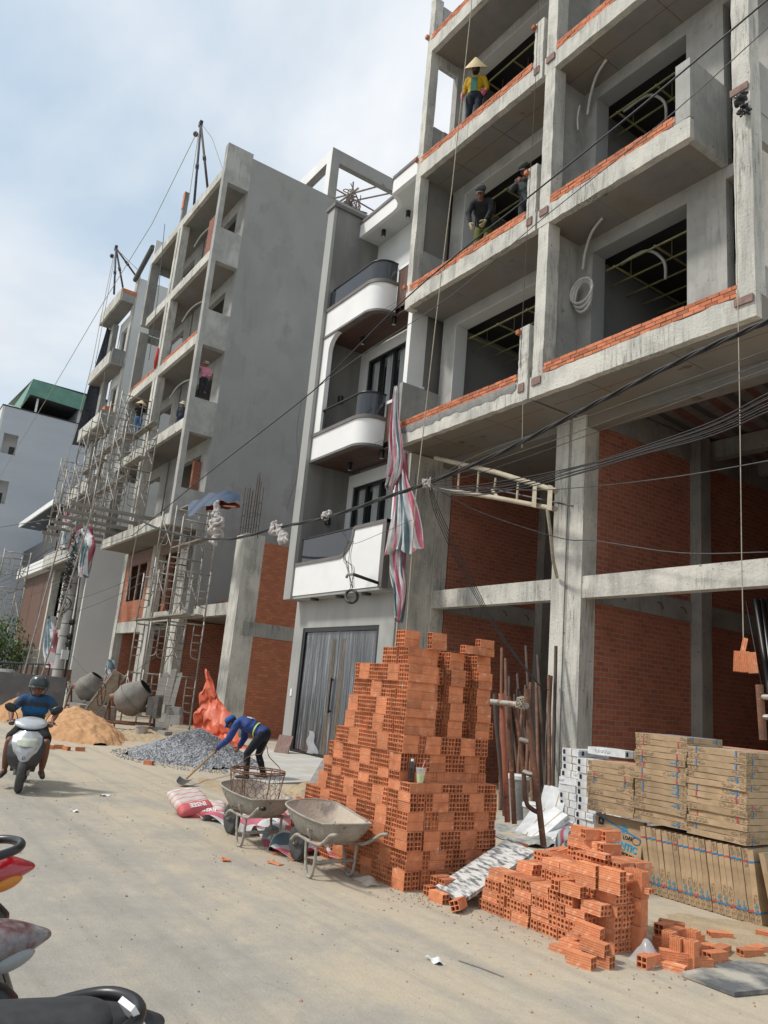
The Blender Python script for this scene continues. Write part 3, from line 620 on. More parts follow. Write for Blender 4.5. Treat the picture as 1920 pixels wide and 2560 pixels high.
    B('loggia_wall', 'plasterB', -17.4, -13.5, 10.5, 10.7, 11.0, 14.37)
    B('right_pilaster', 'white', -13.68, -13.53, 9.25, 9.7, 5.3, 14.37)
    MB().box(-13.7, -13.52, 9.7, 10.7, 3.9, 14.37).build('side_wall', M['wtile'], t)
    for k, (zb, zt, zr) in enumerate(((7.38, 8.08, 8.76), (10.9, 11.7, 12.33))):
        path = curve_path([(-17.4, 9.07), (-14.9, 9.07), (-14.9, 9.66)], .45)
        wall_strip(path, zb+.06, zt, .12).build('balcony_front', M['white'], t, smooth=40)
        wall_strip(off(path, .035), zt, zt+.09, .19).build('balcony_cap', M['cap'], t, smooth=40)
        wall_strip(off(path, .03), zb, zb+.06, .16).build('balcony_band', M['cap'], t, smooth=40)
        wall_strip(off(path, -.05)[1 if k == 0 else 0:], zt+.09, zr, .015).build('glass_rail', M['glass'], t, smooth=40)
        MB().tube([(x, y, zr+.01) for x, y in off([(-17.25, 9.07)]+path[1:], -.055)], .03, 8).build('handrail', M['black'], t, smooth=True)
        MB().box(-17.25, -16.98, 9.14, 9.15, zt+.09, zr).build('rail_panel', M['black'], t)
        so_ = MB(); poly = [p for p in off(path, -.1)]+[(-13.52, 9.66), (-13.52, 10.3), (-17.4, 10.3)]
        so_.prism(poly, zb+.001, zb+.14, 'z'); s2 = so_.build('wood_soffit', M['woodpanel'], t)
        gr = MB()
        for q in range(11): gr.box(-17.38, -13.55, 9.3+q*.1-.004, 9.3+q*.1+.004, zb-.004, zb)
        gr.build('soffit_joint', M['black'], s2)
        pn = MB()
        for q in range(7): pn.box(-14.88+q*.2, -14.69+q*.2, 9.66, 9.70, zb-.02, zt+.42)
        pn.build('wood_panel', M['woodpanel'], t)
        MB().box(-14.9, -13.5, 9.64, 9.74, zt+.42, zt+.50).build('panel_cap', M['white'], t)
        spot(t, -16.5, 9.75, zb); spot(t, -15.0, 9.72, zb)
        # side return of the floor
    B('loggia_floor', 'conc', -17.4, -13.6, 9.7, 10.3, 7.53, 7.6); B('loggia_floor', 'conc', -17.4, -13.6, 9.7, 10.3, 11.05, 11.12)
    # white C shaped band down the left
    band = [(-17.4, 8.1), (-17.08, 8.1)]
    inner = [(-17.08, 8.35)]+[(-17.08+0, 8.4), (-17.08, 10.45)]+[(-17.08+.42*(1-math.cos(a)), 10.45+.44*math.sin(a)) for a in [math.pi/2*k/8 for k in range(1, 9)]]
    MB().prism([(-17.4, 8.05), (-17.08, 8.05)]+inner+[(-17.4, 10.97)], 9.071, 9.2).build('white_band', M['white'], t)
    for (x, z) in ((-17.36, 12.9), (-17.36, 9.35), (-17.36, 5.95)):
        MB().lathe([(.075, -.09), (.075, .09)], (x+.02, 9.75, z), n=16).build('wall_lamp', M['black'], t, smooth=40)
    MB().box(-17.40, -17.37, 9.55, 9.68, 5.3, 5.48).build('socket_box', M['white'], t)
    # roof overhang
    rim = [(-17.4, 9.83), (-15.75, 9.83)]+[(-15.75+.32*math.sin(a), 9.83-.0+.32*(1-math.cos(a))*-.0-(.0)) for a in ()]
    r1 = [(-17.4, 9.83), (-15.7, 9.83), (-15.5, 9.80), (-15.36, 9.72), (-15.27, 9.6), (-15.22, 9.44), (-15.12, 9.385), (-13.4, 9.385)]
    wall_strip(r1, 14.37, 14.78, .12).build('roof_fascia', M['white'], t, smooth=50)
    wall_strip(off(r1, .03), 14.78, 14.87, .2).build('roof_cap', M['cap'], t, smooth=50)
    MB().prism(off(r1, -.1)+[(-13.4, 10.53), (-17.4, 10.53)], 14.375, 14.5, 'z').build('roof_soffit', M['plasterB'], t)
    spot(t, -16.62, 10.15, 14.37); spot(t, -15.45, 10.15, 14.37)
    MB().box(-13.5, -13.2, 9.5, 10.5, 14.5, 15.1).build('roof_upstand', M['plaster'], t)
    lg = MB()
    for q in range(8): lg.box(-17.4+q*.5, -17.3+q*.5, 10.6, 13.2, 14.25, 14.35)
    for q in range(5): lg.box(-17.4, -13.5, 10.75+q*.5, 10.81+q*.5, 14.26, 14.34)
    lg.build('roof_lattice', M['white'], t)
    MB().box(-17.4, -13.5, 10.7, 13.4, 14.7, 14.75).build('roof_screen', M['black'], t)
    B('body_wall', 'plaster', -17.7, -17.4, 10.62, 22, 0, 15); B('body_wall', 'plaster', -13.7, -13.42, 10.7, 22, 0, 14.3)
    return t
HW = white_house()
# ================= brick shell lot =================
def brick_shell():
    t = empty('brick_shell_house', (-25, 10.3, 0), 'half built two storey brick shell with rebar sticking out of its corner column', 'building')
    B = lambda nm, m, *b: MB().box(*b).build(nm, M[m], t)
    B('brick_wall', 'brickwallL', -23.62, -23.5, 10.5, 22, 0, 3.16); B('brick_wall', 'brickwallL', -23.62, -23.5, 10.5, 22, 3.62, 6.3)
    B('wall_beam', 'conc', -23.64, -23.48, 10.5, 22, 3.16, 3.62)
    o = B('column', 'concL', -24.35, -23.62, 10.25, 10.5, 0, 6.5); B('column', 'concL', -23.62, -23.49, 10.2, 10.9, 0, 6.5)
    rb = MB(); rg = random.Random(4)
    for i in range(12):
        x = -24.25+.07*i+rg.uniform(-.02, .02); y = 10.3+.15*(i % 3); rb.tube([(x, y, 6.4), (x+rg.uniform(-.05, .05), y, 8.2+rg.uniform(-.3, .5))], .013, 5)
    for z in (6.8, 7.2, 7.6): rb.tube([(-24.3, 10.28, z), (-23.5, 10.3, z), (-23.5, 10.62, z), (-24.3, 10.62, z), (-24.3, 10.28, z)], .008, 4)
    rb.build('rebar', M['rustdark'], t)
    B('street_beam', 'concL', -29.0, -24.35, 10.3, 10.55, 3.84, 4.25)
    B('floor_slab', 'concS', -29.0, -23.6, 10.55, 22, 3.84, 4.0)
    B('column', 'concL', -29.3, -28.85, 10.25, 10.6, 0, 6.7)
    B('low_wall', 'brickwallL', -28.85, -24.4, 11.2, 11.3, 4.0, 4.55)
    B('rear_wall', 'plasterA', -27.6, -23.7, 21, 21.1, 0, 6.2)
    B('brick_wall', 'brickwall', -29.0, -28.9, 10.6, 21, 0, 3.8)
    B('rear_wall', 'brickwall', -29, -23.6, 15, 15.1, 0, 3.8)
    return t
HS = brick_shell()
# ================= building A =================
ZA = [7.15, 10.9, 14.42, 18.1, 21.9]
def bld_a():
    t = empty('grey_flank_townhouse', (-32, 10, 0), 'tall unfinished townhouse with a wide blank grey plaster flank wall, scaffolded in front', 'building')
    B = lambda nm, m, *b, **k: MB().box(*b).build(nm, M[m], t, **k)
    # flank wall with stacked openings near the street edge
    ops = [(8.55, 10.75), (12.15, 14.35), (15.85, 18.0), (19.5, 21.6)]
    fw = MB(); fw.box(-27.9, -27.62, 10.08, 26, 4.0, 23.2)
    fw.build('flank_wall', M['plasterA'], t)
    f2 = MB(); f2.box(-27.9, -27.61, 8.95, 9.15, 7.1, 23.4)
    zs = [7.1]+[q for a in ops for q in a]+[23.4]
    for i in range(0, len(zs), 2): f2.box(-27.9, -27.61, 9.15, 10.08, zs[i], zs[i+1])
    f2.build('flank_wall', M['plaster'], t)
    for i, z in enumerate(ZA):
        xl = -37.0; 
        segs = [(xl, -27.9)]
        if i == 3: segs = [(-35.9, -27.9)]
        for a, b in segs:
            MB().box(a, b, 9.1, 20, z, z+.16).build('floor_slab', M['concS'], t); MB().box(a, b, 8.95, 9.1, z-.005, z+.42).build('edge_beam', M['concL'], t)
        if i in (2, 3): pass
        if i == 2: courses(t, -36.6, -33.2, 8.96, z+.42, 3, seed=30); courses(t, -32.1, -28.0, 8.96, z+.42, 3, seed=31)
        if i == 0: courses(t, -36.6, -30.0, 9.3, z+.42, 4, seed=33)
        z1 = ZA[i+1] if i < 4 else 23.6
        if i < 4:
            for a, b in ((-33.05, -32.78), (-32.66, -32.36)): B('column', 'concL', a, b, 8.955, 9.3, z+.4, z1)
            B('column', 'conc', -37.0, -36.72, 8.955, 9.4, z+.4, z1)
            # left flank: parapet, opening, lintel
            B('side_wall', 'conc', -37.0, -36.88, 9.4, 10.2, z+.1, z+1.1); B('side_wall', 'conc', -37.0, -36.88, 9.4, 10.2, z1-.35, z1)
            B('rear_post', 'conc', -37.0, -36.7, 10.1, 10.4, z+.1, z1)
            # recessed front wall with openings
            for (a, b, o0, o1, h) in ((-36.9, -32.9, -36.0, -33.8, .5), (-32.7, -27.9, -31.8, -28.9, .55)):
                wl = MB(); wl.box(a, o0, 10.2, 10.4, z+.16, z1); wl.box(o1, b, 10.2, 10.4, z+.16, z1); wl.box(o0, o1, 10.2, 10.4, z1-h, z1); wl.build('front_wall', M['plaster'], t)
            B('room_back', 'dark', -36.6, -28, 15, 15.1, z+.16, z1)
            if i > 0: conduit(t, [(-32.3, 9.6, z1-.9), (-31.9, 9.7, z1-.5), (-31.3, 9.8, z1-.35), (-30.6, 9.9, z1-.4)], .035); conduit(t, [(-33.2, 9.5, z1-.5), (-33.7, 9.5, z1-.45), (-34.1, 9.4, z1-.8)], .035)
    o = MB().box(-29.0, -28.2, 9.1, 9.35, 18.6, 20.45).build('brick_pier', brickmat('brick_pier_red', (.42, .12, .07), (.32, .09, .05), (.1, .09, .08), .24, .11, .02), t)
    MB().box(-27.9, -27.2, 10.35, 11.0, 8.6, 10.3).build('inner_brick', M['brickwallL'], t) if 0 else None
    B('inner_brick', 'brickwall', -28.9, -28.7, 9.9, 10.19, 8.2, 10.0)
    rr = MB(); rr.box(-33.0, -32.8, 8.95, 9.15, 22.3, 23.9); rr.build('roof_stub', M['conc'], t)
    MB().box(-33.02, -32.78, 8.93, 8.95, 23.0, 23.9).build('brick_stub', M['brickfar'], t)
    B('roof_stub', 'plasterB', -37.0, -36.85, 9, 10, 22.3, 23.3)
    rp = MB().tube([(-32.9, 8.92, 15.9), (-32.85, 8.9, 15.2), (-32.92, 8.92, 14.9)], [.05, .09, .04], 8).build('red_rag', hexm('red_rag', '#c4403a', .9), t, smooth=True)
    # rooftop stair box frame, white towards the street
    fr = MB(); fr.box(-27.9, -27.6, 13.75, 14.15, 23.2, 25.7); fr.box(-27.9, -27.6, 14.15, 18.2, 25.05, 25.7)
    fr.box(-27.9, -27.6, 18.2, 18.9, 23.0, 25.9); fr.build('roof_frame', M['plasterA'], t)
    wf = MB(); wf.box(-30.9, -27.62, 13.73, 13.745, 25.1, 25.68); wf.box(-28.05, -27.62, 13.73, 13.745, 23.2, 25.1); wf.box(-31.2, -30.75, 13.73, 13.745, 23.0, 25.68)
    wf.build('roof_frame_face', M['white'], t)
    fb = MB(); fb.box(-31.2, -27.9, 13.75, 14.1, 25.1, 25.68); fb.box(-31.2, -30.8, 13.75, 14.1, 23, 25.1); fb.build('roof_frame', M['plaster'], t)
    MB().box(-31.2, -26.4, 16.9, 17.0, 23.4, 24.5).build('roof_parapet', M['white'], t)
    MB().box(-31.2, -26.4, 17.0, 19.5, 23.35, 23.5).build('roof_slab', M['plasterB'], t)
    for (a, b, r) in (((-33.5, 15, 24.6), (-27.5, 15.2, 24.2), .05), ((-34, 14.5, 26.0), (-27.5, 16.6, 25.1), .05)):
        MB().tube([a, b], r, 8).build('roof_pipe', M['steelpole'], t)
    rg = random.Random(9); tg = MB()
    for i in range(9):
        pts = [Vector((-28.6+rg.uniform(-.5, .5), 15.6+rg.uniform(-.5, .5), 24.2+rg.uniform(-.7, .6))) for _ in range(7)]; tg.tube(smooth_pts(pts, 4), .025, 5)
    tg.tube([(-28.6, 15.6, 23), (-28.6, 15.5, 25.3)], .04, 5); tg.tube([(-28.9, 15.6, 23), (-28.8, 15.5, 24.6)], .04, 5)
    tg.tube([(-29.5, 15, 25.2), (-27.9, 17.5, 23.7)], .04, 5); tg.tube([(-29.8, 15, 24.4), (-27.6, 17.2, 25)], .04, 5)
    tg.build('tangled_rope', hexm('pinkish_rope', '#9a8a88', .9), t)
    # street level
    for a, b in ((-33.35, -32.95), (-32.85, -32.35)): B('column', 'concL', a, b, 10.25, 10.55, 0, 7.15)
    B('column', 'concL', -37.45, -37.0, 10.25, 10.6, 0, 7.15)
    B('column', 'concL', -29.75, -29.35, 10.25, 10.6, 0, 7.15)
    B('street_beam', 'concL', -37.4, -33.35, 10.28, 10.5, 3.42, 3.9); B('street_beam', 'concL', -32.35, -29.7, 10.28, 10.5, 3.8, 4.2)
    bw = MB(); bw.box(-37.0, -36.5, 10.3, 10.42, 3.9, 6.5); bw.box(-33.85, -33.35, 10.3, 10.42, 3.9, 6.5); bw.box(-36.5, -33.85, 10.3, 10.42, 3.9, 4.85)
    bw.build('brick_wall', M['brickwallL'], t)
    MB().box(-37.0, -33.35, 10.28, 10.42, 6.5, 7.1).build('lintel', M['formbrick'], t); MB().box(-32.35, -28.2, 10.28, 10.42, 6.6, 7.1).build('lintel', M['formbrick'], t)
    wf = MB(); wf.box(-36.5, -36.4, 10.3, 10.36, 4.85, 6.5); wf.box(-33.95, -33.85, 10.3, 10.36, 4.85, 6.5); wf.box(-35.2, -35.1, 10.3, 10.36, 4.85, 6.5); wf.build('window_frame', M['steelpole'], t)
    B('brick_wall', 'brickwallL', -32.3, -31.9, 10.6, 10.8, 4.0, 6.6); B('brick_wall', 'brickwallL', -30.3, -29.7, 10.5, 10.6, 4.2, 5.4)
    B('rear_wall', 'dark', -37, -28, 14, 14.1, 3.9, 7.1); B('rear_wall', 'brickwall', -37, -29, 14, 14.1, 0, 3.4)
    B('floor_slab', 'concS', -37.3, -29, 10.5, 20, 3.5, 3.66); B('side_wall', 'brickwall', -37.1, -37.0, 10.6, 14, 0, 7.1)
    return t
HA = bld_a()
# ================= building B (light flank, balcony slabs) =================
def bld_b():
    t = empty('pale_flank_townhouse', (-44.5, 10, 0), 'pale plastered unfinished townhouse with four bare balcony slabs behind the utility pole', 'building')
    B = lambda nm, m, *b: MB().box(*b).build(nm, M[m], t)
    B('flank_wall', 'plasterB', -42.75, -42.5, 9.85, 26, 0, 23.9)
    B('flank_edge', 'concL', -42.95, -42.49, 9.75, 9.85, 7.4, 24.2)
    for i, z in enumerate([10.9, 14.65, 18.3, 22.2]):
        MB().box(-46.9, -42.62, 9.06, 9.84, z, z+.2).build('balcony_slab', M['concS'], t)
        e = MB(); e.box(-46.9, -42.45, 8.94, 9.06, z-.01, z+.72); e.build('balcony_edge', M['concL'], t)
        MB().box(-42.6, -42.46, 9.07, 9.74, z+.004, z+(.95 if i < 3 else .5)).build('balcony_side', M['conc'], t)
        z1 = z+3.7 if i < 3 else 24
        if i < 3:
            B('corner_post', 'conc', -46.0, -45.4, 9.5, 9.8, z+.2, z1-.05)
            wl = MB(); wl.box(-45.4, -44.9, 9.9, 10.05, z+.2, z1); wl.box(-43.4, -42.96, 9.9, 10.05, z+.2, z1); wl.box(-44.9, -43.4, 9.9, 10.05, z1-.7, z1); wl.build('front_wall', M['plasterB'], t)
    B('front_wall', 'plaster', -44.9, -42.96, 10.3, 10.4, 7.4, 22)
    B('side_wall', 'conc', -45.6, -45.4, 10, 24, 7.5, 22.2)
    B('brick_coping', 'brickfar', -42.6, -42.44, 9.0, 9.8, 22.7, 22.92)
    MB().box(-43.3, -42.5, 9.2, 9.6, 15.6, 15.85).build('brick_heap', M['brickfar'], t)
    # lower frame reaching left
    B('street_slab', 'concS', -50.2, -42.8, 9.1, 12, 7.35, 7.5); B('street_edge', 'concL', -50.2, -42.9, 8.95, 9.1, 7.33, 8.15); courses(t, -47, -43.2, 8.96, 8.15, 3, seed=50)
    for x in (-50.1, -46.9, -43.3): B('column', 'concL', x, x+.4, 9.6, 10.0, 0, 10.9)
    B('street_beam', 'concL', -50, -43, 9.7, 9.9, 3.3, 3.7)
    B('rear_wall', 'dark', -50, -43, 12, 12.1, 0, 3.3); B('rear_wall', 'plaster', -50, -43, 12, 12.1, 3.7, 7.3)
    B('tarp_door', 'black', -46.2, -45.6, 9.95, 10.0, 0.1, 3.1)
    MB().box(-46.6, -46.45, 9.8, 9.95, 0, 3.2).build('red_jamb', hexm('red_paint', '#b3202a', .5), t)
    # netting hanging from the top slab
    MB().sheet(lambda u, v: (-46.6-.5*v-.12*math.sin(v*9+u*4), 9.7-(.35+.6*v)*u, 22.1-7.6*v), 6, 24).build('safety_net', M['net'], t, smooth=True)
    return t
HB = bld_b()
def bld_c():
    t = empty('dark_balcony_house', (-55, 10, 0), 'low house with brown shutters, black balcony and white edged roof beyond the utility pole', 'building')
    B = lambda nm, m, *b: MB().box(*b).build(nm, M[m], t)
    ls = hexm('brown_blind', '#6b5044', .8)
    for x in (-60.8, -57.3, -53.8): MB().box(x, x+3.4, 9.9, 9.95, 2.6, 7.5).build('brown_shutter', ls, t)
    B('shutter_frame', 'black', -61.3, -50.3, 9.95, 10.0, 2.5, 7.6)
    B('balcony_slab', 'white', -61.6, -50.2, 9.4, 10.2, 7.62, 8.3)
    B('balcony_rail', 'black', -61.4, -50.3, 9.5, 9.56, 8.3, 9.65)
    B('front_wall', 'plaster', -61.3, -50.3, 10.6, 10.7, 8.3, 11.4); window(t, -57.5, -52, 9.0, 10.9, 10.5, 4, False)
    B('roof_soffit', 'black', -61.6, -50.2, 9.0, 12, 11.4, 11.48); B('roof_edge', 'white', -61.8, -50.1, 8.9, 9.0, 11.4, 11.75)
    for x in (-60, -58.2, -56.4, -54.6): MB().lathe([(.16, 0), (.16, -.03)], (x, 9.6, 11.39), n=14).build('soffit_lamp', M['white'], t)
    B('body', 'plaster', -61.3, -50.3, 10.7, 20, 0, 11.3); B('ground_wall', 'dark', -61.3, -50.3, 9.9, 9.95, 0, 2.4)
    return t
HC = bld_c()
def bld_d():
    t = empty('blue_grey_house', (-70, 12, 0), 'large blue grey plastered house with a green sheet roof at far left', 'building')
    B = lambda nm, m, *b: MB().box(*b).build(nm, M[m], t)
    X = -64; k = X/-60
    def sc(y, z): return (y*k, 1.6+(z-1.6)*k)
    fw = MB(); Y0 = 6.8; w1 = (6.92, 7.95, 17.2, 18.8); w2 = (6.9, 7.7, 13.3, 15.1)
    fw.box(X-.3, X, 7.95, 30, 0, 20.9); fw.box(X-.3, X, Y0-.2, 6.92, 0, 20.9)
    fw.box(X-.3, X, 6.92, 7.95, 18.8, 20.9); fw.box(X-.3, X, 6.92, 7.95, 15.1, 17.2); fw.box(X-.3, X, 6.92, 7.95, 0, 13.3)
    fw.build('flank_wall', M['plasterD'], t)
    B('front_wall', 'plasterB', -78, X, Y0-.35, Y0-.2, 0, 20.9); B('wall_coping', 'black', -78, X+.03, Y0-.4, 30, 20.9, 21.0)
    B('room_wall', 'white', X-1.2, X-1.1, 6.6, 8.4, 12.5, 19); B('window_grille', 'black', X-.4, X-.36, 7.5, 7.9, 17.3, 17.9)
    B('window_grille', 'black', X-.4, X-.36, 7.2, 7.7, 13.4, 14.2)
    # roof canopy
    z = 22.1
    MB().prism([(7.7, 21.35), (8.1, 23.5), (14.5, 23.2), (14.5, 21.9), (8.1, 22.2)], X+.3, X+.36, 'x').build('roof_fascia', M['green_roof'], t)
    MB().add([(X+.3, 7.7, 21.3), (X+.3, 8.1, 23.5), (-77, 8.1, 23.5), (-77, 7.7, 21.3)], [(0, 1, 2, 3)]).build('roof_fascia', M['green_roof'], t)
    MB().add([(X+.36, 8.1, 23.5), (X+.36, 30, 23.4), (-77, 30, 25), (-77, 8.1, 25)], [(0, 1, 2, 3)]).build('roof_sheet', M['green_roof'], t)
    B('roof_underside', 'net', -77, X+.3, 8.15, 30, 22.15, 22.2)
    B('roof_post', 'white', X-.2, X-.05, 8.7, 8.85, 20.95, 22.15)
    B('stair_box', 'plasterD', -70, X, 11.9, 14.5, 20.95, 22.15); B('shutter', 'black', X, X+.05, 12.5, 14.3, 20.98, 21.9)
    return t
HD = bld_d()
# buildings that only close the street far behind
# ================= hollow clay bricks =================
def hollow_brick(name, w, h, ln, holes, rnd_hole=False, groove=5):
    """extruded brick lying along +X, centred in Y, base at z=0; w across, h high; real through holes and ribbed sides"""
    bm = bmesh.new(); d = .0022
    prof = []
    def side(a, b, nx, nz, k, gr):
        a = Vector(a); b = Vector(b); o = [a]
        if gr:
            for i in range(k):
                t0 = (i+.5-.22)/k; t1 = (i+.5+.22)/k; n = Vector((nx, nz))*-d
                o += [a.lerp(b, t0), a.lerp(b, t0+.06/k)+n, a.lerp(b, t1-.06/k)+n, a.lerp(b, t1)]
        return o
    hw = w/2
    kz = groove; prof += side((-hw, 0), (hw, 0), 0, -1, kz, groove > 3); prof += side((hw, 0), (hw, h), 1, 0, kz, True)
    prof += side((hw, h), (-hw, h), 0, 1, kz, groove > 3); prof += side((-hw, h), (-hw, 0), -1, 0, kz, True)
    loops = [prof]
    for (cy, cz, sy, sz) in holes:
        if rnd_hole: loops.append([Vector((cy+sy*math.cos(a), cz+sz*math.sin(a))) for a in [math.pi*2*i/10 for i in range(10)]])
        else:
            c = .004; loops.append([Vector(p) for p in ((cy-sy+c, cz-sz), (cy+sy-c, cz-sz), (cy+sy, cz-sz+c), (cy+sy, cz+sz-c), (cy+sy-c, cz+sz), (cy-sy+c, cz+sz), (cy-sy, cz+sz-c), (cy-sy, cz-sz+c))])
    ends = []
    for x in (0, ln):
        es = []; vl = []
        for lp in loops:
            vs = [bm.verts.new((x, p[0], p[1])) for p in lp]; vl.append(vs)
            es += [bm.edges.new((vs[i], vs[(i+1) % len(vs)])) for i in range(len(vs))]
        bmesh.ops.triangle_fill(bm, edges=es, use_beauty=True, use_dissolve=False); ends.append(vl)
    for va, vb in zip(ends[0], ends[1]):
        n = len(va)
        for i in range(n): bm.faces.new((va[i], va[(i+1) % n], vb[(i+1) % n], vb[i]))
    bmesh.ops.recalc_face_normals(bm, faces=bm.faces)
    me = bpy.data.meshes.new(name); bm.to_mesh(me); bm.free(); me.materials.append(M['brick']); return me
BL = .18
q4 = [(sy*.0182, .0393+sz*.0182, .0153, .0153) for sy in (-1, 1) for sz in (-1, 1)]
ME4 = hollow_brick('hollow_brick', .078, .0785, BL, q4)
ME2 = hollow_brick('hollow_brick_round', .0785, .039, BL, [(-.0185, .0195, .0138, .0138), (.0185, .0195, .0138, .0138)], True, 2)
class Bricks:
    def __init__(s): s.it = []
    def put(s, me, x, y, z, yaw=0, R=None, key=None):
        """x,y,z = min corner reference handled by caller (matrix places local origin)"""
        m = Matrix.Translation((x, y, z))@(R.to_4x4() if R else Matrix.Rotation(yaw, 4, 'Z')); s.it.append((me, m, key))
def RZ(a): return Matrix.Rotation(a, 3, 'Z')
def RX(a): return Matrix.Rotation(a, 3, 'X')
def RY(a): return Matrix.Rotation(a, 3, 'Y')
BS = Bricks(); rg = random.Random(21)
def jit(a): return rg.uniform(-a, a)
ORD = ['', 'first', 'second', 'third', 'fourth', 'fifth', 'sixth', 'seventh', 'eighth', 'ninth', 'tenth', 'eleventh', 'twelfth', 'thirteenth', 'fourteenth', 'fifteenth', 'sixteenth', 'seventeenth', 'eighteenth', 'nineteenth', 'twentieth', 'twenty first', 'twenty second', 'twenty third', 'twenty fourth', 'twenty fifth', 'twenty sixth', 'twenty seventh', 'twenty eighth', 'twenty ninth', 'thirtieth']+['thirty '+q for q in ('first', 'second', 'third', 'fourth', 'fifth', 'sixth', 'seventh', 'eighth', 'ninth')]
KEY = 'hid'
def header_y(x, y, z, me=None):   # end faces the street (-Y); occupies x..x+.08, y..y+.18
    BS.put(me or ME4, x+.04+jit(.0015), y+jit(.006), z, math.pi/2+jit(.012), key=KEY)
def stretch_x(x, y, z): BS.put(ME4, x+jit(.003), y+.04+jit(.004), z, jit(.01), key=KEY)
def header_x(x, y, z): BS.put(ME4, x+jit(.007), y+.04+jit(.0015), z, jit(.012), key=KEY)     # end faces +X; occupies x..x+.18
def stretch_y(x, y, z): BS.put(ME4, x+.04+jit(.004), y+jit(.003), z, math.pi/2+jit(.01), key=KEY)
ZS = .0805
LX = [-7.9, -7.9, -7.85, -7.62, -7.40, -7.34, -7.22, -7.10, -7.04, -6.99, -6.94, -6.88, -6.42]
RX0 = [-5.78, -5.79, -5.78, -5.80, -5.79, -5.80, -5.98, -5.96, -5.99, -5.97, -6.0, -5.98, -6.02]
YB = [5.46]*7+[5.44, 5.52, 5.50, 5.48, 5.42, 5.34]
F0 = 4.38
for k in range(13):
    z0 = 2*k*ZS; xl, xr = LX[k], RX0[k]
    off0 = (k % 3); y0 = F0+rg.uniform(-.012, .012)+.004*max(0, k-5)
    for c in range(2):
        z = z0+c*ZS
        if k == 5: xr = RX0[k] if c == 0 else -5.985
        # street face, laid from the corner leftwards: stretcher pairs and runs of headers
        KEY = ('F', 2*k+c); x = xr; j = off0; first = True
        if k % 2 == 0: x -= .182
        if k % 2 == 0 and k not in (8, 10, 12): stretch_x(xr-.182, y0, z); KEY = 'hid'; stretch_x(xr-.182, y0+.09, z); KEY = ('F', 2*k+c)
        elif k % 2 == 0: 
            header_y(xr-.081, y0, z); header_y(xr-.162, y0, z)
        while x > xl+.03:
            if j % 5 == 4:
                stretch_x(x-.182, y0, z); KEY = 'hid'; stretch_x(x-.182, y0+.09, z); KEY = ('F', 2*k+c); x -= .1835
            else: header_y(x-.081, y0, z); x -= .0815
            j += 1
        xe = x; KEY = 'hid'
        # second row, seen on the steps
        x = xr-.02
        while x > xe+.05: header_y(x-.081, y0+.2, z); x -= .083
        # flank face (+X)
        KEY = ('S', 2*k+c)
        y = F0+.185; j = off0+1 if k < 8 else 0
        while y < YB[k]-.05:
            tower = k >= 8
            if tower:
                # towers of stretchers standing proud of a recessed run of headers
                if j % 2: 
                    header_x(xr-.30, y, z); header_x(xr-.30, y+.08, z); y += .165; 
                else:
                    header_y(xr-.081, y+.003, z); header_y(xr-.17, y, z); header_x(xr-.36, y+.05, z); y += .186
            else:
                if j % 4 == 3:
                    stretch_y(xr-.081, y, z); KEY = 'hid'; stretch_y(xr-.165, y, z); KEY = ('S', 2*k+c); y += .1835
                else: header_x(xr-.181, y, z); y += .0815
            j += 1
        # row behind the flank face
        KEY = 'hid'
        y = F0+.4
        while y < YB[k]-.05 and k >= 4: header_x(xr-.52, y, z); y += .083
# courses missing / added on the crown
crown = [(-6.24, 4.40, 26), (-6.16, 4.40, 26), (-6.24, 4.40, 27), (-6.16, 4.40, 27), (-6.02, 4.62, 26), (-6.02, 4.62, 27), (-5.97, 5.0, 26), (-5.97, 5.1, 26), (-6.0, 5.22, 26), (-5.98, 5.2, 27)]
KEY = 'crown'
for x, y, c in crown: header_y(x, y, c*ZS)
core = [(xl, xr) for xl, xr in zip(LX, RX0)]
# rubble at the foot of the flank
def loose(me, px, py, pz, yaw, tilt=(0, 0), key='loose'):
    R = RZ(math.radians(yaw))@RY(math.radians(tilt[0]))@RX(math.radians(tilt[1])); BS.put(me, px, py, pz, R=R, key=key)
for a in ((-5.62, 4.50, 0, 95), (-5.52, 4.48, 0, 2), (-5.55, 4.62, .0, 3), (-5.60, 4.55, .08, 92), (-5.50, 4.56, .08, 90), (-5.55, 4.72, 0, 0), (-5.62, 4.82, 0, 5), (-5.66, 4.80, .08, 88), (-5.74, 4.93, 0, 0), (-5.72, 4.95, .08, 2), (-5.7, 5.05, 0, 0),
          (-5.72, 5.06, .08, 0), (-5.70, 5.04, .16, 3), (-5.70, 5.13, .16, 1), (-5.70, 5.2, .0, 0), (-5.70, 5.2, .08, 0), (-5.68, 5.2, .16, 4), (-5.68, 5.2, .24, 2), (-5.72, 5.28, .24, 3), (-5.70, 5.3, .0, 0), (-5.70, 5.32, .08, 0), (-5.7, 5.32, .16, 0),
          (-5.66, 5.42, .32, 92), (-5.58, 5.42, .32, 90), (-5.5, 5.36, .0, 90), (-5.5, 5.36, .08, 90), (-5.6, 5.38, .0, 90), (-5.6, 5.38, .08, 90), (-5.5, 5.36, .16, 90), (-5.6, 5.38, .16, 90), (-5.5, 5.36, .24, 90), (-5.6, 5.38, .24, 90)):
    loose(ME4, *a, key='foot')
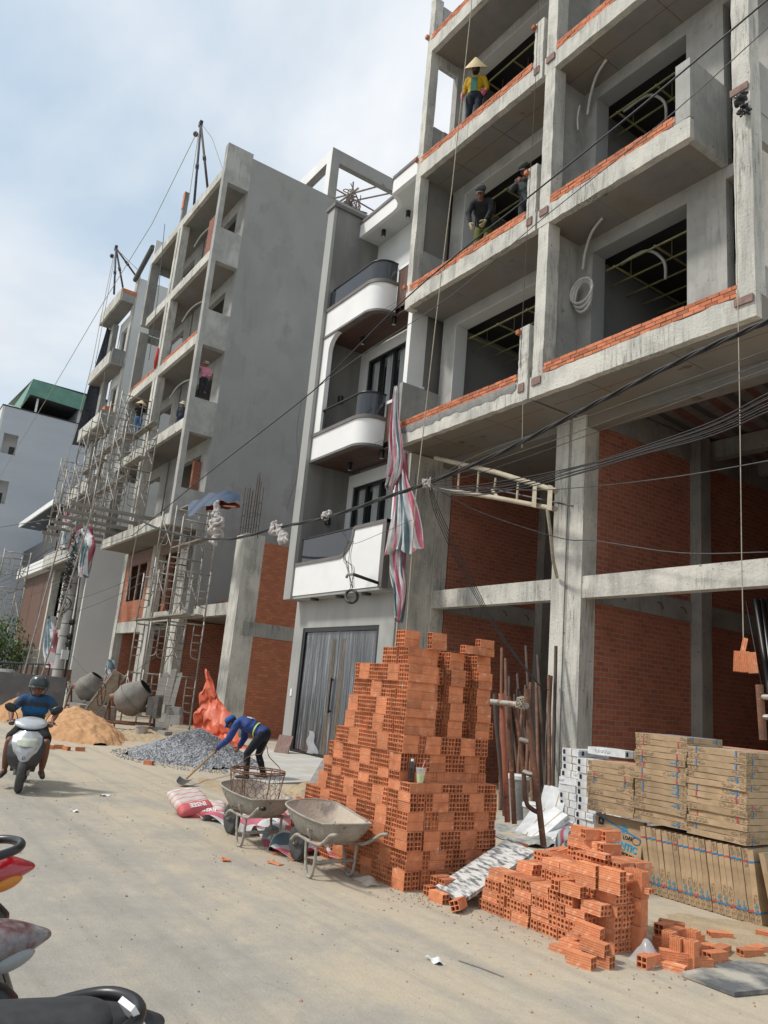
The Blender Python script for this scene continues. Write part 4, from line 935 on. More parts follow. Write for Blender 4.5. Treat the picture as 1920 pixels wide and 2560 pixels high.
# ---- low pile in front of the cartons (local frame: front row along X at Y 4.69) ----
def run2(x0, x1, y, z, key='pile'):   # upright pairs of round hole bricks, ends to the street
    x = x0
    while x < x1-.02:
        BS.put(ME2, x+.0+jit(.001), y+jit(.008), z+.0395, R=RZ(math.pi/2+jit(.02))@RX(math.pi/2), key=key); x += .0405
def runx(y0, y1, xr, z, key='pile'):   # upright slim bricks, ends to +X
    y = y0
    while y < y1:
        BS.put(ME2, xr-.18+jit(.008), y, z+.0395, R=RZ(jit(.02))@RX(math.pi/2), key=key); y += .0405
def lay2(x0, x1, y, z, key='pile'):   # flat pairs, side to the street
    x = x0
    while x < x1-.1:
        for q in (0, 1): BS.put(ME2, x+jit(.004), y+.04+jit(.006), z+q*.0398, jit(.015), key=key)
        for q in (0, 1): BS.put(ME2, x+jit(.004), y+.125+jit(.006), z+q*.0398, jit(.015), key=key)
        x += .183
def run4(x0, x1, y, z, key='pile4'):
    x = x0
    while x < x1-.04: BS.put(ME4, x+.04, y+jit(.01), z, math.pi/2+jit(.02), key=key); x += .082
def pl(fn, x0, x1, y, c): fn(x0, x1, y, c*.0802)
P0 = 4.70
for c, segs in enumerate([
    [('r', -5.18, -4.98), ('r', -4.97, -4.80), ('l', -4.80, -4.62), ('r', -4.60, -4.24), ('l', -4.24, -4.05)],
    [('l', -5.16, -4.98), ('r', -4.98, -4.88), ('r', -4.87, -4.62), ('l', -4.60, -4.42), ('r', -4.42, -4.02)],
    [('r', -5.14, -4.98), ('r', -4.96, -4.80), ('l', -4.80, -4.62), ('r', -4.61, -4.45), ('r', -4.45, -4.27), ('l', -4.27, -4.09)],
    [('l', -5.12, -4.94), ('r', -4.94, -4.64), ('l', -4.64, -4.46), ('r', -4.45, -4.20), ('l', -4.14, -3.96)],
]):
    for ty, a, b in segs: pl(run2 if ty == 'r' else lay2, a, b, P0+.012*c, c)
for c in range(6):
    y = P0+.19+.006*c
    if c in (3, 4): pl(run2 if c % 2 else lay2, -5.1+.03*c, -4.72, y, c)
    if c >= 3: pl(lay2 if c % 2 else run2, -4.7, -4.1, y, c)
for c in range(7):
    y = P0+.38
    if c in (4, 5): pl(run2 if c % 2 else lay2, -4.95, -4.55, y, c)
    if c > 4: pl(lay2 if c % 2 else run2, -4.54, -4.05, y, c)
for c in range(5): runx(P0+.2, P0+.5, -3.93+jit(.01), c*.0802)
MB().box(-5.0, -4.1, P0+.2, P0+.36, .01, .24).box(-4.9, -4.1, P0+.37, P0+.7, .01, .40).build('pile_core', M['brick'], None, label='mass of orange bricks buried in the middle of the low pile', cat='bricks', kind='stuff')
for c in (6, 7): pl(lay2 if c % 2 else run2, -4.72, -4.40, P0+.52, c)
pl(run2, -4.4, -4.05, P0+.53, 6)
# four-hole bricks resting on the pile
for a in ((-4.22, 4.80, .402, 3), (-4.03, 4.83, .402, 4), (-4.22, 4.80, .482, 2), (-4.03, 4.83, .482, 3), (-4.31, 4.74, .322, 4), (-4.36, 4.70, .322, 92),
          (-4.70, 5.27, .643, 4), (-4.50, 5.29, .643, 95), (-4.42, 5.29, .643, 88), (-4.52, 5.18, .643, 70), (-4.36, 5.2, .56, 80)):
    loose(ME4, *a, key='pile4')
loose(ME2, -4.35, 5.06, .562, 2, key='top2'); loose(ME2, -4.08, 4.95, .482, 15, key='top2'); loose(ME2, -4.0, 5.1, .402, 6, key='top2')
loose(ME4, -4.92, 5.2, .40, 60, (-15, 0), 'pile4'); loose(ME4, -4.82, 5.25, .42, 45, (-20, 0), 'pile4')
# stack turned end up behind, and tumbled bricks in front
for c in range(3):
    for x in range(2): loose(ME4, -3.98+.08*x, 5.12+.01*c, .0+.182*c, 90, (-90, 0), 'pile4')
loose(ME4, -4.02, 4.56, .15, 20, (6, 0), 'pile4'); loose(ME2, -4.08, 4.60, .11, 15, (6, 0), 'pile'); loose(ME4, -4.12, 4.62, .0, 18, (0, 0), 'pile4'); loose(ME4, -3.93, 4.52, .075, 14, (3, 0), 'pile4'); loose(ME4, -3.90, 4.55, .0, 10, (0, 0), 'pile4')
loose(ME4, -3.93, 4.40, .0, 12, (0, 0), 'pile4'); loose(ME2, -4.18, 4.50, .0, 8, (0, 0), 'pile'); loose(ME2, -4.14, 4.56, .04, 8, (0, 0), 'pile')
LOOSE = [(ME4, -3.66, 4.80, 0, 96), (ME2, -3.66, 4.98, 0, 20), (ME4, -3.55, 5.12, .0, 60), (ME4, -3.74, 5.22, .0, 30), (ME4, -3.56, 5.38, .0, 85), (ME4, -3.60, 5.55, .0, 100), (ME4, -3.52, 5.72, 0, 75), (ME4, -3.52, 5.84, 0, 90), (ME4, -3.90, 5.92, 0, 60), (ME4, -3.80, 6.42, 0, 10),
         (ME4, -3.82, 5.25, 0, 10), (ME4, -3.80, 5.30, .08, 100), (ME4, -3.92, 5.42, 0, 15), (ME4, -3.72, 5.46, .0, 70), (ME4, -3.9, 5.6, 0, 80), (ME4, -3.68, 5.02, .02, 45), (ME4, -4.05, 5.5, 0, 10), (ME4, -4.04, 5.5, .08, 30), (ME4, -3.98, 5.66, 0, 100), (ME4, -3.96, 5.35, .0, 5), (ME4, -3.94, 5.36, .08, 95)]
for me, x, y, z, a in LOOSE: loose(me, x, y, z, a, key='tumbled')
for c in range(2):
    for x, y in ((-3.62, 5.06), (-3.54, 5.1), (-3.74, 5.14), (-3.70, 5.36)): loose(ME4, x-.02*c, y+.1, 0, 100+7*c, (-90, 0), 'tumbled') if c == 0 else None
loose(ME2, -5.62, 4.62, 0, -8, key='lone'); loose(ME4, -5.18, 4.54, .02, -60, (0, 20), 'lone')
loose(ME4, -15.05, 5.1, 0, 40, key='gravelbrick')
for a in ((-17.6, 3.55, 0, 80), (-17.7, 3.75, 0, 100), (-17.4, 3.8, 0, 60), (-17.5, 4.0, 0, 90), (-17.6, 3.7, .08, 70), (-17.3, 4.15, 0, 20), (-17.15, 4.35, 0, 95), (-17.9, 3.4, 0, 0)): loose(ME4, *a, key='sandbrick')
cp = Vector((0, 0, 1.6)); LAB = {
 'stack': ('orange four hole clay brick laid in the tall stepped stack behind the wheelbarrow', 'bricks of the tall stack'),
 'foot': ('orange four hole clay brick heaped at the foot of the tall stack beside the leaning board', 'bricks at the foot of the tall stack'),
 'pile': ('slim orange clay brick with two round holes in the low pile before the cartons', 'round hole bricks of the low pile'),
 'pile4': ('ribbed four hole clay brick lying on or against the low pile before the cartons', 'ribbed bricks on the low pile'),
 'tumbled': ('ribbed clay brick tumbled on the dusty ground between the low pile and the cartons', 'tumbled bricks by the cartons'),
 'sandbrick': ('red hollow clay brick half sunk at the edge of the orange sand heap', 'bricks at the sand heap'),
 'gravelbrick': ('single red hollow brick lying on the road before the gravel heap', None)}
lonel = ['worn slim clay brick lying flat just left of the leaning board foot', 'clay brick propped aslant between the leaning board and the low pile']
ROWN = {}
def rowlab(key, me, m):
    q = ROWN.setdefault(key, 0)+1; ROWN[key] = q
    if key[0] == 'F': return 'four hole brick %s from corner, tall stack course %s, street face' % (ORD[min(q, 39)], ORD[key[1]+1])
    if key[0] == 'S': return 'four hole brick %s from corner, tall stack course %s, flank face' % (ORD[min(q, 39)], ORD[key[1]+1])
    return 'round hole brick %s from left, low pile course %s, %s row' % (ORD[min(q, 39)], ORD[key[1]], ORD[key[2]])
vis = []
for me, m, key in BS.it:
    p = m.translation
    if key == 'pile': key = ('P', int(round(p.z/.0802-.25))+1, max(1, int(round((p.y-P0)/.19))+1))
    vis.append((me, m, key))
def score(i):
    me, m, key = i; p = m@Vector((.09, 0, .04)); d = (p-cp).length
    if key == 'hid': return d+30
    if isinstance(key, tuple) and key[0] != 'P':
        return d
    return d*.3
order = sorted(range(len(vis)), key=lambda i: score(vis[i])); keep = set(order[:297]); nind = 0; rest = []
LAB['top2'] = ('slim clay brick with two round holes laid askew on top of the low pile', 'askew bricks on the low pile'); LAB['crown'] = ('orange four hole brick crowning the very top of the tall stack', 'crown bricks of the tall stack')
seq = sorted(keep, key=lambda i: (0 if isinstance(vis[i][2], tuple) and vis[i][2][0] != 'P' else 1, i if isinstance(vis[i][2], tuple) and vis[i][2][0] != 'P' else vis[i][1].translation.x))
for i in seq:
    me, m, key = vis[i]
    if isinstance(key, tuple): lab, g = rowlab(key, me, m), ('slim bricks of the low pile' if key[0] == 'P' else 'bricks of the tall stack')
    elif key == 'lone': lab, g = lonel.pop(0), None
    else:
        lab, g = LAB[key]
        if key in ('pile4', 'tumbled', 'foot', 'top2', 'sandbrick'):
            ROWN[key] = ROWN.get(key, 0)+1; lab = {'pile4': 'ribbed four hole brick on the low pile, %s from its left', 'tumbled': 'ribbed brick tumbled between low pile and cartons, %s from the left', 'foot': 'four hole brick heaped at the tall stack foot, %s from the left', 'top2': 'slim brick laid askew on the low pile top, %s from the left', 'sandbrick': 'red brick half sunk at the sand heap edge, %s from the left'}[key] % ORD[min(ROWN[key], 39)]
    o = bpy.data.objects.new('hollow_brick', me); COL.objects.link(o); o.matrix_world = m; tag(o, lab, 'brick', g); nind += 1
rest = [(vis[i][0], vis[i][1]) for i in range(len(vis)) if i not in keep]
sb = MB(); rv = []
cache = {}
for me, m in rest:
    if me.name not in cache: cache[me.name] = ([v.co.copy() for v in me.vertices], [tuple(p.vertices) for p in me.polygons])
    vs, fs = cache[me.name]; sb.add([m@v for v in vs], fs); rv += [rg.random()]*len(fs)
for k in range(13):
    sb.box(LX[k]+.03, RX0[k]-.36 if k >= 8 else RX0[k]-.19, F0+.19+.0, YB[k]-.02, 2*k*ZS+.001*k, 2*(k+1)*ZS-.004); rv += [.5]*6
me = sb.mesh('brick_stack_rest', M['brick'], recalc=False); at = me.attributes.new('rnd', 'FLOAT', 'FACE'); at.data.foreach_set('value', rv)
o = bpy.data.objects.new('brick_stack', me); COL.objects.link(o)
tag(o, 'the many further orange hollow bricks that make up the rest of the tall stepped stack', 'bricks', None, 'stuff')
print('bricks', len(BS.it), 'individual', nind)
# drink bottle and iced tea cup on the ledge
bx, by, bz = -5.9, 4.47, 12*ZS*0+11*ZS+.0015
# ================= organic helper =================
TS = bpy.data.scenes.new('workbench')
def tsdg():
    with bpy.context.temp_override(scene=TS, view_layer=TS.view_layers[0]):
        d = bpy.context.evaluated_depsgraph_get(); d.update(); return d
def fuse(mb, voxel=.012, smooth=3, name='tmp'):
    """melt overlapping solids into one continuous surface"""
    me = mb.mesh(name, M['conc'], recalc=True); me.materials.clear()
    ob = bpy.data.objects.new(name, me); TS.collection.objects.link(ob)
    r = ob.modifiers.new('r', 'REMESH'); r.mode = 'VOXEL'; r.voxel_size = voxel; r.use_smooth_shade = True
    if smooth: s_ = ob.modifiers.new('s', 'SMOOTH'); s_.iterations = smooth; s_.factor = .5
    dg = tsdg()
    m2 = bpy.data.meshes.new_from_object(ob.evaluated_get(dg)); bpy.data.objects.remove(ob)
    return m2
def fobj(mb, name, m, parent, voxel=.012, smooth=3, **k):
    me = fuse(mb, voxel, smooth, name); me.materials.append(m); me.polygons.foreach_set('use_smooth', [True]*len(me.polygons))
    o = bpy.data.objects.new(name, me); COL.objects.link(o)
    if parent is not None: o.parent = parent
    return tag(o, **k)
def textmesh(txt, size, m, name='lettering', bold=.0, ext=.0008):
    c = bpy.data.curves.new(name, 'FONT'); c.body = txt; c.size = size; c.extrude = ext; c.offset = bold; c.align_x = 'CENTER'; c.align_y = 'CENTER'; c.resolution_u = 2
    o = bpy.data.objects.new(name, c); TS.collection.objects.link(o); dg = tsdg()
    me = bpy.data.meshes.new_from_object(o.evaluated_get(dg)); bpy.data.objects.remove(o); me.materials.clear(); me.materials.append(m); return me
def text(txt, size, m, parent, loc, R, bold=0, name='lettering'):
    o = bpy.data.objects.new(name, textmesh(txt, size, m, name, bold)); COL.objects.link(o); o.parent = parent
    o.matrix_local = Matrix.Translation(loc)@R.to_4x4(); return o
# ================= tile cartons =================
def cartonmat(name, base, ink, red=False):
    m, t, b = newmat(name); b.inputs['Roughness'].default_value = .75
    co = N(t, 'ShaderNodeTexCoord'); s = N(t, 'ShaderNodeSeparateXYZ'); L(t, co.outputs['Object'], s.inputs[0])
    n = N(t, 'ShaderNodeTexNoise', i_Scale=7.0, i_Detail=5.0); L(t, co.outputs['Object'], n.inputs[0])
    r = N(t, 'ShaderNodeValToRGB'); r.color_ramp.elements[0].position = .35; r.color_ramp.elements[0].color = rgba(tuple(x*.78 for x in base)); r.color_ramp.elements[1].position = .65; r.color_ramp.elements[1].color = rgba(base); L(t, n.outputs[0], r.inputs[0])
    # small printed lines along the narrow sides
    ad = N(t, 'ShaderNodeMath', operation='ADD'); L(t, s.outputs[0], ad.inputs[0]); L(t, s.outputs[1], ad.inputs[1])
    cb_ = N(t, 'ShaderNodeCombineXYZ'); q = N(t, 'ShaderNodeMath', operation='MULTIPLY', i_1=85.0); L(t, ad.outputs[0], q.inputs[0]); L(t, q.outputs[0], cb_.inputs[0])
    q2 = N(t, 'ShaderNodeMath', operation='MULTIPLY', i_1=160.0); L(t, s.outputs[2], q2.inputs[0]); q3 = N(t, 'ShaderNodeMath', operation='FLOOR'); L(t, q2.outputs[0], q3.inputs[0]); L(t, q3.outputs[0], cb_.inputs[1])
    w_ = N(t, 'ShaderNodeTexWhiteNoise', noise_dimensions='2D'); f1 = N(t, 'ShaderNodeVectorMath', operation='FLOOR'); L(t, cb_.outputs[0], f1.inputs[0]); L(t, f1.outputs[0], w_.inputs['Vector'])
    g = N(t, 'ShaderNodeMath', operation='GREATER_THAN', i_1=.42); L(t, w_.outputs['Value'], g.inputs[0])
    ab = N(t, 'ShaderNodeMath', operation='ABSOLUTE'); L(t, ad.outputs[0], ab.inputs[0])
    oi = N(t, 'ShaderNodeObjectInfo'); mr = N(t, 'ShaderNodeMapRange'); mr.inputs[3].default_value = .26; mr.inputs[4].default_value = .44; L(t, oi.outputs['Random'], mr.inputs[0])
    sb_ = N(t, 'ShaderNodeMath', operation='SUBTRACT'); L(t, mr.outputs[0], sb_.inputs[0]); sb_.inputs[1].default_value = .3
    a2 = N(t, 'ShaderNodeMath', operation='ADD'); L(t, ad.outputs[0], a2.inputs[0]); L(t, sb_.outputs[0], a2.inputs[1])
    zr = N(t, 'ShaderNodeMath', operation='LESS_THAN', i_1=.019); za = N(t, 'ShaderNodeMath', operation='ABSOLUTE'); L(t, s.outputs[2], za.inputs[0]); L(t, za.outputs[0], zr.inputs[0])
    mo = N(t, 'ShaderNodeMath', operation='PINGPONG', i_1=.3); L(t, a2.outputs[0], mo.inputs[0])
    lt = N(t, 'ShaderNodeMath', operation='LESS_THAN', i_1=.13); L(t, mo.outputs[0], lt.inputs[0])
    m1 = N(t, 'ShaderNodeMath', operation='MULTIPLY'); L(t, g.outputs[0], m1.inputs[0]); L(t, zr.outputs[0], m1.inputs[1]); m2 = N(t, 'ShaderNodeMath', operation='MULTIPLY'); L(t, m1.outputs[0], m2.inputs[0]); L(t, lt.outputs[0], m2.inputs[1])
    m3 = N(t, 'ShaderNodeMath', operation='MULTIPLY', i_1=.62); L(t, m2.outputs[0], m3.inputs[0])
    mi = N(t, 'ShaderNodeMixRGB'); mi.inputs[2].default_value = rgba(ink); L(t, m3.outputs[0], mi.inputs[0]); L(t, r.outputs[0], mi.inputs[1])
    mr2 = N(t, 'ShaderNodeMapRange'); mr2.inputs[3].default_value = .86; mr2.inputs[4].default_value = 1.1; L(t, oi.outputs['Random'], mr2.inputs[0])
    mu = N(t, 'ShaderNodeVectorMath', operation='SCALE'); L(t, mi.outputs[0], mu.inputs[0]); L(t, mr2.outputs[0], mu.inputs['Scale']); L(t, mu.outputs[0], b.inputs['Base Color'])
    nb = N(t, 'ShaderNodeTexNoise', i_Scale=14.0, i_Detail=3.0); L(t, co.outputs['Object'], nb.inputs[0]); bu = N(t, 'ShaderNodeBump', i_Strength=.35, i_Distance=.02); L(t, nb.outputs[0], bu.inputs['Height']); L(t, bu.outputs[0], b.inputs['Normal'])
    return m
M['carton'] = cartonmat('brown_carton', (.45, .32, .19), (.10, .065, .04))
M['cartonw'] = cartonmat('white_carton', (.66, .67, .68), (.10, .10, .11))
M['blue'] = hexm('blue_strap', '#2f86bd', .45); M['redstrap'] = hexm('red_strap', '#c8505a', .45); M['ink'] = hexm('black_ink', '#1c1a18', .7); M['blueink'] = hexm('blue_ink', '#2f9cc4', .6)
def dented(w, d, h, seed, n=6, amt=.004):
    """box centred on the origin with soft dents and slightly rounded corners"""
    r_ = random.Random(seed); bm = bmesh.new(); bmesh.ops.create_cube(bm, size=1); bmesh.ops.subdivide_edges(bm, edges=[e for e in bm.edges if abs(e.verts[0].co.z-e.verts[1].co.z) < .1], cuts=n, use_grid_fill=True)
    for v in bm.verts:
        v.co = Vector((v.co.x*w, v.co.y*d, v.co.z*h))+Vector((r_.uniform(-amt, amt), r_.uniform(-amt, amt), r_.uniform(-amt, amt)*.7))
    mb = MB(); bm.verts.index_update(); mb.add([v.co[:] for v in bm.verts], [tuple(v.index for v in f.verts) for f in bm.faces]); bm.free(); return mb
CPROTO = []
for k in range(3):
    e = empty('tile_carton', (0, 0, -50)); lbuild(dented(.595, .595, .053, k, 5, .003), 'box', M['carton'], e)
    for sx in ((-.2, .2) if k != 1 else (.21,)):
        s_ = MB(); w2 = .3; hh = .0295
        s_.box(sx-.006, sx+.006, -w2-.002, w2+.002, hh-.0006, hh+.0012).box(sx-.006, sx+.006, -w2-.003, -w2-.0015, -hh, hh-.0006).box(sx-.006, sx+.006, w2+.0015, w2+.003, -hh, hh-.0006)
        lbuild(s_, 'strap', M['redstrap'] if k == 2 else M['blue'], e)
    lbuild(MB().box(.13, .185, -.3015, -.3, -.006, .004), 'brand_print', M['blueink'], e) if k != 2 else None
    CPROTO.append(e)
used_proto = set()
def carton(loc, rot, label, group, k=None):
    k = rg.randrange(3) if k is None else k
    if k not in used_proto:
        used_proto.add(k); e = CPROTO[k]; e.location = loc; e.rotation_euler = rot; tag(e, label, 'carton', group); return e
    e = copy_tree(CPROTO[k], None, loc, rot, label); e['group'] = group; e['category'] = 'carton'; return e
sn = 0
for (nm, cx, cy, z0, z1) in (('left', -5.64, 7.15, .64, 1.17), ('middle', -5.03, 7.15, .64, 1.48), ('right hand', -4.425, 7.15, .62, 1.40)):
    n = int(round((z1-z0)/.0565))
    for i in range(n):
        lab = 'brown tile carton %s up in the %s stack of flat cartons' % (ORD[i+1], nm)
        if i == n-1: lab = 'topmost brown tile carton of the %s flat stack' % nm
        carton((cx+jit(.008), cy+jit(.010), z0+.028+i*.0565), (0, 0, rg.choice([0, math.pi/2, math.pi, -math.pi/2])+jit(.015)), lab, 'flat stacked tile cartons')
for (cx, cy, zt, nm) in ((-5.05, 7.80, 1.45, 'left'), (-4.42, 7.82, 1.45, 'right')):
    for i in range(25):
        z = .03+i*.0565
        if z > zt: break
        carton((cx+jit(.01), cy+jit(.01), z), (0, 0, rg.choice([0, math.pi/2])+jit(.01)), 'brown carton %s up in the rear row %s stack' % (ORD[i+1], nm), 'rear row of tile cartons')
for i in range(20):
    x = -5.18+i*.0585
    carton((x, 7.15+jit(.008), .30), (0, math.radians(90-9+i*.12), jit(.012)), 'brown tile carton on edge, %s from the left under the flat stacks' % ORD[i+1], 'tile cartons standing on edge', 0 if i % 3 else 2)
# pallet boards behind the upright row
# the carton that shows its printed face
e = empty('printed_carton', (-5.58, 6.93, .31), 'brown carton with large blue and black print leaning under the left flat stack', 'carton'); e.rotation_euler = (math.radians(-7), 0, 0)
lbuild(dented(.60, .055, .61, 77, 5, .002), 'box', M['carton'], e)
RF = Matrix.Rotation(math.radians(90), 3, 'X')
text('ROMANTIC', .088, M['blueink'], e, (.02, -.031, .055), RY(math.radians(8))@RF, .0035); text('GRANITE - PORCELAIN', .036, M['ink'], e, (.03, -.031, -.02), RY(math.radians(8))@RF, .002); text('600 X 600', .045, M['ink'], e, (.04, -.031, -.07), RY(math.radians(8))@RF, .002)
text('LOẠI', .05, M['ink'], e, (.12, -.031, .125), RF, .001)
lbuild(MB().tube([(.23+.05*math.cos(a), -.031, .115+.035*math.sin(a)) for a in [k*math.pi/10 for k in range(20)]], .0025, 4, closed=True), 'circle_print', M['ink'], e)
lbuild(MB().box(-.26, -.19, -.0315, -.030, .20, .27), 'emblem', M['ink'], e); text('A', .05, M['carton'], e, (-.225, -.0325, .235), RF, .002)
st = MB()
for k in range(10):
    a = k*math.pi/5; st.beam((.07+.01*math.cos(a), -.0312, .2+.01*math.sin(a)), (.07+.05*math.cos(a), -.0312, .2+.05*math.sin(a)), .001, .008)
lbuild(st, 'starburst_print', M['blueink'], e); lbuild(MB().beam((-.3, -.031, .295), (.3, -.031, .13), .002, .014), 'strap', M['blue'], e)
# end carton turned to show its face at the right
e = empty('tile_carton', (-3.93, 7.13, .30), 'brown carton on edge at the right end of the upright row, broad face showing', 'carton'); e.rotation_euler = (0, math.radians(-12), 0)
lbuild(dented(.05, .6, .6, 78, 5, .003), 'box', M['carton'], e); lbuild(MB().box(.0265, .029, -.19, -.178, -.3, .3), 'strap', M['blue'], e); lbuild(MB().box(-.028, .029, -.19, -.178, .3, .302), 'strap', M['blue'], e)
# white cartons
WPROTO = empty('white_carton', (0, 0, -50)); lbuild(dented(.31, .6, .092, 5, 4, .003), 'box', M['cartonw'], WPROTO)
lbuild(MB().box(-.13, -.09, -.3045, -.3025, -.028, .028), 'square_label', M['ink'], WPROTO); lbuild(MB().box(.02, .032, -.3035, .3, .0475, .049).box(.02, .032, -.304, -.3025, -.046, .0475), 'band', hexm('tan_band', '#b39a6a', .6), WPROTO)
lbuild(MB().box(.157, .159, -.24, -.2, -.028, .028), 'square_label', M['ink'], WPROTO)
wf_ = True
def wcarton(loc, rot, label, group):
    global wf_
    if wf_: wf_ = False; e = WPROTO; e.location = loc; e.rotation_euler = rot
    else: e = copy_tree(WPROTO, None, loc, rot)
    return tag(e, label, 'carton', group)
for i in range(12): wcarton((-7.68+jit(.015)-.004*(11-i), 8.8+jit(.01), .05+i*.0955), (0, 0, jit(.03)+(math.pi if i in (2, 6, 7) else 0)), 'white carton %s up in the left column beside the twin concrete columns' % ORD[i+1], 'white cartons')
for i in range(11): wcarton((-7.32+jit(.015), 8.72+jit(.02), .05+i*.0955), (0, 0, jit(.04)), 'white carton %s up in the second column, partly behind the brown cartons' % ORD[i+1], 'white cartons')
wcarton((-7.15, 8.75, 1.16), (0, 0, math.pi/2+.03), 'white carton laid crosswise on top of the white cartons', 'white cartons')
for i in range(8): wcarton((-6.95+jit(.015), 8.80+jit(.02), .05+i*.0955), (0, 0, jit(.04)), 'white carton %s up in the third column behind the brown cartons' % ORD[i+1], 'white cartons')
for j, (x, y, z, r) in enumerate(((-8.06, 8.55, .30, (math.radians(72), 0, .1)), (-7.92, 8.5, .30, (math.radians(75), .1, .05)), (-8.0, 8.2, .12, (math.radians(30), 0, .3)), (-7.75, 8.15, .12, (math.radians(40), .2, -.2)), (-7.5, 8.2, .08, (math.radians(20), 0, .2)))):
    wcarton((x, y, z), r, ['torn white carton leaning on the left white column, left one', 'torn white carton leaning on the left white column, right one', 'white carton fallen forward over the rubble, left one', 'white carton fallen forward over the rubble, middle one', 'white carton fallen forward over the rubble, right one'][j], 'fallen white cartons')
# ================= boards, tubes, rack =================
def boardmat():
    return mat('plaster_smeared_board', (.56, .55, .52), (.12, .12, .125), 9, 12, .85, .3, 30, stretch=(1, 3.5, 1), lo=.40, hi=.54)
M['board'] = boardmat()
def quadboard(name, p, th, m, **k):
    p = [Vector(q) for q in p]; n = (p[1]-p[0]).cross(p[3]-p[0]).normalized()*th
    if n.z < 0: n = -n
    mb = MB(); nn = 6; top = []; 
    vs = [q for q in p]+[q+n for q in p]; mb.add(vs, [(0, 3, 2, 1), (4, 5, 6, 7), (0, 1, 5, 4), (1, 2, 6, 5), (2, 3, 7, 6), (3, 0, 4, 7)]); return mb.build(name, m, None, **k)
a, b = P(1090, 2223, Z=.07), P(1156, 2261, Z=.04); c2_, d2_ = P(*(1338, 2137), Y=5.36), P(*(1272, 2102), Y=5.42)
quadboard('leaning_board', [a, b, c2_, d2_], .03, M['board'], label='black and white plaster smeared board leaning between the tall stack and the low pile', cat='board')
quadboard('flat_board', [P(1703, 2440, Z=.005), P(1836, 2492, Z=.005), P(2060, 2470, Z=.005), P(1935, 2390, Z=.005)], .025, mat('dusty_slate_board', (.40, .37, .31), (.10, .105, .11), 3, 8, .85, .25, 25, lo=.4, hi=.6), label='chipped dark grey board lying flat on the dust at the right edge', cat='board')
MB().beam(P(752, 2020, Y=5.0), P(818, 1905, Y=5.9), .15, .035).build('formwork_plank', M['plank'], None, label='long narrow plank leaning behind the tall brick stack', cat='plank')
def tube_obj(name, pts, r, m, label, cat, group=None, n=9):
    pts = [Vector(p) for p in pts]; o = MB().tube([q-pts[0] for q in pts], r, n).mesh(name, m, 45); ob = bpy.data.objects.new(name, o); COL.objects.link(ob); ob.location = pts[0]; return tag(ob, label, cat, group)
rg = random.Random(77)
for i in range(20):
    bx_ = 1250+i*6.8+rg.uniform(-6, 6); by_ = 1968+rg.uniform(-25, 12); tx = bx_-rg.uniform(-20, 45)*(1 if i > 4 else .3); ty = rg.choice([1625, 1650, 1690, 1700, 1720, 1760])+rg.uniform(-15, 20); Yb = 9.3+.25*(i % 3)
    tube_obj('steel_prop', [P(bx_, by_, Z=.01) if 0 else Vector((P(bx_, by_, Y=Yb).x, Yb, .01)), P(tx, ty, Y=Yb+.55)], .03, M['rustdark'] if i % 3 else M['rust'], 'rusty steel prop, %s from the left in the bundle leaning behind the twin columns' % ORD[i+1], 'prop', 'bundle of rusty props')
# tied rack of old scaffold tubes next to the tall stack
f = [('orange_pipe', [(1253, 1734), (1257, 1790), (1262, 1900), (1269, 2056)], .031, 'orangepaint', 'orange painted steel tube standing upright beside the tall brick stack', 6.15),
     ('rusty_pipe', [(1271, 1740), (1275, 1830), (1281, 1960), (1286, 2060)], .028, 'rust', 'brown rusty tube standing just right of the orange tube', 6.3),
     ('rusty_pipe', [(1237, 1735), (1240, 1800), (1247, 1870), (1262, 2040)], .025, 'rustdark', 'dark rusty tube standing just left of the orange tube', 6.35)]
for nm, pp, r, m, lab, Y in f: tube_obj(nm, [P(*q, Y=Y) for q in pp], r, M[m], lab, 'tube')
e = empty('old_scaffold_frame', P(1300, 2000, Y=6.2), 'rusty walk through scaffold frame propped upright in front of the twin columns', 'scaffold frame')
Q = lambda zx, zy, Y=6.2: P(1220+zx*.1989, 1680+zy*.1989, Y=Y)
MB().tube([Q(490, 215), Q(500, 500), Q(560, 1000), Q(620, 1500), Q(700, 2200)], .031, 10).build('leg', M['rust'], e, smooth=45)
MB().tube([Q(345, 470), Q(385, 700), Q(425, 1050), Q(455, 1350), Q(465, 1580), Q(500, 1680), Q(560, 1730), Q(640, 1770)], .024, 9).build('leg', M['rust'], e, smooth=45)
MB().tube([Q(410, 850), Q(530, 885)], .028, 8).build('rung', M['steelpole'], e, smooth=45); MB().tube([Q(455, 1255), Q(520, 1285), Q(600, 1295)], .028, 8).build('rung', M['steelpole'], e, smooth=45)
tube_obj('lashed_crossbar', [Q(40, 372, 6.12), Q(490, 425, 6.1)], .032, M['steelpole'], 'pale steel tube lashed across the upright rusty tubes', 'tube')
lk = MB()
for k in range(5): lk.tube([Q(395+4*k, 375+6*k, 6.05)+Vector((.05*math.cos(a), .05*math.sin(a)*.6, .06*math.sin(a+k))) for a in [q*math.pi/4 for q in range(8)]], .007, 5, closed=True)
lk.build('lashing', M['rope'], None, label='knot of pale rope tying the crossbar to the rusty frame', cat='rope')
# bucket and grey bin between the tubes
for (px, py, Y, r, h, lab, nm) in ((1338, 1990, 8.6, .17, .30, 'grey lidded paint bucket behind the rusty frame', 'paint_bucket'), (1292, 1995, 8.8, .18, .62, 'tall dull grey drum with a pale lid behind the orange tube', 'grey_drum')):
    p = P(px, py, Y=Y); e = empty(nm, (p.x, Y, 0), lab, 'bucket' if 'bucket' in nm else 'drum')
    lbuild(MB().lathe([(r*.86, 0), (r, h)], n=24), 'body', M['conc'], e, 40); lbuild(MB().lathe([(r*1.05, h-.03), (r*1.05, h+.02), (r*.95, h+.03)], n=24), 'lid', M['plasterB'], e, 40)
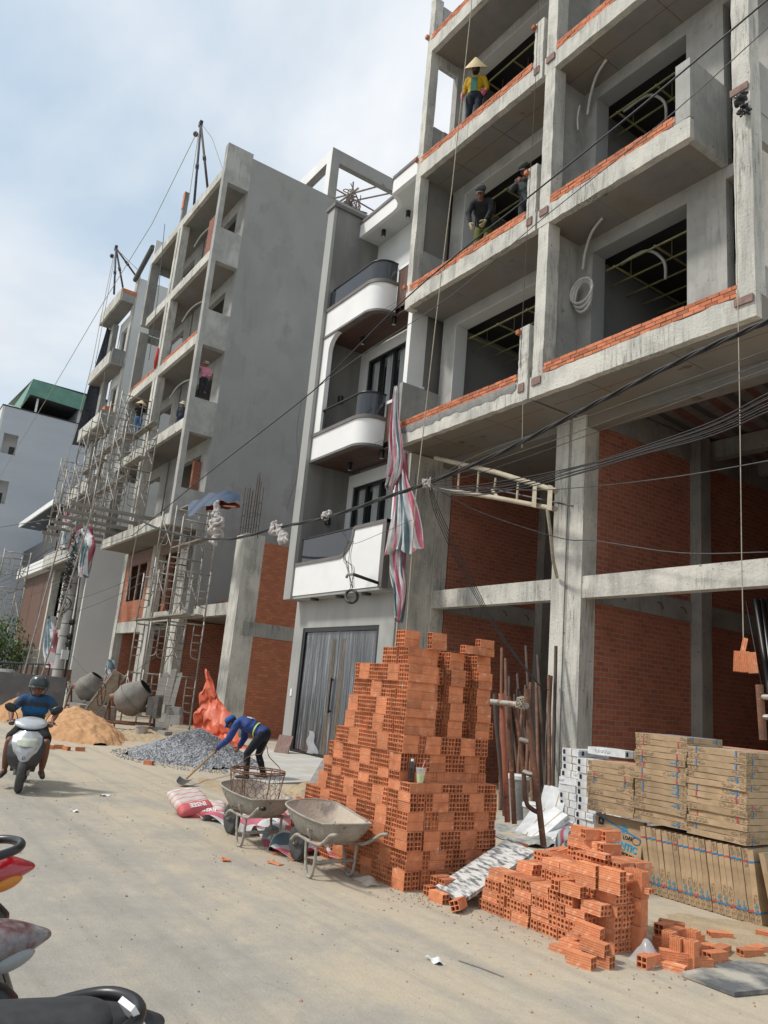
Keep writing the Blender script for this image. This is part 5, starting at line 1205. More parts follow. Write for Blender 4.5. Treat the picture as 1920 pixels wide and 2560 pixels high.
# wooden ladder hung level under the slab
e = empty('hanging_ladder', P(1200, 1250, Y=9.6), 'home made pale wooden pole ladder hung horizontally under the first slab', 'ladder')
Q = lambda zx, zy, Y=9.62: P(1000+zx*.5546, 1000+zy*.5546, Y=Y)
wd = mat('pale_pole_wood', (.48, .43, .33), (.36, .31, .23), 5, 5, .8)
MB().tube([Q(160, 262), Q(430, 325), Q(705, 411)], .05, 9).build('rail', wd, e, smooth=45); MB().tube([Q(147, 397), Q(430, 440), Q(703, 492)], .045, 9).build('rail', wd, e, smooth=45)
for x0_, y0_, x1_, y1_ in ((268, 300, 262, 402), (355, 322, 349, 417), (432, 352, 425, 405), (533, 372, 527, 455)): MB().tube([Q(x0_, y0_), Q(x1_, y1_)], .022, 7).build('rung', wd, e)
for x0_, x1_, ya, yb in ((595, 617, 373, 485), (663, 688, 382, 498)):
    MB().add([Q(x0_+5, ya, 9.5), Q(x1_, ya+5, 9.5), Q(x1_-4, yb, 9.5), Q(x0_-2, yb-5, 9.5), Q(x0_+5, ya, 9.53), Q(x1_, ya+5, 9.53), Q(x1_-4, yb, 9.53), Q(x0_-2, yb-5, 9.53)], [(0, 1, 2, 3), (4, 7, 6, 5), (0, 4, 5, 1), (1, 5, 6, 2), (2, 6, 7, 3), (3, 7, 4, 0)]).build('tread_board', wd, e)
MB().tube([Q(415, 405), Q(440, 437)], .03, 6).build('stub', wd, e)
tube_obj('drop_rope', [Q(665, 495, 9.5), Q(680, 610, 9.6), Q(690, 720, 9.9), Q(708, 800, 10.2)], .03, M['rope'], 'slack pale rope hanging from the end of the level ladder', 'rope')
tube_obj('iron_bar', [Q(430, 405, 9.7), Q(780, 478, 9.7)], .016, M['wire'], 'thin dark iron bar lying along the level ladder', 'bar')
for (a, b, nm) in (((715, 795), (765, 905), 'a'), ((795, 800), (785, 1000), 'b')):
    pass
# bricks hoisted on a rope
e_p = P(1852, 1620, Y=8.6)
for (zx, zy, r, lab) in ((1540, 1128, 12, 'pale slim brick tied on top of the hoisted bricks at right'), (1530, 1190, 3, 'left hoisted brick hanging from the rope at right'), (1562, 1192, -2, 'middle hoisted brick hanging from the rope at right'), (1594, 1196, -6, 'right hoisted brick hanging from the rope at right')):
    p = Q(zx, zy, 8.6); mm = Matrix.Translation(p)@RY(math.radians(90+r)).to_4x4()@Matrix.Translation((-.09, 0, -.04)); s4 = bpy.data.objects.new('hoisted_brick', ME2 if 'slim' in lab else ME4); COL.objects.link(s4); s4.matrix_world = Matrix.Translation(p)@(RZ(.5)@RY(math.radians(r-90))).to_4x4()@Matrix.Translation((-.16 if 0 else -.09, 0, -.04))@Matrix.Diagonal((1.3, 1.3, 1.3, 1)); tag(s4, lab, 'brick')
tube_obj('hoist_rope', [Q(1548, 1100, 8.6), Q(1540, 700, 8.6), P(1849, 1000, Y=8.65), P(1846, 840, Y=8.7), P(1843, 700, Y=8.75), P(1838, 300, Y=8.8)], .006, M['rope'], 'thin rope lifting three bricks at the right of the photo', 'rope', n=5)
tube_obj('hoist_rope', [P(1013, 1615, Y=8.6), P(1040, 1240, Y=8.7), P(1090, 800, Y=8.75), P(1130, 470, Y=8.8), P(1178, 20, Y=8.85), P(1182, -60, Y=8.9)], .011, M['rope'], 'long pale rope hanging in front of the left concrete townhouse', 'rope', n=6)
tube_obj('plumb_line', [P(1305, 1120, Y=8.9), P(1307, 1010, Y=8.9)], .006, M['rope'], 'short knotted line hanging under the lowest slab joint', 'rope', n=5)
tube_obj('plumb_line', [P(1300, 920, Y=8.88), P(1306, 800, Y=8.9), P(1340, 180, Y=8.95), P(1347, -20, Y=8.95)], .006, M['rustdark'], 'thin dark line hanging past the piers between the two concrete townhouses', 'rope', n=5)
# dark plastic pipes leaning inside at the far right
for k, (x0_, x1_) in enumerate(((1560, 1640), (1605, 1672), (1630, 1690), (1655, 1715))):
    tube_obj('black_pipe', [P(1000+x0_*.5546, 1000+905*.5546, Y=11.6+.1*k), P(1000+x1_*.5546, 1000+1330*.5546, Y=11.2)], .06 if k else .015, M['black'], 'black plastic pipe, %s from the left, leaning inside the right bay' % ORD[k+1], 'pipe', 'black pipes in the right bay')
e = empty('small_scaffold_frame', P(1905, 1800, Y=8.3), 'rusty pale scaffold frame edge standing behind the cartons at the right edge', 'scaffold frame')
MB().tube([P(1898, 1712, Y=8.3), P(1908, 1850, Y=8.3)], .04, 8).build('leg', M['rust'], e, smooth=45)
for yy in (1742, 1792): MB().tube([P(1900, yy, Y=8.3), P(1960, yy+3, Y=8.3)], .03, 8).build('rung', M['steelpole'], e, smooth=45)
from mathutils import noise as MN
# rubble behind the stacks
def heap(name, cx, cy, rx, ry, h, m, seed, label, cat, n=70, rough=.05, p=1.5, yaw=0):
    r_ = random.Random(seed); ph = [(r_.uniform(0, 6.28), r_.uniform(2, 9), r_.uniform(0, 6.28), r_.uniform(2, 9), r_.uniform(.3, 1)) for _ in range(14)]
    def f(u, v):
        a = u*2-1; b = v*2-1; d = math.sqrt(a*a+b*b)
        ns = sum(w_*math.sin(a*fx+px)*math.sin(b*fy+py) for px, fx, py, fy, w_ in ph)/6
        nn_ = MN.fractal(Vector((a*2.2, b*2.2, seed)), 1.0, 2.0, 5)
        z = max(0, 1-(d*(1+.12*ns+.22*nn_))**p)
        if z > 0: z = z**.9
        return (cx+rx*(a*math.cos(yaw)-b*math.sin(yaw)*ry/rx), cy+ry*(b*math.cos(yaw)+a*math.sin(yaw)*rx/ry), -.015+h*z*(1+.12*ns+.16*nn_)+(.05*MN.fractal(Vector((a*9, b*9, seed)), 1.0, 2.0, 4) if z > .02 else 0)*(h > .2)+rough*r_.uniform(-.5, .5)*(z > 0)*.5)
    return MB().sheet(f, n, n).build(name, m, None, smooth=True, label=label, cat=cat, kind='stuff')
M['sand'] = mat('orange_sand', (.52, .295, .145), (.40, .215, .10), 5, 9, .95, .8, 45)
M['sandp'] = mat('pale_damp_sand', (.42, .33, .21), (.33, .25, .16), 5, 9, .95, .8, 45)
def gravelm():
    m, t, b = newmat('grey_gravel'); b.inputs['Roughness'].default_value = .85
    co = N(t, 'ShaderNodeTexCoord'); v = N(t, 'ShaderNodeTexVoronoi', i_Scale=26.0); L(t, co.outputs['Object'], v.inputs[0])
    s = N(t, 'ShaderNodeSeparateColor'); L(t, v.outputs['Color'], s.inputs[0]); r = N(t, 'ShaderNodeValToRGB'); r.color_ramp.elements[0].color = (.15, .155, .165, 1); r.color_ramp.elements[1].color = (.37, .38, .40, 1); L(t, s.outputs[0], r.inputs[0]); L(t, r.outputs[0], b.inputs['Base Color'])
    bu = N(t, 'ShaderNodeBump', i_Strength=1.0, i_Distance=.03); bu.invert = True; L(t, v.outputs['Distance'], bu.inputs['Height']); L(t, bu.outputs[0], b.inputs['Normal']); return m
M['gravel'] = gravelm()
heap('sand_heap', -21.2, 5.3, 2.6, 1.15, .70, M['sand'], 1, 'big heap of orange sand beside the road behind the scooter rider', 'sand heap', 90, .03, 1.3)
heap('sand_heap', -26.6, 5.2, 2.6, 1.3, .95, M['sand'], 2, 'second orange sand heap farther left behind the rider', 'sand heap', 70, .03, 1.2)
heap('sand_heap', -21.4, 7.2, 1.8, .9, .22, M['sandp'], 8, 'low ochre sand spread under the nearer concrete mixer', 'sand heap', 50, .03)
heap('sand_heap', -11.9, 5.5, 1.5, .45, .05, M['sandp'], 3, 'thin yellow sand layer being shovelled on the road', 'sand heap', 60, .02)
heap('sand_heap', -9.9, 6.05, 1.2, .7, .42, M['sandp'], 4, 'pale damp sand heap behind the wheelbarrows', 'sand heap', 70, .05)
heap('sand_heap', -3.6, 6.2, 1.0, 1.0, .07, M['sandp'], 11, 'low sand drift at the foot of the upright cartons', 'sand heap', 50, .02)
heap('gravel_heap', -16.3, 6.55, 1.8, 1.3, .60, M['gravel'], 5, 'broad heap of blue grey gravel behind the stooping worker', 'gravel heap', 110, .05, 1.15)
# loose stones scattered over and around the gravel
rg = random.Random(12); gs = MB()
def stone(mb, c, s_):
    q = [Vector((rg.uniform(.6, 1), 0, 0)), Vector((0, rg.uniform(.6, 1), 0)), Vector((0, 0, rg.uniform(.5, .9)))]; R = Matrix.Rotation(rg.uniform(0, 6.3), 3, Vector((rg.uniform(-1, 1), rg.uniform(-1, 1), rg.uniform(-1, 1))).normalized())
    vs = [Vector(c)+R@(p_*s_*sg) for p_ in q for sg in (1, -1)]; mb.add(vs, [(0, 2, 4), (2, 1, 4), (1, 3, 4), (3, 0, 4), (2, 0, 5), (1, 2, 5), (3, 1, 5), (0, 3, 5)])
for i in range(5200):
    a = rg.uniform(0, 6.283); d = abs(rg.gauss(0, .42)) if i % 3 else rg.uniform(.75, 1.25)
    if d > 1.35: continue
    x = -16.2+1.95*d*math.cos(a); y = 6.55+1.3*d*math.sin(a); z = .64*max(0, 1-d**1.15)*.98
    stone(gs, (x, y, z+.005), rg.uniform(.010, .024))
gs.build('gravel_stones', M['gravel'], None, label='loose crushed stones strewn over and around the gravel heap', cat='gravel', kind='stuff')
pb = MB()
for i in range(900):
    x = rg.uniform(-13, -1.2); y = rg.uniform(1.5, 6.3); stone(pb, (x, y, .003), rg.choice([.004, .005, .007, .01, .014])*rg.uniform(.7, 1.1))
for i in range(500):
    a = rg.choice([(-4.5, 4.55, .6, .15), (-3.7, 5.1, .4, .5), (-6.6, 4.25, .9, .12), (-5.5, 4.4, .3, .1), (-7.9, 4.2, .5, .2)]); stone(pb, (rg.gauss(a[0], a[2]), rg.gauss(a[1], a[3]), .004), rg.uniform(.004, .013))
pb.build('road_grit', mat('clay_grit', (.45, .25, .15), (.25, .22, .19), 3, 2, .9, rnd=0), None, label='fine grit and brick crumbs strewn over the dusty road', cat='grit', kind='stuff')
# brick shards
rg = random.Random(5); SH = [(-7.2, 3.35, 'large clay shard lying alone in front of the first wheelbarrow'), (-7.35, 4.0, 'clay shard beside the left stack foot, farthest left'), (-7.2, 4.1, 'clay shard beside the left stack foot, middle'), (-7.08, 4.05, 'clay shard beside the left stack foot, nearest'), (-7.3, 4.25, 'clay shard against the plastic bag'), (-6.95, 3.75, 'thin clay shard beside the front wheelbarrow leg')]
for x, y, lab in SH:
    mb = MB(); mb.box(-.06-rg.random()*.04, .06, -.035, .04, 0, .012); mb.box(-.05, .05, .036, .042, .012, .03) if 'large' in lab else None
    o = mb.build('brick_shard', M['brick'], None, label=lab, cat='brick shard'); o.location = (x, y, .002); o.rotation_euler = (jit(.15), jit(.1), rg.uniform(0, 3))
pl_ = [(P(262, 1990, Z=0), 'white paper scrap on the road left of the cement bags'), (P(187, 2029, Z=0), 'small white litter scrap nearest the scooter'), (P(1088, 2405, Z=0), 'pale blue litter packet on the dust in the foreground'), (P(1690, 2386, Z=0), 'crumpled white tissue among the tumbled bricks'), (P(1912, 2360, Z=0), 'crumpled white paper at the right edge by the cartons')]
for p, lab in pl_:
    o = MB().sheet(lambda u, v: ((u-.5)*.13, (v-.5)*.07, .012+.012*math.sin(u*7+v*5)), 8, 6).build('litter', hexm('litter_paper', '#dfe3e4', .7), None, smooth=True, label=lab, cat='litter'); o.location = p; o.rotation_euler = (0, 0, rg.uniform(0, 3))
o = MB().tube([(-.17, 0, .006), (0, .004, .008), (.17, -.006, .006)], .004, 5).build('stick', M['plank'], None, label='thin dark stick lying on the dust in the foreground', cat='stick'); o.location = P(1202, 2423, Z=0); o.rotation_euler = (0, 0, .25)
# crumpled sheets: generic draped cloth
def crumple(name, f, nu, nv, m, seed, amp, **k):
    r_ = random.Random(seed); ph = [(Vector((r_.uniform(-1, 1), r_.uniform(-1, 1), r_.uniform(-1, 1)))*r_.uniform(5, 16), r_.uniform(0, 6)) for _ in range(10)]
    def g(u, v):
        p = Vector(f(u, v)); d = Vector((0, 0, 0))
        for i, (kk, p0) in enumerate(ph):
            s_ = math.sin(kk.dot(p)+p0); d += Vector(((1-abs(s_))*2-1, s_, abs(s_)*2-1)[i % 3:]+(0,)*(i % 3))*amp/4 if i % 3 == 0 else Vector((0, s_, -abs(s_)))*amp/5
        return p+d
    o = MB().sheet(g, nu, nv).build(name, m, None, smooth=True, **k)
    uv = o.data.uv_layers.new(name='UVMap')
    for pol in o.data.polygons:
        for li in pol.loop_indices:
            vi = o.data.loops[li].vertex_index; uv.data[li].uv = ((vi % (nu+1))/nu, (vi//(nu+1))/nv)
    return o
M['tarpS'] = stripemat('striped_tarp', [(.55, .56, .56), (.56, .14, .20), (.60, .61, .60), (.10, .17, .20)], .055)
M['tarpS2'] = stripemat('striped_tarp_wide', [(.55, .56, .56), (.56, .14, .20), (.60, .61, .60), (.10, .17, .20)], .09)
M['orange'] = mat('orange_tarp', (.62, .115, .045), (.46, .08, .03), 3, 5, .5, .25, 20)
# tarp strip hanging over the balcony end: two falls
e = empty('hanging_striped_tarp', P(990, 960, Y=8.9), 'red white and blue striped plastic tarp hanging in front of the white house corner', 'tarp')
def fall(pts, wid, fold, seed, Yo, name):
    pts = [P(*p, Y=Yo+dy) for p, dy in pts]; sp = smooth_pts(pts, 10); wd = []
    for i in range(len(sp)): t = i/(len(sp)-1)*(len(wid)-1); k = min(int(t), len(wid)-2); wd.append(wid[k]*(1-(t-k))+wid[k+1]*(t-k))
    n = len(sp)-1; nu = 36; r_ = random.Random(seed)
    def f(u, v):
        i = min(int(v*n), n); p = sp[i]; w_ = wd[i]
        return p+Vector((.95*(u-.5)*w_, .1*w_*(u-.5)+fold*math.sin(u*23+seed+v*3)*(.5+.5*v)+fold*.7*math.sin(u*41+v*7), .05*math.sin(u*9+v*11)*(.3+v)-.10*abs(math.sin(u*11+seed))*v*v))
    o = MB().sheet(f, nu, n).build(name, M['tarpS'], e, smooth=True)
    uv = o.data.uv_layers.new(name='UVMap')
    for pol in o.data.polygons:
        for li in pol.loop_indices:
            vi = o.data.loops[li].vertex_index; uv.data[li].uv = ((vi % (nu+1))/nu, (vi//(nu+1))/n)
    return o
fall([((992, 968), 0), ((988, 1060), -.06), ((990, 1150), -.05), ((975, 1210), -.04)], [.08, .26, .38, .30], .05, 3, 8.86, 'upper_fall')
fall([((1006, 1135), 0), ((1008, 1210), 0), ((1012, 1300), -.04), ((1008, 1368), -.03)], [.22, .45, .85, 1.2], .07, 7, 8.95, 'wide_fall')
fall([((994, 1350), 0), ((992, 1420), 0), ((1000, 1480), .0), ((998, 1540), 0)], [.55, .5, .35, .12], .05, 5, 9.0, 'lower_tail')
# orange tarpaulin gathered at the scaffold and spread on the ground
tp = P(520, 1675, Y=8.5)
def orf(u, v):
    t = v; top = tp; w_ = .22+1.5*t**1.15
    base = Vector((-20.35, 8.6, .06)); p = top.lerp(base, t)
    return Vector((p.x+(u-.3)*w_*1.35+.05*math.sin(u*20), p.y-.25*math.sin(u*3.1)*t+.09*math.sin(u*17+t*3)*(.4+t)+(u-.5)*.5*t, max(.03, p.z+.05*math.sin(u*23+5*t)-(.0 if t < .85 else 0))))
crumple('orange_tarpaulin', orf, 90, 90, M['orange'], 4, .11, label='bright orange tarpaulin gathered on the scaffold and draped to the ground', cat='tarpaulin')
crumple('orange_tarpaulin', lambda u, v: (-20.2+2.2*u+.2*math.sin(v*6), 7.9+.9*v, .10+.16*math.sin(u*3.14)*math.sin(v*3.14)+.1*(1-u)), 60, 40, M['orange'], 9, .16, label='trailing end of the orange tarpaulin crumpled on the ground behind the worker', cat='tarpaulin')
# striped sheets crumpled on the ground under the wheelbarrows
crumple('ground_tarp', lambda u, v: (-9.3+2.1*u, 3.9+.75*v+.15*math.sin(u*5)+.25*u, .07+.13*math.sin(u*3.14)**.5*math.sin(v*3.14)), 70, 30, M['tarpS'], 2, .09, label='striped plastic tarp crumpled on the road under the wheelbarrow with the wire basket', cat='tarp')
crumple('ground_tarp', lambda u, v: (-7.9+1.0*u, 4.35+.7*v, .10+.28*math.sin(u*3.14)*math.sin(v*3.14)), 50, 36, M['tarpS'], 6, .09, label='bunched striped tarp heaped against the left end of the tall stack', cat='tarp')
crumple('striped_sack', lambda u, v: (-6.5+.7*u, 6.7+.5*v, .08+.35*math.sin(u*3.14)*math.sin(v*3.14)), 30, 30, M['tarpS'], 12, .08, label='striped sack slumped between the leaning board and the rusty frame', cat='sack')
crumple('rubble_mat', lambda u, v: (-9.0+1.9*u, 7.3+1.6*v, .04+.05*math.sin(u*9)*math.sin(v*7)), 40, 40, mat('rubble_grey', (.42, .42, .40), (.20, .20, .19), 6, 8, .9, .6, 30), 15, .05, label='grey dusty rubble and sheeting on the ground before the twin columns', cat='rubble', kind='stuff')
crumple('plastic_bag', lambda u, v: (-6.28+.30*u, 4.16+.18*v, .015+.06*math.sin(u*3.14)*math.sin(v*3.14)), 20, 16, mat('dusty_cloth', (.50, .46, .38), (.38, .34, .28), 6, 5, .9, .3, 20), 18, .05, label='dusty pale rag dropped at the foot of the tall stack', cat='rag')
crumple('clear_bag', lambda u, v: (-7.55+.3*u, 4.28+.15*v, .02+.06*math.sin(u*3.14)*math.sin(v*3.14)), 16, 12, M['plastic'], 19, .04, label='clear plastic bag beside the shards at the left stack foot', cat='plastic bag')
crumple('clear_bag', lambda u, v: (-3.84+.22*u, 4.84+.2*v, .03+.14*math.sin(u*3.14)*math.sin(v*3.14)), 16, 12, M['plastic'], 20, .04, label='clear plastic bag with a green tie among the tumbled bricks', cat='plastic bag')
# bottle and cup
bp = Vector((-5.915, 4.47, .886)); e = empty('juice_bottle', bp, 'dark plastic drink bottle with white cap standing on a ledge of the tall stack', 'bottle')
pr = [(.026, 0), (.029, .006), (.029, .02), (.027, .03)]
for i in range(5): pr += [(.029, .035+.012*i), (.0275, .041+.012*i)]
pr += [(.029, .1), (.029, .135), (.024, .155), (.013, .172), (.013, .178)]
lbuild(MB().lathe(pr, n=20), 'body', mat('cola_dark', (.03, .008, .008), (.02, .006, .006), 5, 2, .12, spec=.8), e, 40); lbuild(MB().lathe([(.0155, .178), (.0155, .196), (.013, .198)], n=16), 'cap', M['white'], e, 40)
e = empty('iced_tea_cup', P(1050, 1957, Z=.886), 'clear plastic cup of pale green iced drink with pink straw on the tall stack', 'cup')
lbuild(MB().lathe([(.028, .002), (.038, .075)], n=20), 'drink', mat('green_drink', (.55, .66, .22), (.40, .55, .10), 30, 3, .4), e, 40)
cm, ct, cbs = newmat('clear_cup'); cbs.inputs['Base Color'].default_value = (.8, .85, .85, 1); cbs.inputs['Alpha'].default_value = .32; cbs.inputs['Roughness'].default_value = .08
lbuild(MB().lathe([(.029, 0), (.045, .118), (.048, .12), (.048, .124), (.044, .13)], n=22), 'cup_wall', cm, e, 40); lbuild(MB().tube([(.0, 0, .03), (.01, .01, .135), (.028, .02, .2)], .0045, 6), 'straw', hexm('pink_straw', '#e3a4a8', .4), e)
# cement bags
def bag(name, c, yaw, sx, sy, sz, tilt, label, seed, fs):
    e = empty(name, c, label, 'cement bag', 'red and white cement bags', (math.radians(tilt[0]), math.radians(tilt[1]), yaw)); r_ = random.Random(seed)
    def f(u, v, s):
        a = u*2-1; b = v*2-1; pr = (max(0, 1-abs(a)**6)*max(0, 1-abs(b)**5))**.5
        return (a*sx/2*(1-.04*abs(b)**3), b*sy/2*(1-.05*abs(a)**3), sz/2+s*(sz/2)*(pr*.95+.02)+.006*math.sin(a*9+b*7+seed)*pr)
    mb = MB(); n = 22; mb.sheet(lambda u, v: f(u, v, 1), n, n); mb.sheet(lambda u, v: f(u, v, -1), n, n)
    o = lbuild(mb, 'sack', bagm, e, True)
    bm = bmesh.new(); bm.from_mesh(o.data); bmesh.ops.remove_doubles(bm, verts=bm.verts, dist=.004); bmesh.ops.recalc_face_normals(bm, faces=bm.faces); bm.to_mesh(o.data); bm.free(); o.data.polygons.foreach_set('use_smooth', [True]*len(o.data.polygons))
    # upside down lettering along the near edge
    text('INSEE', fs, M['white'], e, (.01, -sy/2+.085, sz*1.0), Matrix.Rotation(.22, 3, 'X')@Matrix.Rotation(math.pi, 3, 'Z'), .003)
    return e
bagm, t, b = newmat('cement_bag_paper'); b.inputs['Roughness'].default_value = .6
co = N(t, 'ShaderNodeTexCoord'); s = N(t, 'ShaderNodeSeparateXYZ'); L(t, co.outputs['Object'], s.inputs[0])
n = N(t, 'ShaderNodeTexNoise', i_Scale=6.0, i_Detail=6.0); L(t, co.outputs['Object'], n.inputs[0])
ay = N(t, 'ShaderNodeMath', operation='LESS_THAN', i_1=-.10); L(t, s.outputs[1], ay.inputs[0])
ax = N(t, 'ShaderNodeMath', operation='LESS_THAN', i_1=-.27); L(t, s.outputs[0], ax.inputs[0])
mxx = N(t, 'ShaderNodeMath', operation='MAXIMUM'); L(t, ay.outputs[0], mxx.inputs[0]); L(t, ax.outputs[0], mxx.inputs[1])
y2 = N(t, 'ShaderNodeMath', operation='PINGPONG', i_1=.04); L(t, s.outputs[1], y2.inputs[0]); y3 = N(t, 'ShaderNodeMath', operation='LESS_THAN', i_1=.006); L(t, y2.outputs[0], y3.inputs[0])
m2 = N(t, 'ShaderNodeMath', operation='MAXIMUM'); L(t, mxx.outputs[0], m2.inputs[0]); L(t, y3.outputs[0], m2.inputs[1])
r = N(t, 'ShaderNodeValToRGB'); r.color_ramp.elements[0].color = (.46, .40, .36, 1); r.color_ramp.elements[1].color = (.66, .60, .56, 1); L(t, n.outputs[0], r.inputs[0])
rr = N(t, 'ShaderNodeValToRGB'); rr.color_ramp.elements[0].color = (.50, .09, .10, 1); rr.color_ramp.elements[1].color = (.62, .13, .14, 1); L(t, n.outputs[0], rr.inputs[0])
mi = N(t, 'ShaderNodeMixRGB'); L(t, m2.outputs[0], mi.inputs[0]); L(t, r.outputs[0], mi.inputs[1]); L(t, rr.outputs[0], mi.inputs[2]); L(t, mi.outputs[0], b.inputs['Base Color'])
g1 = P(503, 2042, Z=0); bag('cement_bag', (g1.x-.08, g1.y+.10, .0), math.radians(64), .46, .42, .14, (18, 0), 'red and white cement bag lying flat on the road, lower of the two', 3, .085)
g2 = P(450, 2040, Z=0); bag('cement_bag', (g2.x-.12, g2.y+.14, .08), math.radians(98), .46, .50, .15, (24, -6), 'red and white cement bag propped tilted against the other bag', 5, .088)
# ================= wheelbarrows =================
M['barrow'] = mat('cement_crusted_steel', (.40, .37, .32), (.25, .23, .20), 6, 8, .85, .5, 45, spot=(.18, .15, .13), spots=(12, .6, .7))
M['barrowin'] = mat('dried_mortar', (.55, .47, .38), (.42, .36, .29), 3, 8, .9, .4, 30, third=(.30, .26, .23), tscale=3, tlo=.52, thi=.62)
M['rubber'] = mat('dusty_rubber', (.07, .07, .07), (.04, .04, .04), 12, 4, .85, .2, 50)
def barrow(loc, yaw, label, name='wheelbarrow'):
    e = empty(name, loc, label, 'wheelbarrow', None, (0, 0, yaw)); e.scale = (.82,)*3
    # local: +x = wheel end, legs at x=0
    def rim(t):   # outline of the tray rim, wide at the wheel end
        pts = [(-.33, -.24, .60), (-.33, .24, .60), (-.24, .31, .60), (.10, .36, .62), (.46, .37, .66), (.58, .31, .69), (.63, .12, .71), (.63, -.12, .71), (.58, -.31, .69), (.46, -.37, .66), (.10, -.36, .62), (-.24, -.31, .60)]
        k = len(pts); i = int(t*k) % k; f = t*k-int(t*k); a, b, c, d = [Vector(pts[(i+j-1) % k]) for j in range(4)]
        return .5*((2*b)+(-a+c)*f+(2*a-5*b+4*c-d)*f*f+(-a+3*b-3*c+d)*f*f*f)
    n = 48; base = []
    def lay(k, s_): 
        q = rim(k/n); cx = .12; return Vector((cx+(q.x-cx)*s_[0], q.y*s_[1], s_[2]+(q.z-.62)*s_[3]))
    lv = [(1, 1, .62, 1), (.90, .88, .52, .7), (.74, .70, .42, .3), (.58, .55, .375, 0), (.25, .25, .37, 0)]
    vo = [lay(k, s_) for s_ in lv for k in range(n)]; fo = [(i*n+k, i*n+(k+1) % n, (i+1)*n+(k+1) % n, (i+1)*n+k) for i in range(len(lv)-1) for k in range(n)]
    fo.append(tuple(range((len(lv)-1)*n, len(lv)*n))); mb = MB().add(vo, fo); lbuild(mb, 'tray', M['barrow'], e, True)
    vi = [v+Vector((0, 0, .006))+(Vector((.12, 0, v.z))-v)*.012 for v in vo]; lbuild(MB().add(vi, fo), 'tray_lining', M['barrowin'], e, True)
    lbuild(MB().tube([rim(k/n) for k in range(n)], .011, 8, closed=True), 'tray_rim', M['barrow'], e, True)
    for s_ in (-1, 1):
        lbuild(MB().tube(smooth_pts([(.88, s_*.06, .22), (.55, s_*.16, .34), (.1, s_*.25, .36), (-.18, s_*.27, .37), (-.34, s_*.29, .43), (-.50, s_*.31, .52), (-.62, s_*.31, .545)], 4), .019, 9), 'handle', M['barrow'], e, True)
        lbuild(MB().tube(smooth_pts([(.16, s_*.24, .36), (.13, s_*.245, .2), (.07, s_*.25, .05), (.0, s_*.25, .012), (-.07, s_*.25, .05), (-.10, s_*.25, .2), (-.11, s_*.25, .36)], 4), .017, 8), 'leg', M['barrow'], e, True)
        lbuild(MB().tube([(.0, s_*.26, .37), (.0, s_*.32, .5)], .012, 7), 'stay', M['barrow'], e, True); lbuild(MB().tube([(.35, s_*.19, .35), (.42, s_*.25, .5)], .012, 7), 'stay', M['barrow'], e, True)
    lbuild(MB().tube([(-.09, -.25, .18), (-.09, .25, .18)], .022, 8), 'cross_tube', M['barrow'], e, True); lbuild(MB().tube([(-.10, -.26, .365), (-.10, .26, .365)], .018, 8), 'cross_tube', M['barrow'], e, True)
    w_ = lbuild(MB().lathe([(.10, -.03), (.17, -.045), (.195, -.03), (.2, 0), (.195, .03), (.17, .045), (.10, .03)], (.80, 0, .2), RX(math.pi/2), 28), 'wheel', M['rubber'], e, 50)
    lbuild(MB().lathe([(.02, -.05), (.02, .05)], (.80, 0, .2), RX(math.pi/2), 12), 'axle', M['barrow'], w_); lbuild(MB().tube([(.80, -.07, .2), (.80, .07, .2)], .014, 8), 'axle_pin', M['barrow'], e)
    return e
b1 = barrow((-6.40, 4.0, 0), math.pi-.04, 'empty cement crusted wheelbarrow standing in front of the tall brick stack')
lg_ = P(642, 2115, Z=0); b2 = barrow((lg_.x, lg_.y, 0), math.pi+.02, 'cement crusted wheelbarrow carrying a wire mesh basket, left of the empty one')
tube_obj('wooden_grip', [(-7.05, 3.8, .56), (-6.95, 3.79, .575)], .024, M['black'], 'black rubber grip on the handle end of the basket wheelbarrow', 'grip') if 0 else None
lbuild(MB().tube([(-.56, .31, .535), (-.66, .31, .55)], .025, 10), 'grip', M['black'], b2, True)
# wire basket standing in the tray
e = empty('wire_basket', (lg_.x-.18, lg_.y, .34), 'rusty chicken wire basket with a bent wire handle standing in the left wheelbarrow', 'basket')
wr = MB()
for z, r_, w_ in ((0, .235, .004), (.30, .30, .006), (.285, .30, .006)): wr.tube([(r_*math.cos(a), r_*.8*math.sin(a), z) for a in [k*math.pi/16 for k in range(32)]], w_, 5, closed=True)
for row in range(4):
    for k in range(18):
        a0 = (k+(row % 2)*.5)*math.pi/9; z0 = row*.075; r0 = .235+.065*z0/.3; z1 = z0+.05; r1_ = .235+.065*z1/.3; z2 = z0+.075; r2_ = .235+.065*z2/.3; d = math.pi/18
        q = lambda a, z, rr: (rr*math.cos(a), rr*.8*math.sin(a), z)
        wr.tube([q(a0, z0, r0), q(a0+.05, z1, r1_)], .0022, 4, caps=False); wr.tube([q(a0+.05, z1, r1_), q(a0+d, z2, r2_)], .0022, 4, caps=False); wr.tube([q(a0+.05, z1, r1_), q(a0-d, z2, r2_)], .0022, 4, caps=False)
for k in range(6):
    a = k*math.pi/3; wr.tube([(.235*math.cos(a), .19*math.sin(a), 0), (.30*math.cos(a), .24*math.sin(a), .30)], .004, 5)
wr.tube(smooth_pts([(-.28, -.1, .30), (-.15, -.03, .40), (.02, 0, .43), (.08, .02, .50), (.12, .04, .42), (.20, .12, .34), (.28, .1, .30)], 4), .004, 5)
lbuild(wr, 'wire_mesh', M['rust'], e); e.scale = (1.05, 1.2, 1.3)
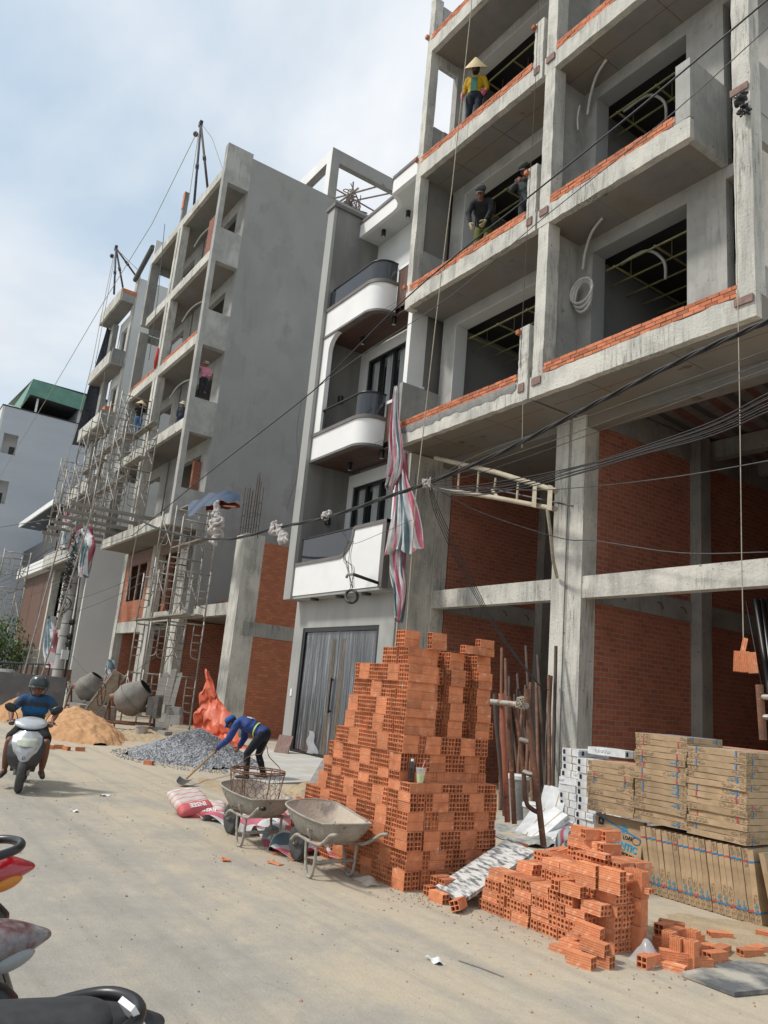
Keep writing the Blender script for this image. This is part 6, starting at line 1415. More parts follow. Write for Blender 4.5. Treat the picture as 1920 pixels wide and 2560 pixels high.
# ================= concrete mixers =================
def Rto(d):
    return Vector(d).to_track_quat('Z', 'X').to_matrix()
def mixer(loc, ax, label, wheelc, boxy=True, s=1.0):
    e = empty('concrete_mixer', loc, label, 'concrete mixer', 'drum concrete mixers'); e.scale = (s, s, s)
    A = Vector(ax).normalized(); R = Rto(A); c = Vector((0, 0, .98))
    dm = mat('mixer_drum_cement', (.27, .255, .225), (.16, .15, .135), 3, 8, .9, .5, 20)
    pr = [(.05, -.42), (.30, -.40), (.42, -.28), (.455, -.05), (.44, 0), (.45, .02), (.40, .14), (.24, .44), (.255, .455), (.235, .46)]
    d = lbuild(MB().lathe(pr, c, R, 30, cap1=False), 'drum', dm, e, 40); lbuild(MB().lathe([(.23, .455), (.38, .13), (.40, -.1)], c, R, 30, cap0=False, cap1=False), 'drum_inside', M['dark'], d, True)
    lbuild(MB().lathe([(.47, -.07), (.47, -.02)], c, R, 36).lathe([(.10, -.5), (.14, -.4)], c, R, 14), 'ring_gear', dm, d, 40)
    side = Vector((.55, .83, 0)).cross(Vector((0, 0, 1))); sx = Vector((.55, .83, 0)).normalized()
    fr = MB()
    for sg in (-1, 1):
        t = c+sx*sg*.62-Vector((0, 0, .08)); fr.tube([t, t+side*.38+Vector((0, 0, -.9+.0))], .035, 6); fr.tube([t, t-side*.38+Vector((0, 0, -.9))], .035, 6); fr.box(0, 0, 0, 0, 0, 0) if 0 else None
    lbuild(fr.tube([c-sx*.6+side*.25-Vector((0, 0, .68)), c+sx*.6+side*.25-Vector((0, 0, .68))], .04, 6).tube([c-sx*.6-side*.25-Vector((0, 0, .68)), c+sx*.6-side*.25-Vector((0, 0, .68))], .04, 6), 'frame', M['rust'], e)
    lbuild(MB().tube([c-sx*.62-Vector((0, 0, .05)), c-sx*.45], .09, 12), 'yoke', mat('orange_crusted', (.36, .15, .088), (.25, .17, .13), 5, 5, .8), e, 40)
    wc = c-sx*wheelc; w_ = MB(); u = Vector((0, 0, 1)); v = side
    w_.tube([wc+(u*math.cos(a)+v*math.sin(a))*.30 for a in [k*math.pi/14 for k in range(28)]], .013, 6, closed=True)
    lbuild(w_, 'hand_wheel', M['rustdark'], e, True)
    sp_ = MB()
    for a in (.6, .6+math.pi/2, .6+math.pi, .6+1.5*math.pi): sp_.beam(wc, wc+(u*math.cos(a)+v*math.sin(a))*.29, .03, .02)
    lbuild(sp_, 'spokes', M['rust'], e)
    if boxy:
        bxm = mat('greenish_crusted_sheet', (.22, .22, .20), (.14, .13, .12), 4, 6, .8, .3, 20)
        lbuild(MB().obox(c+sx*.72-Vector((0, 0, .18)), .1, .55, .62, Matrix((sx, side, Vector((0, 0, 1)))).transposed()).obox(c+sx*.62-Vector((0, 0, .18)), .3, .4, .5, Matrix((sx, side, Vector((0, 0, 1)))).transposed()), 'motor_box', bxm, e)
    return e
mixer((-22.3, 6.95, 0), (.42, .52, .62), 'nearer cement crusted concrete mixer with an orange hand wheel', .86, True, 1.02)
mixer((-29.0, 7.45, .1), (.30, .40, .85), 'farther concrete mixer standing beside the base of the utility pole', .8, False, 1.0)
MB().box(-29.4, -27.6, 6.9, 8.1, 0, .5).build('mixer_platform', M['plank'], None, label='low block and plank platform under the farther mixer', cat='platform')
# mortar chute
e = empty('steel_chute', P(320, 1820, Y=6.9), 'long steel trough chute propped between the two mixers', 'chute')
T0, T1 = P(302, 1672, Y=6.9), P(226, 1782, Y=6.4); T0 = Vector((-24.0, 7.2, 1.8)); T1 = Vector((-26.0, 6.6, .55))
T0 = P(300, 1683, Y=7.0); T1 = P(228, 1776, Y=6.7); dd = (T1-T0).normalized(); sd = Vector((.55, .83, 0)); nn = dd.cross(sd).normalized()
MB().beam(T0, T1, .42, .02, nn).build('bed', M['barrow'], e); MB().beam(T0+sd*.21+nn*.05, T1+sd*.21+nn*.05, .02, .12, nn).build('side_rail', M['barrow'], e); MB().beam(T0-sd*.21+nn*.05, T1-sd*.21+nn*.05, .02, .12, nn).build('side_rail', M['barrow'], e)
MB().tube([T0+Vector((0, 0, -.02)), Vector((T0.x-.4, T0.y+.2, 0))], .03, 6).build('prop_leg', M['rust'], e)
# white bucket hung under the nearer mixer, blocks and boards
for (px, py, Y, r, h, lab) in ((352, 1840, 6.9, .17, .34, 'dirty white plastic bucket standing under the nearer mixer'), (258, 1637, 7.3, .0, .0, '')):
    if r:
        p = P(px, py, Y=Y); e = empty('plastic_bucket', (p.x, Y, 0), lab, 'bucket'); lbuild(MB().lathe([(r*.8, 0), (r, h), (r*1.06, h), (r*1.06, h-.03)], n=22), 'body', mat('dirty_white_plastic', (.48, .47, .42), (.36, .34, .29), 5, 6, .7), e, 40)
rg = random.Random(31)
for i, (px, py, Y) in enumerate(((415, 1795, 8.0), (437, 1778, 8.1), (412, 1772, 8.1), (436, 1800, 7.9), (392, 1830, 7.6), (410, 1845, 7.5))):
    p = P(px, py, Y=Y); o = MB().obox((0, 0, 0), .42, .22, .24).build('concrete_block', M['conc'], None, label=['rough concrete block, %s in the pile beside the nearer mixer' % ORD[i+1]][0], cat='block', group='rough blocks by the mixer'); o.location = (p.x, Y, max(.12, p.z)); o.rotation_euler = (0, jit(.05), rg.uniform(0, 1))
for i in range(8):
    a = P(380+i*6, 1790-i*1.5, Y=8.4); b_ = P(404+i*7, 1682+rg.uniform(-10, 14), Y=8.8); a.z = .05
    o = MB().beam((0, 0, 0), b_-a, .09, .03).build('timber_board', M['plank'], None, label='grey timber board, %s from the left, leaning behind the nearer mixer' % ORD[i+1], cat='board', group='boards behind the mixer'); o.location = a
# crates, barrier sheet and panels at far left
e = MB().obox((0, 0, 0), 3.6, .05, 1.35).build('steel_sheet_barrier', mat('dull_dark_steel_sheet', (.10, .095, .095), (.06, .058, .06), 1.5, 7, .6, .2, 10, spot=(.16, .14, .13), spots=(4, .62, .7)), None, label='dull dark steel sheet standing behind the rider at far left', cat='sheet'); p = P(20, 1800, Y=4.4); e.location = (p.x-1.2, 4.4, .68); e.rotation_euler = (0, 0, math.radians(55))
p = P(110, 1695, Y=7.2); cr = MB().box(-.9, .9, -.5, .5, 0, .5).build('wooden_crate', mat('reddish_plywood', (.30, .19, .14), (.22, .14, .10), 3, 4, .8), None, label='reddish brown plywood crate behind the steel sheet at far left', cat='crate'); cr.location = (p.x, 7.2, 1.1); cr.rotation_euler = (0, 0, .9)
# ================= utility pole and cables =================
PX, PY_ = -32.0, 7.0
base = P(135, 1735, Y=7.0); e = empty('utility_pole', (base.x, 7.0, 0), 'leaning grey concrete utility pole tangled with black cables', 'utility pole')
pb_ = Vector((base.x, 7.0, 0)); top = P(205, 1335, Y=7.3)
pole = MB().tube([pb_, pb_.lerp(top, .5), top], [.21, .18, .15], 18).build('pole_shaft', mat('pole_concrete', (.42, .41, .38), (.30, .29, .27), 2, 7, .9, .2, 20), e, smooth=45)
bn = MB()
for t in (.06, .14, .22, .3, .4, .47, .55, .63, .7, .78, .9): q = pb_.lerp(top, t); bn.lathe([(.22-.06*t, -.015), (.22-.06*t, .015)], q, n=18)
bn.build('steel_band', M['wire'], e)
rg = random.Random(61)
co_ = MB()
for k in range(26):
    t = rg.uniform(.55, .98); c = pb_.lerp(top, t)+Vector((rg.uniform(-.2, .3), -.22+rg.uniform(-.1, .1), 0)); r = rg.uniform(.15, .4); sxx = rg.uniform(.4, 1)
    co_.tube([c+Vector((sxx*r*math.cos(a)*.7, .15*math.sin(a*2+k), r*math.sin(a))) for a in [q*math.pi/9 for q in range(18)]], rg.choice([.011, .016, .022]), 5, closed=True)
co_.build('cable_coil', M['cable'], e)
for (t, dx, sz, m) in ((.28, -.35, .34, 'white'), (.13, .05, .34, 'white'), (.30, .38, .36, 'plasterB')):
    c = pb_.lerp(top, t)+Vector((dx*.55, dx*.83-.22 if dx > 0 else dx*.83, 0)); MB().obox(c, .22, .26, sz).build('meter_box', M[m], e)
for t in (.36, .4, .48): MB().ball(pb_.lerp(top, t)+Vector((.18, .18, 0)), .13, 8).build('insulator', M['black'], e)
for k in range(5): MB().tube(smooth_pts([pb_.lerp(top, .98)+Vector((.12+.03*k, .1, 0)), pb_.lerp(top, .6)+Vector((.2+.03*k, .2, 0)), pb_.lerp(top, .3)+Vector((.22, .2+.02*k, 0)), pb_.lerp(top, .05)+Vector((.25, .2, 0))], 5), .014, 5).build('down_lead', M['cable'], e, smooth=True)
def cable(pts, r, label, m='cable', n=6, k=8, cat='cable', group=None, strands=1, tw=.03):
    pts = smooth_pts([P(x, y, Y=Y) for x, y, Y in pts], k); o0 = pts[0]; mb = MB()
    for s_ in range(strands):
        q = [p-o0+(Vector((0, math.cos(i*.5+s_*6.28/strands), math.sin(i*.5+s_*6.28/strands)))*tw if strands > 1 else Vector((0, 0, 0))) for i, p in enumerate(pts)]; mb.tube(q, r, n)
    ob = bpy.data.objects.new('cable', mb.mesh('cable', M[m], True)); COL.objects.link(ob); ob.location = o0; return tag(ob, label, cat, group)
YC = 7.6
tie = (1068, 1208)
cable([(1990, 770, YC), (1920, 803, YC), (1750, 878, YC), (1560, 972, YC), (1400, 1055, YC), (1240, 1137, YC), (1068, 1208, YC), (960, 1245, YC), (820, 1293, YC), (700, 1318, YC), (560, 1348, YC), (420, 1330, YC), (330, 1290, YC)], .017, 'thick twisted black power cable running along the street in front of the facades', n=6, k=10, strands=3, tw=.02)
for i in range(7):
    d = i*7+rg.uniform(-3, 3); cable([(1990, 960+d*1.0, YC), (1920, 985+d*1.0, YC), (1780, 1056+d*.75, YC), (1600, 1118+d*.5+rg.uniform(-2, 2), YC), (1460, 1163+d*.4+rg.uniform(-3, 3), YC), (1300, 1198+d*.6+rg.uniform(-4, 4), YC), (1150, 1218+d*.5, YC), (1068, 1212, YC)], .0055 if i % 2 else .0085, 'black cable, %s from the top, in the lower bundle ending at the white tie' % ORD[i+1], n=5, k=6, group='lower cable bundle')
for i, (ya, yb) in enumerate(((905, 990), (922, 1010), (875, 960))): cable([(1990, ya-30, YC+.2), (1920, ya, YC+.2), (1500, ya+155, YC+.2), (1200, ya+260, YC+.1), (1075, 1208, YC)], .006, 'thin grey line, %s from the top, above the lower cable bundle' % ORD[i+1], 'wire', 5, 5, group='thin lines above the bundle')
cable([(1990, 1140, YC+.6), (1920, 1152, YC+.6), (1700, 1190, YC+.6), (1480, 1216, YC+.6), (1300, 1225, YC+.4), (1070, 1210, YC)], .007, 'thin grey line sagging below the lower cable bundle', 'wire', 5, 6)
cable([(1075, 1212, YC), (1200, 1280, YC+.9), (1400, 1345, YC+2), (1490, 1352, YC+2.4), (1700, 1382, YC+2.4), (1920, 1380, YC+2.4)], .008, 'thin dark line from the tie into the open ground floor', 'wire', 5, 6)
for i in range(4): cable([(1072+i*2, 1215, YC), (1090+i*5, 1290, YC+.2), (1150+i*6, 1420, YC+.8), (1230+i*3, 1560, YC+1.3), (1335+i, 1700, YC+1.7), (1372, 1725, YC+1.9)], .007, 'black drop cable, %s of four, slanting from the tie down behind the props' % ORD[i+1], n=5, k=6, group='drop cables from the tie')
cable([(1930, -10, 8.3), (1900, 15, 8.3), (1600, 268, 8.1), (1300, 510, 8.0), (1180, 605, 8.0), (1000, 760, 8.0), (820, 942, 7.9), (755, 1000, 7.9), (640, 1090, 7.9), (500, 1200, 7.9), (330, 1340, 7.9)], .014, 'dark overhead cable crossing the near townhouses and the white house', n=6, k=8)
cable([(1930, 60, 8.3), (1650, 310, 8.1), (1340, 560, 8.0), (1120, 745, 8.0), (900, 890, 7.95), (755, 998, 7.9)], .008, 'thinner overhead line joining the dark overhead cable near the white house', 'wire', 5, 7)
cable([(755, 1000, 7.9), (742, 1080, 8), (745, 1180, 8.2), (720, 1260, 8.3), (714, 1310, 8.2)], .006, 'thin loose wire hanging in front of the white house pilaster', 'wire', 5, 6)
cable([(330, 1338, 7.5), (150, 1400, 7), (20, 1470, 6.5), (-60, 1500, 6.3)], .008, 'thin wire dropping left from the outriggers', 'wire', 5, 6)
# left hand cable fans
rg = random.Random(19)
for i in range(9):
    y0 = 1410+i*9; cable([(-60, y0+rg.uniform(20, 60), 7.2), (40, y0+rg.uniform(0, 25), 7.2), (120, 1375+i*12, 7.2), (190, 1352+i*10, 7.25)], rg.choice([.01, .016, .02]), 'black street cable, %s from the top, fanning left from the pole head' % ORD[i+1], n=5, k=6, group='cables left of the pole')
cable([(-60, 1325, 7.3), (0, 1318, 7.3), (100, 1302, 7.3), (185, 1292, 7.3), (240, 1283, 7.3)], .022, 'thick black cable crossing the blue grey house wall', n=6, k=6)
cable([(180, 1640, 7.3), (240, 1700, 7.6), (330, 1720, 8.2), (420, 1730, 9)], .010, 'dark wire sagging from the pole past the farther mixer', 'wire', 5, 6)
cable([(190, 1500, 7.3), (300, 1460, 7.8), (420, 1400, 9)], .010, 'dark wire from the pole coil up to the first slab, upper one', 'wire', 5, 6)
cable([(190, 1530, 7.3), (300, 1485, 7.8), (430, 1415, 9)], .010, 'dark wire from the pole coil up to the first slab, lower one', 'wire', 5, 6)
cable([(180, 1770, 7.3), (260, 1730, 7.6), (420, 1620, 8.5)], .008, 'thin wire rising from the pole foot to the brick shell', 'wire', 5, 6)
# knots and rags on the cables
def rag(pts, r, label, m, seed, nm='plastic_rag'):
    r_ = random.Random(seed); mb = MB()
    for p in pts:
        for k in range(7): mb.ball(P(*p)+Vector((r_.uniform(-r, r)*.4, r_.uniform(-r, r)*.35, r_.uniform(-r, r)*.6)), r*r_.uniform(.45, .8), 9, (r_.uniform(.6, 1.2), .6, r_.uniform(.8, 1.5)))
    me = fuse(mb, r*.1, 2, nm); me.materials.append(m); from mathutils import noise as MN
    for v, n_ in [(v, v.normal.copy()) for v in me.vertices]: v.co = v.co+n_*r*.55*(abs(MN.noise(v.co*(2.2/r)*.6))*1.6-.45)+Vector((0, 0, r*.3*MN.noise(v.co*(1.2/r))))
    if 1: pass; me.polygons.foreach_set('use_smooth', [False]*len(me.polygons)); ob = bpy.data.objects.new(nm, me); COL.objects.link(ob); return tag(ob, label, 'rag')
pw = mat('dirty_white_sacking', (.55, .52, .50), (.36, .32, .30), 7, 6, .9, .5, 25)
rag([(685, 1318, YC), (700, 1330, YC), (703, 1350, YC), (712, 1340, YC)], .16, 'dirty white rag bundle wrapped on the cable before the brick shell', pw, 1)
rag([(810, 1291, YC), (822, 1288, YC)], .08, 'small white rag knotted on the cable before the white house', pw, 2)
rag([(1062, 1208, YC), (1074, 1212, YC)], .07, 'whitish tie lashing the cable bundles together beside the level ladder', pw, 3)
rag([(1855, 250, 8.9), (1862, 268, 8.9)], .09, 'black plastic shred snagged on the right hand concrete column', M['black'], 4)
# cable hook arm on the white house balcony
e = empty('cable_bracket', P(900, 1440, Y=8.7), 'black bracket arm with a coil of cable hanging on the white balcony front', 'bracket')
MB().tube([P(884, 1436, Y=8.35), P(944, 1457, Y=8.97)], .035, 8).build('arm', M['cable'], e, smooth=True)
MB().tube([P(866, 1444, Y=8.3), P(870, 1436, Y=8.3), P(884, 1436, Y=8.35)], .03, 8).build('arm_end', M['steelpole'], e, smooth=True)
MB().tube([P(879+15*math.cos(a), 1491+16*math.sin(a), Y=8.4+.05*math.sin(2*a)) for a in [k*math.pi/10 for k in range(20)]], .03, 7, closed=True).build('cable_coil', M['cable'], e, smooth=True)
hw_ = MB(); rg = random.Random(44)
for k in range(7): hw_.tube(smooth_pts([P(876+rg.uniform(-6, 8), 1352, Y=8.5), P(870+rg.uniform(-14, 16), 1390+rg.uniform(-8, 8), Y=8.5), P(884+rg.uniform(-18, 14), 1420, Y=8.45), P(880+rg.uniform(-6, 6), 1470, Y=8.4)], 5), .006, 4)
hw_.build('loose_wire', M['wire'], e)
cable([(835, 1285, YC), (862, 1330, YC+.5), (880, 1360, YC+.9), (960, 1330, YC+1), (1030, 1300, YC+.9)], .005, 'thin wires looping down to the balcony bracket', 'wire', 4, 5)
# ================= scaffolds =================
def sframe(mb, x, y0, y1, z0, h=1.7):
    """one walk-through scaffold frame in the plane X=x"""
    m = mb
    m.tube([(x, y0, z0), (x, y0, z0+h+.12)], .030, 7); m.tube([(x, y1, z0), (x, y1, z0+h+.12)], .030, 7); m.tube([(x, y0, z0+h), (x, y1, z0+h)], .027, 7)
    w_ = .33
    for s_, ya in ((1, y0), (-1, y1)):
        yb = ya+s_*w_; m.tube(smooth_pts([(x, yb, z0+h), (x, yb, z0+.75), (x, ya+s_*.22, z0+.58), (x, ya, z0+.55)], 3), .021, 6)
        for zz in (.85, 1.1, 1.35): m.tube([(x, ya, z0+zz), (x, yb, z0+zz)], .019, 6)
def scaffold(label, xs, y0, y1, z0, tiers, planks=(), braces=True, skip=(), seed=0, group=None, nm='scaffold_tower'):
    e = empty(nm, (sum(xs)/len(xs), y0, z0), label, 'scaffold', group); r_ = random.Random(seed)
    for i, x in enumerate(xs):
        for t in range(tiers):
            if (i, t) in skip: continue
            mb = MB(); sframe(mb, x+r_.uniform(-.02, .02), y0, y1, z0+t*1.75); mb.build('frame', M['steelpole'], e, smooth=True)
    if braces:
        for i in range(len(xs)-1):
            for t in range(tiers):
                if (i, t) in skip: continue
                z = z0+t*1.75
                for y in (y0, y1):
                    if r_.random() < .85: MB().tube([(xs[i], y, z+.3), (xs[i+1], y, z+1.55)], .018, 5).tube([(xs[i], y, z+1.55), (xs[i+1], y, z+.3)], .018, 5).build('cross_brace', M['steelpole'], e)
    for (x0, x1, z, yy) in planks: MB().box(x0, x1, yy, yy+.28, z, z+.045).build('plank', M['plank'], e)
    return e
scaffold('scaffold of steel frames on outriggers before the left bay of the grey flank townhouse', [-40.4, -38.6, -36.8], 7.5, 8.75, 7.8, 3, [(-40.5, -36.7, 11.3, 8.2), (-40.5, -36.6, 9.55, 8.0)], skip=((0, 2),), seed=1)
scaffold('scaffold of stacked steel frames before the middle column of the grey townhouse', [-35.2, -33.6], 7.5, 8.75, 7.8, 3, [(-36.6, -31.6, 11.3, 7.9), (-36.6, -32, 9.6, 8.2)], seed=2)
scaffold('scaffold of stacked steel frames before the right bay of the grey flank townhouse', [-31.9, -30.3], 7.5, 8.75, 7.8, 3, [(-33, -29.3, 11.3, 8.2), (-31.0, -28.6, 9.6, 7.7)], skip=((1, 2),), seed=3)
for i, x in enumerate((-30.6, -32.2, -33.8, -35.4, -37.0, -38.8)):
    o = MB().beam((0, -2.2+.12*i, 0), (0, 1.2, 0), .16, .13).build('outrigger_beam', M['plank'], None, label='grey timber outrigger, %s from the right, jutting out under the scaffold' % ORD[i+1], cat='beam', group='timber outriggers'); o.location = (x, 8.2, 7.74)
MB().box(-32.6, -29.2, 8.95, 9.3, 11.32, 11.36).build('work_plank', M['plank'], None, label='grey plank under the straw hatted worker on the grey flank townhouse', cat='plank')
scaffold('slim scaffold in front of the pale flank townhouse behind the utility pole', [-44.6, -42.9], 7.9, 8.8, 7.6, 3, [], seed=4, skip=((1, 2),))
scaffold('ground scaffold in front of the brick shell between two concrete columns', [-28.9, -27.2], 8.7, 9.95, 0, 3, [(-29.6, -26.4, 3.6, 8.7), (-29.6, -26.2, 3.65, 9.1)], seed=5)
scaffold('ground scaffold nearest the orange tarpaulin before the brick shell', [-25.6], 8.75, 10.0, 0, 4, [(-26.6, -23.9, 3.6, 8.6), (-26.4, -23.9, 3.62, 9.0), (-28.2, -24.6, 6.3, 9.3)], braces=False, seed=6)
scaffold('tall scaffold carrying the blue tarp above the brick shell', [-28.4, -26.9], 8.9, 10.1, 4.1, 2, [(-28.6, -25.8, 7.7, 9.2)], seed=7)
scaffold('scaffold of pale frames rising at far left before the dark balcony house', [-44.0, -41.6], 5.6, 6.8, 0, 4, [(-44.3, -41.3, 3.6, 6.0)], seed=8)
tube_obj('scaffold_pole', [P(95, 1720, Y=5.8), P(240, 1245, Y=6.2)], .03, M['steelpole'], 'long pale bamboo like pole slanting across the far left scaffold', 'pole')
tube_obj('scaffold_pole', [P(55, 1700, Y=5.6), P(155, 1330, Y=6.0)], .03, M['steelpole'], 'second pale pole slanting beside the far left scaffold', 'pole')
# blue tarp canopy
e = empty('blue_canopy', (-27, 9.3, 8.2), 'ragged blue tarp canopy with red underside on top of the scaffold', 'canopy')
C4 = [P(472, 1255, Y=8.7), P(510, 1225, Y=9.2), P(600, 1258, Y=9.8), P(590, 1280, Y=9.4), P(560, 1270, Y=8.8)]
bl = hexm('blue_tarp', '#22405e', .6, .5)
def bt(u, v):
    p = P(470+130*u, 1262-34*math.sin(u*2.2)+v*30*(1-.3*u), Y=8.7+1.1*u-.3*v); return p+Vector((0, 0, .05*math.sin(u*19+v*9)))
MB().sheet(bt, 26, 10).build('tarp_top', bl, e, smooth=True)
MB().sheet(lambda u, v: P(515+85*u, 1248+12*u+v*(30-22*u), Y=9.0+.7*u)+Vector((0, 0, .03*math.sin(u*17))), 20, 6).build('tarp_underside', hexm('red_tarp', '#9c3a30', .6, .6), e, smooth=True)
MB().tube([P(520, 1262, Y=9.1), P(590, 1268, Y=9.3)], .03, 6).build('bar', M['rust'], e)
rag([(540, 1272, 9.0), (545, 1285, 9.0), (538, 1298, 9.0), (545, 1310, 9.0), (540, 1322, 9.0), (536, 1334, 9.0), (538, 1346, 9.0)], .24, 'long white and red plastic sack rag hanging under the blue canopy', pw, 8)
rag([(178, 1300, 7.4), (190, 1320, 7.4)], .3, 'pinkish rag bundle on the scaffold above the pole head', pw, 9)
def strip(pp, wid, label, seed, Y, m='tarpS2'):
    pts = smooth_pts([P(*p, Y=Y) for p in pp], 8); n = len(pts)-1; nu = 16
    def f(u, v):
        i = min(int(v*n), n); return pts[i]+Vector((.8*(u-.5), .5*(u-.5), 0))*wid*(.38+.3*v+.22*math.sin(v*8+seed))+Vector((.06*math.sin(v*11+seed), .18*math.sin(u*19+seed+v*4), .09*math.sin(u*13+seed)))
    o = MB().sheet(f, nu, n).build('hanging_striped_cloth', M[m], None, smooth=True, label=label, cat='cloth'); uv = o.data.uv_layers.new(name='UVMap')
    for pol in o.data.polygons:
        for li in pol.loop_indices:
            vi = o.data.loops[li].vertex_index; uv.data[li].uv = ((vi % (nu+1))/nu, (vi//(nu+1))/n)
strip([(172, 1275), (168, 1310), (164, 1372)], .45, 'striped cloth hanging on the slim scaffold above the dark balcony house', 1, 7.6)
strip([(205, 1322), (198, 1360), (188, 1400)], .55, 'striped cloth hanging just left of the pole head', 2, 7.2)
strip([(218, 1320), (220, 1370), (208, 1440)], .6, 'white striped cloth hanging just right of the pole head', 3, 7.1)
strip([(132, 1545), (124, 1620), (130, 1700)], .9, 'long striped cloth curtain hanging left of the pole foot', 4, 7.4)
strip([(279, 1655), (272, 1700), (262, 1730)], .35, 'small striped cloth tied at the corner column beside the farther mixer', 5, 8.6)
# tripod hoists on the roofs
def hoist(label, tp, feet, ropes, nm='roof_hoist'):
    e = empty(nm, tp, label, 'hoist')
    for i, f_ in enumerate(feet):
        m_ = tp.lerp(f_, .55); MB().tube([tp, f_], .06, 7).tube([m_-(tp-f_).normalized()*.15, m_+(tp-f_).normalized()*.15], .09, 7).build('leg', M['rustdark'] if i else M['net'], e, smooth=True)
    MB().obox(tp, .22, .16, .3).build('head', M['black'], e); MB().ball(tp+Vector((-.25, -.1, -.5)), .14, 8).build('pulley', M['rustdark'], e)
    for r_ in ropes: MB().tube(r_, .018, 5).build('rope', M['rope'], e)
t1 = P(502, 310, Y=9.6); hoist('black tripod hoist mast standing on the roof of the grey flank townhouse', t1, [P(485, 512, Y=9.2), P(519, 470, Y=9.8)], [[P(493, 330, Y=9.5), P(380, 560, Y=9.0), P(256, 760, Y=8.4), P(130, 975, Y=7.6), P(0, 1190, Y=6.8), P(-40, 1258, Y=6.6)], [P(496, 335, Y=9.5), P(472, 500, Y=9.0)], [P(506, 312, Y=9.6), P(530, 345, Y=9.9), P(556, 420, Y=10)]])
t2 = P(290, 620, Y=9.2); hoist('smaller tripod hoist mast standing on the roof of the pale flank townhouse', t2, [P(285, 735, Y=9.0), P(307, 718, Y=9.6), P(340, 690, Y=10.6)], [[P(284, 640, Y=9.1), P(255, 780, Y=8.7), P(231, 905, Y=8.3), P(140, 1265, Y=7.4)], [P(287, 640, Y=9.1), P(238, 910, Y=8.3)], [P(293, 624, Y=9.2), P(345, 675, Y=10.6)]])
tube_obj('roof_gutter', [P(338, 700, Y=9.7), P(382, 618, Y=9.2)], .14, M['wire'], 'dark gutter pipe slanting up from the pale flank wall', 'pipe')
tube_obj('hanging_rope', [P(412, 560, Y=8.7), P(395, 740, Y=8.6), P(372, 900, Y=8.5)], .016, M['wire'], 'thin rope hanging in front of the left bay of the grey flank townhouse', 'rope', n=5)
tube_obj('hanging_rope', [P(350, 1300, Y=8.4), P(330, 1400, Y=8.8), P(322, 1500, Y=9)], .02, M['rope'], 'pale rope hanging below the first slab of the grey flank townhouse', 'rope', n=5)
tube_obj('hanging_rope', [P(262, 930, Y=8.7), P(252, 1040, Y=8.6)], .02, M['wire'], 'rope end hanging under a balcony slab of the pale flank townhouse', 'rope', n=5)
# ================= tree at the far left =================
def tree(loc, label, ch, cr, seed, n=5200):
    e = empty('leafy_tree', loc, label, 'tree'); r_ = random.Random(seed); tk = MB(); tk.tube([(0, 0, 0), (.1, 0, ch*.4), (.05, .05, ch*.75)], [.16, .12, .07], 9)
    br_ = []
    for k in range(11):
        a = r_.uniform(0, 6.28); z0 = ch*r_.uniform(.3, .7); ln = cr*r_.uniform(.5, .95); p1 = Vector((ln*math.cos(a), ln*math.sin(a), z0+ln*r_.uniform(.2, .8))); tk.tube(smooth_pts([(0.05, 0, z0), p1*.5+Vector((0, 0, z0*.5)), p1], 3), [.06-.045*i/6 for i in range(7)], 6); br_.append(p1)
    lbuild(tk, 'trunk', mat('bark', (.16, .12, .09), (.10, .075, .055), 6, 6, .95, .4, 30), e, True)
    mb = MB(); cl = [(p+Vector((r_.uniform(-.4, .4), r_.uniform(-.4, .4), r_.uniform(-.2, .4))), r_.uniform(.45, .85)) for p in br_ for _ in range(3)]+[(Vector((r_.uniform(-.6, .6), r_.uniform(-.6, .6), ch*r_.uniform(.6, 1))), .8) for _ in range(6)]
    for i in range(n):
        c, rad = r_.choice(cl); d = Vector((r_.gauss(0, 1), r_.gauss(0, 1), r_.gauss(0, 1))).normalized()*rad*r_.uniform(.5, 1)**.5; p = c+d*Vector((1, 1, .8)).length/1.6; s_ = r_.uniform(.05, .10)
        R = Matrix.Rotation(r_.uniform(0, 6.28), 3, 'Z')@Matrix.Rotation(r_.uniform(.3, 1.5), 3, 'X'); mb.add([p+R@Vector(q)*s_ for q in ((0, -1, 0), (.45, 0, .1), (0, 1, 0), (-.45, 0, .1))], [(0, 1, 2, 3)])
    m, t, b = newmat('leaves'); b.inputs['Roughness'].default_value = .55; o = lbuild(mb, 'crown', m, e); at = o.data.attributes.new('rnd', 'FLOAT', 'FACE'); at.data.foreach_set('value', [r_.random() for _ in o.data.polygons])
    an = N(t, 'ShaderNodeAttribute', attribute_name='rnd'); ra = N(t, 'ShaderNodeValToRGB'); ra.color_ramp.elements[0].color = (.025, .06, .015, 1); ra.color_ramp.elements[1].color = (.12, .20, .045, 1); L(t, an.outputs['Fac'], ra.inputs[0]); L(t, ra.outputs[0], b.inputs['Base Color'])
    return e
q = P(8, 1640, Y=5.0); tree((q.x-4.2, 5.0, .2), 'dark green leafy street tree at the far left edge', 2.7, 1.15, 3)
q = P(-25, 1640, Y=6.0); tree((q.x-3.5, 5.6, .2), 'second leafy green tree behind the first at the far left edge', 3.2, 1.4, 4)
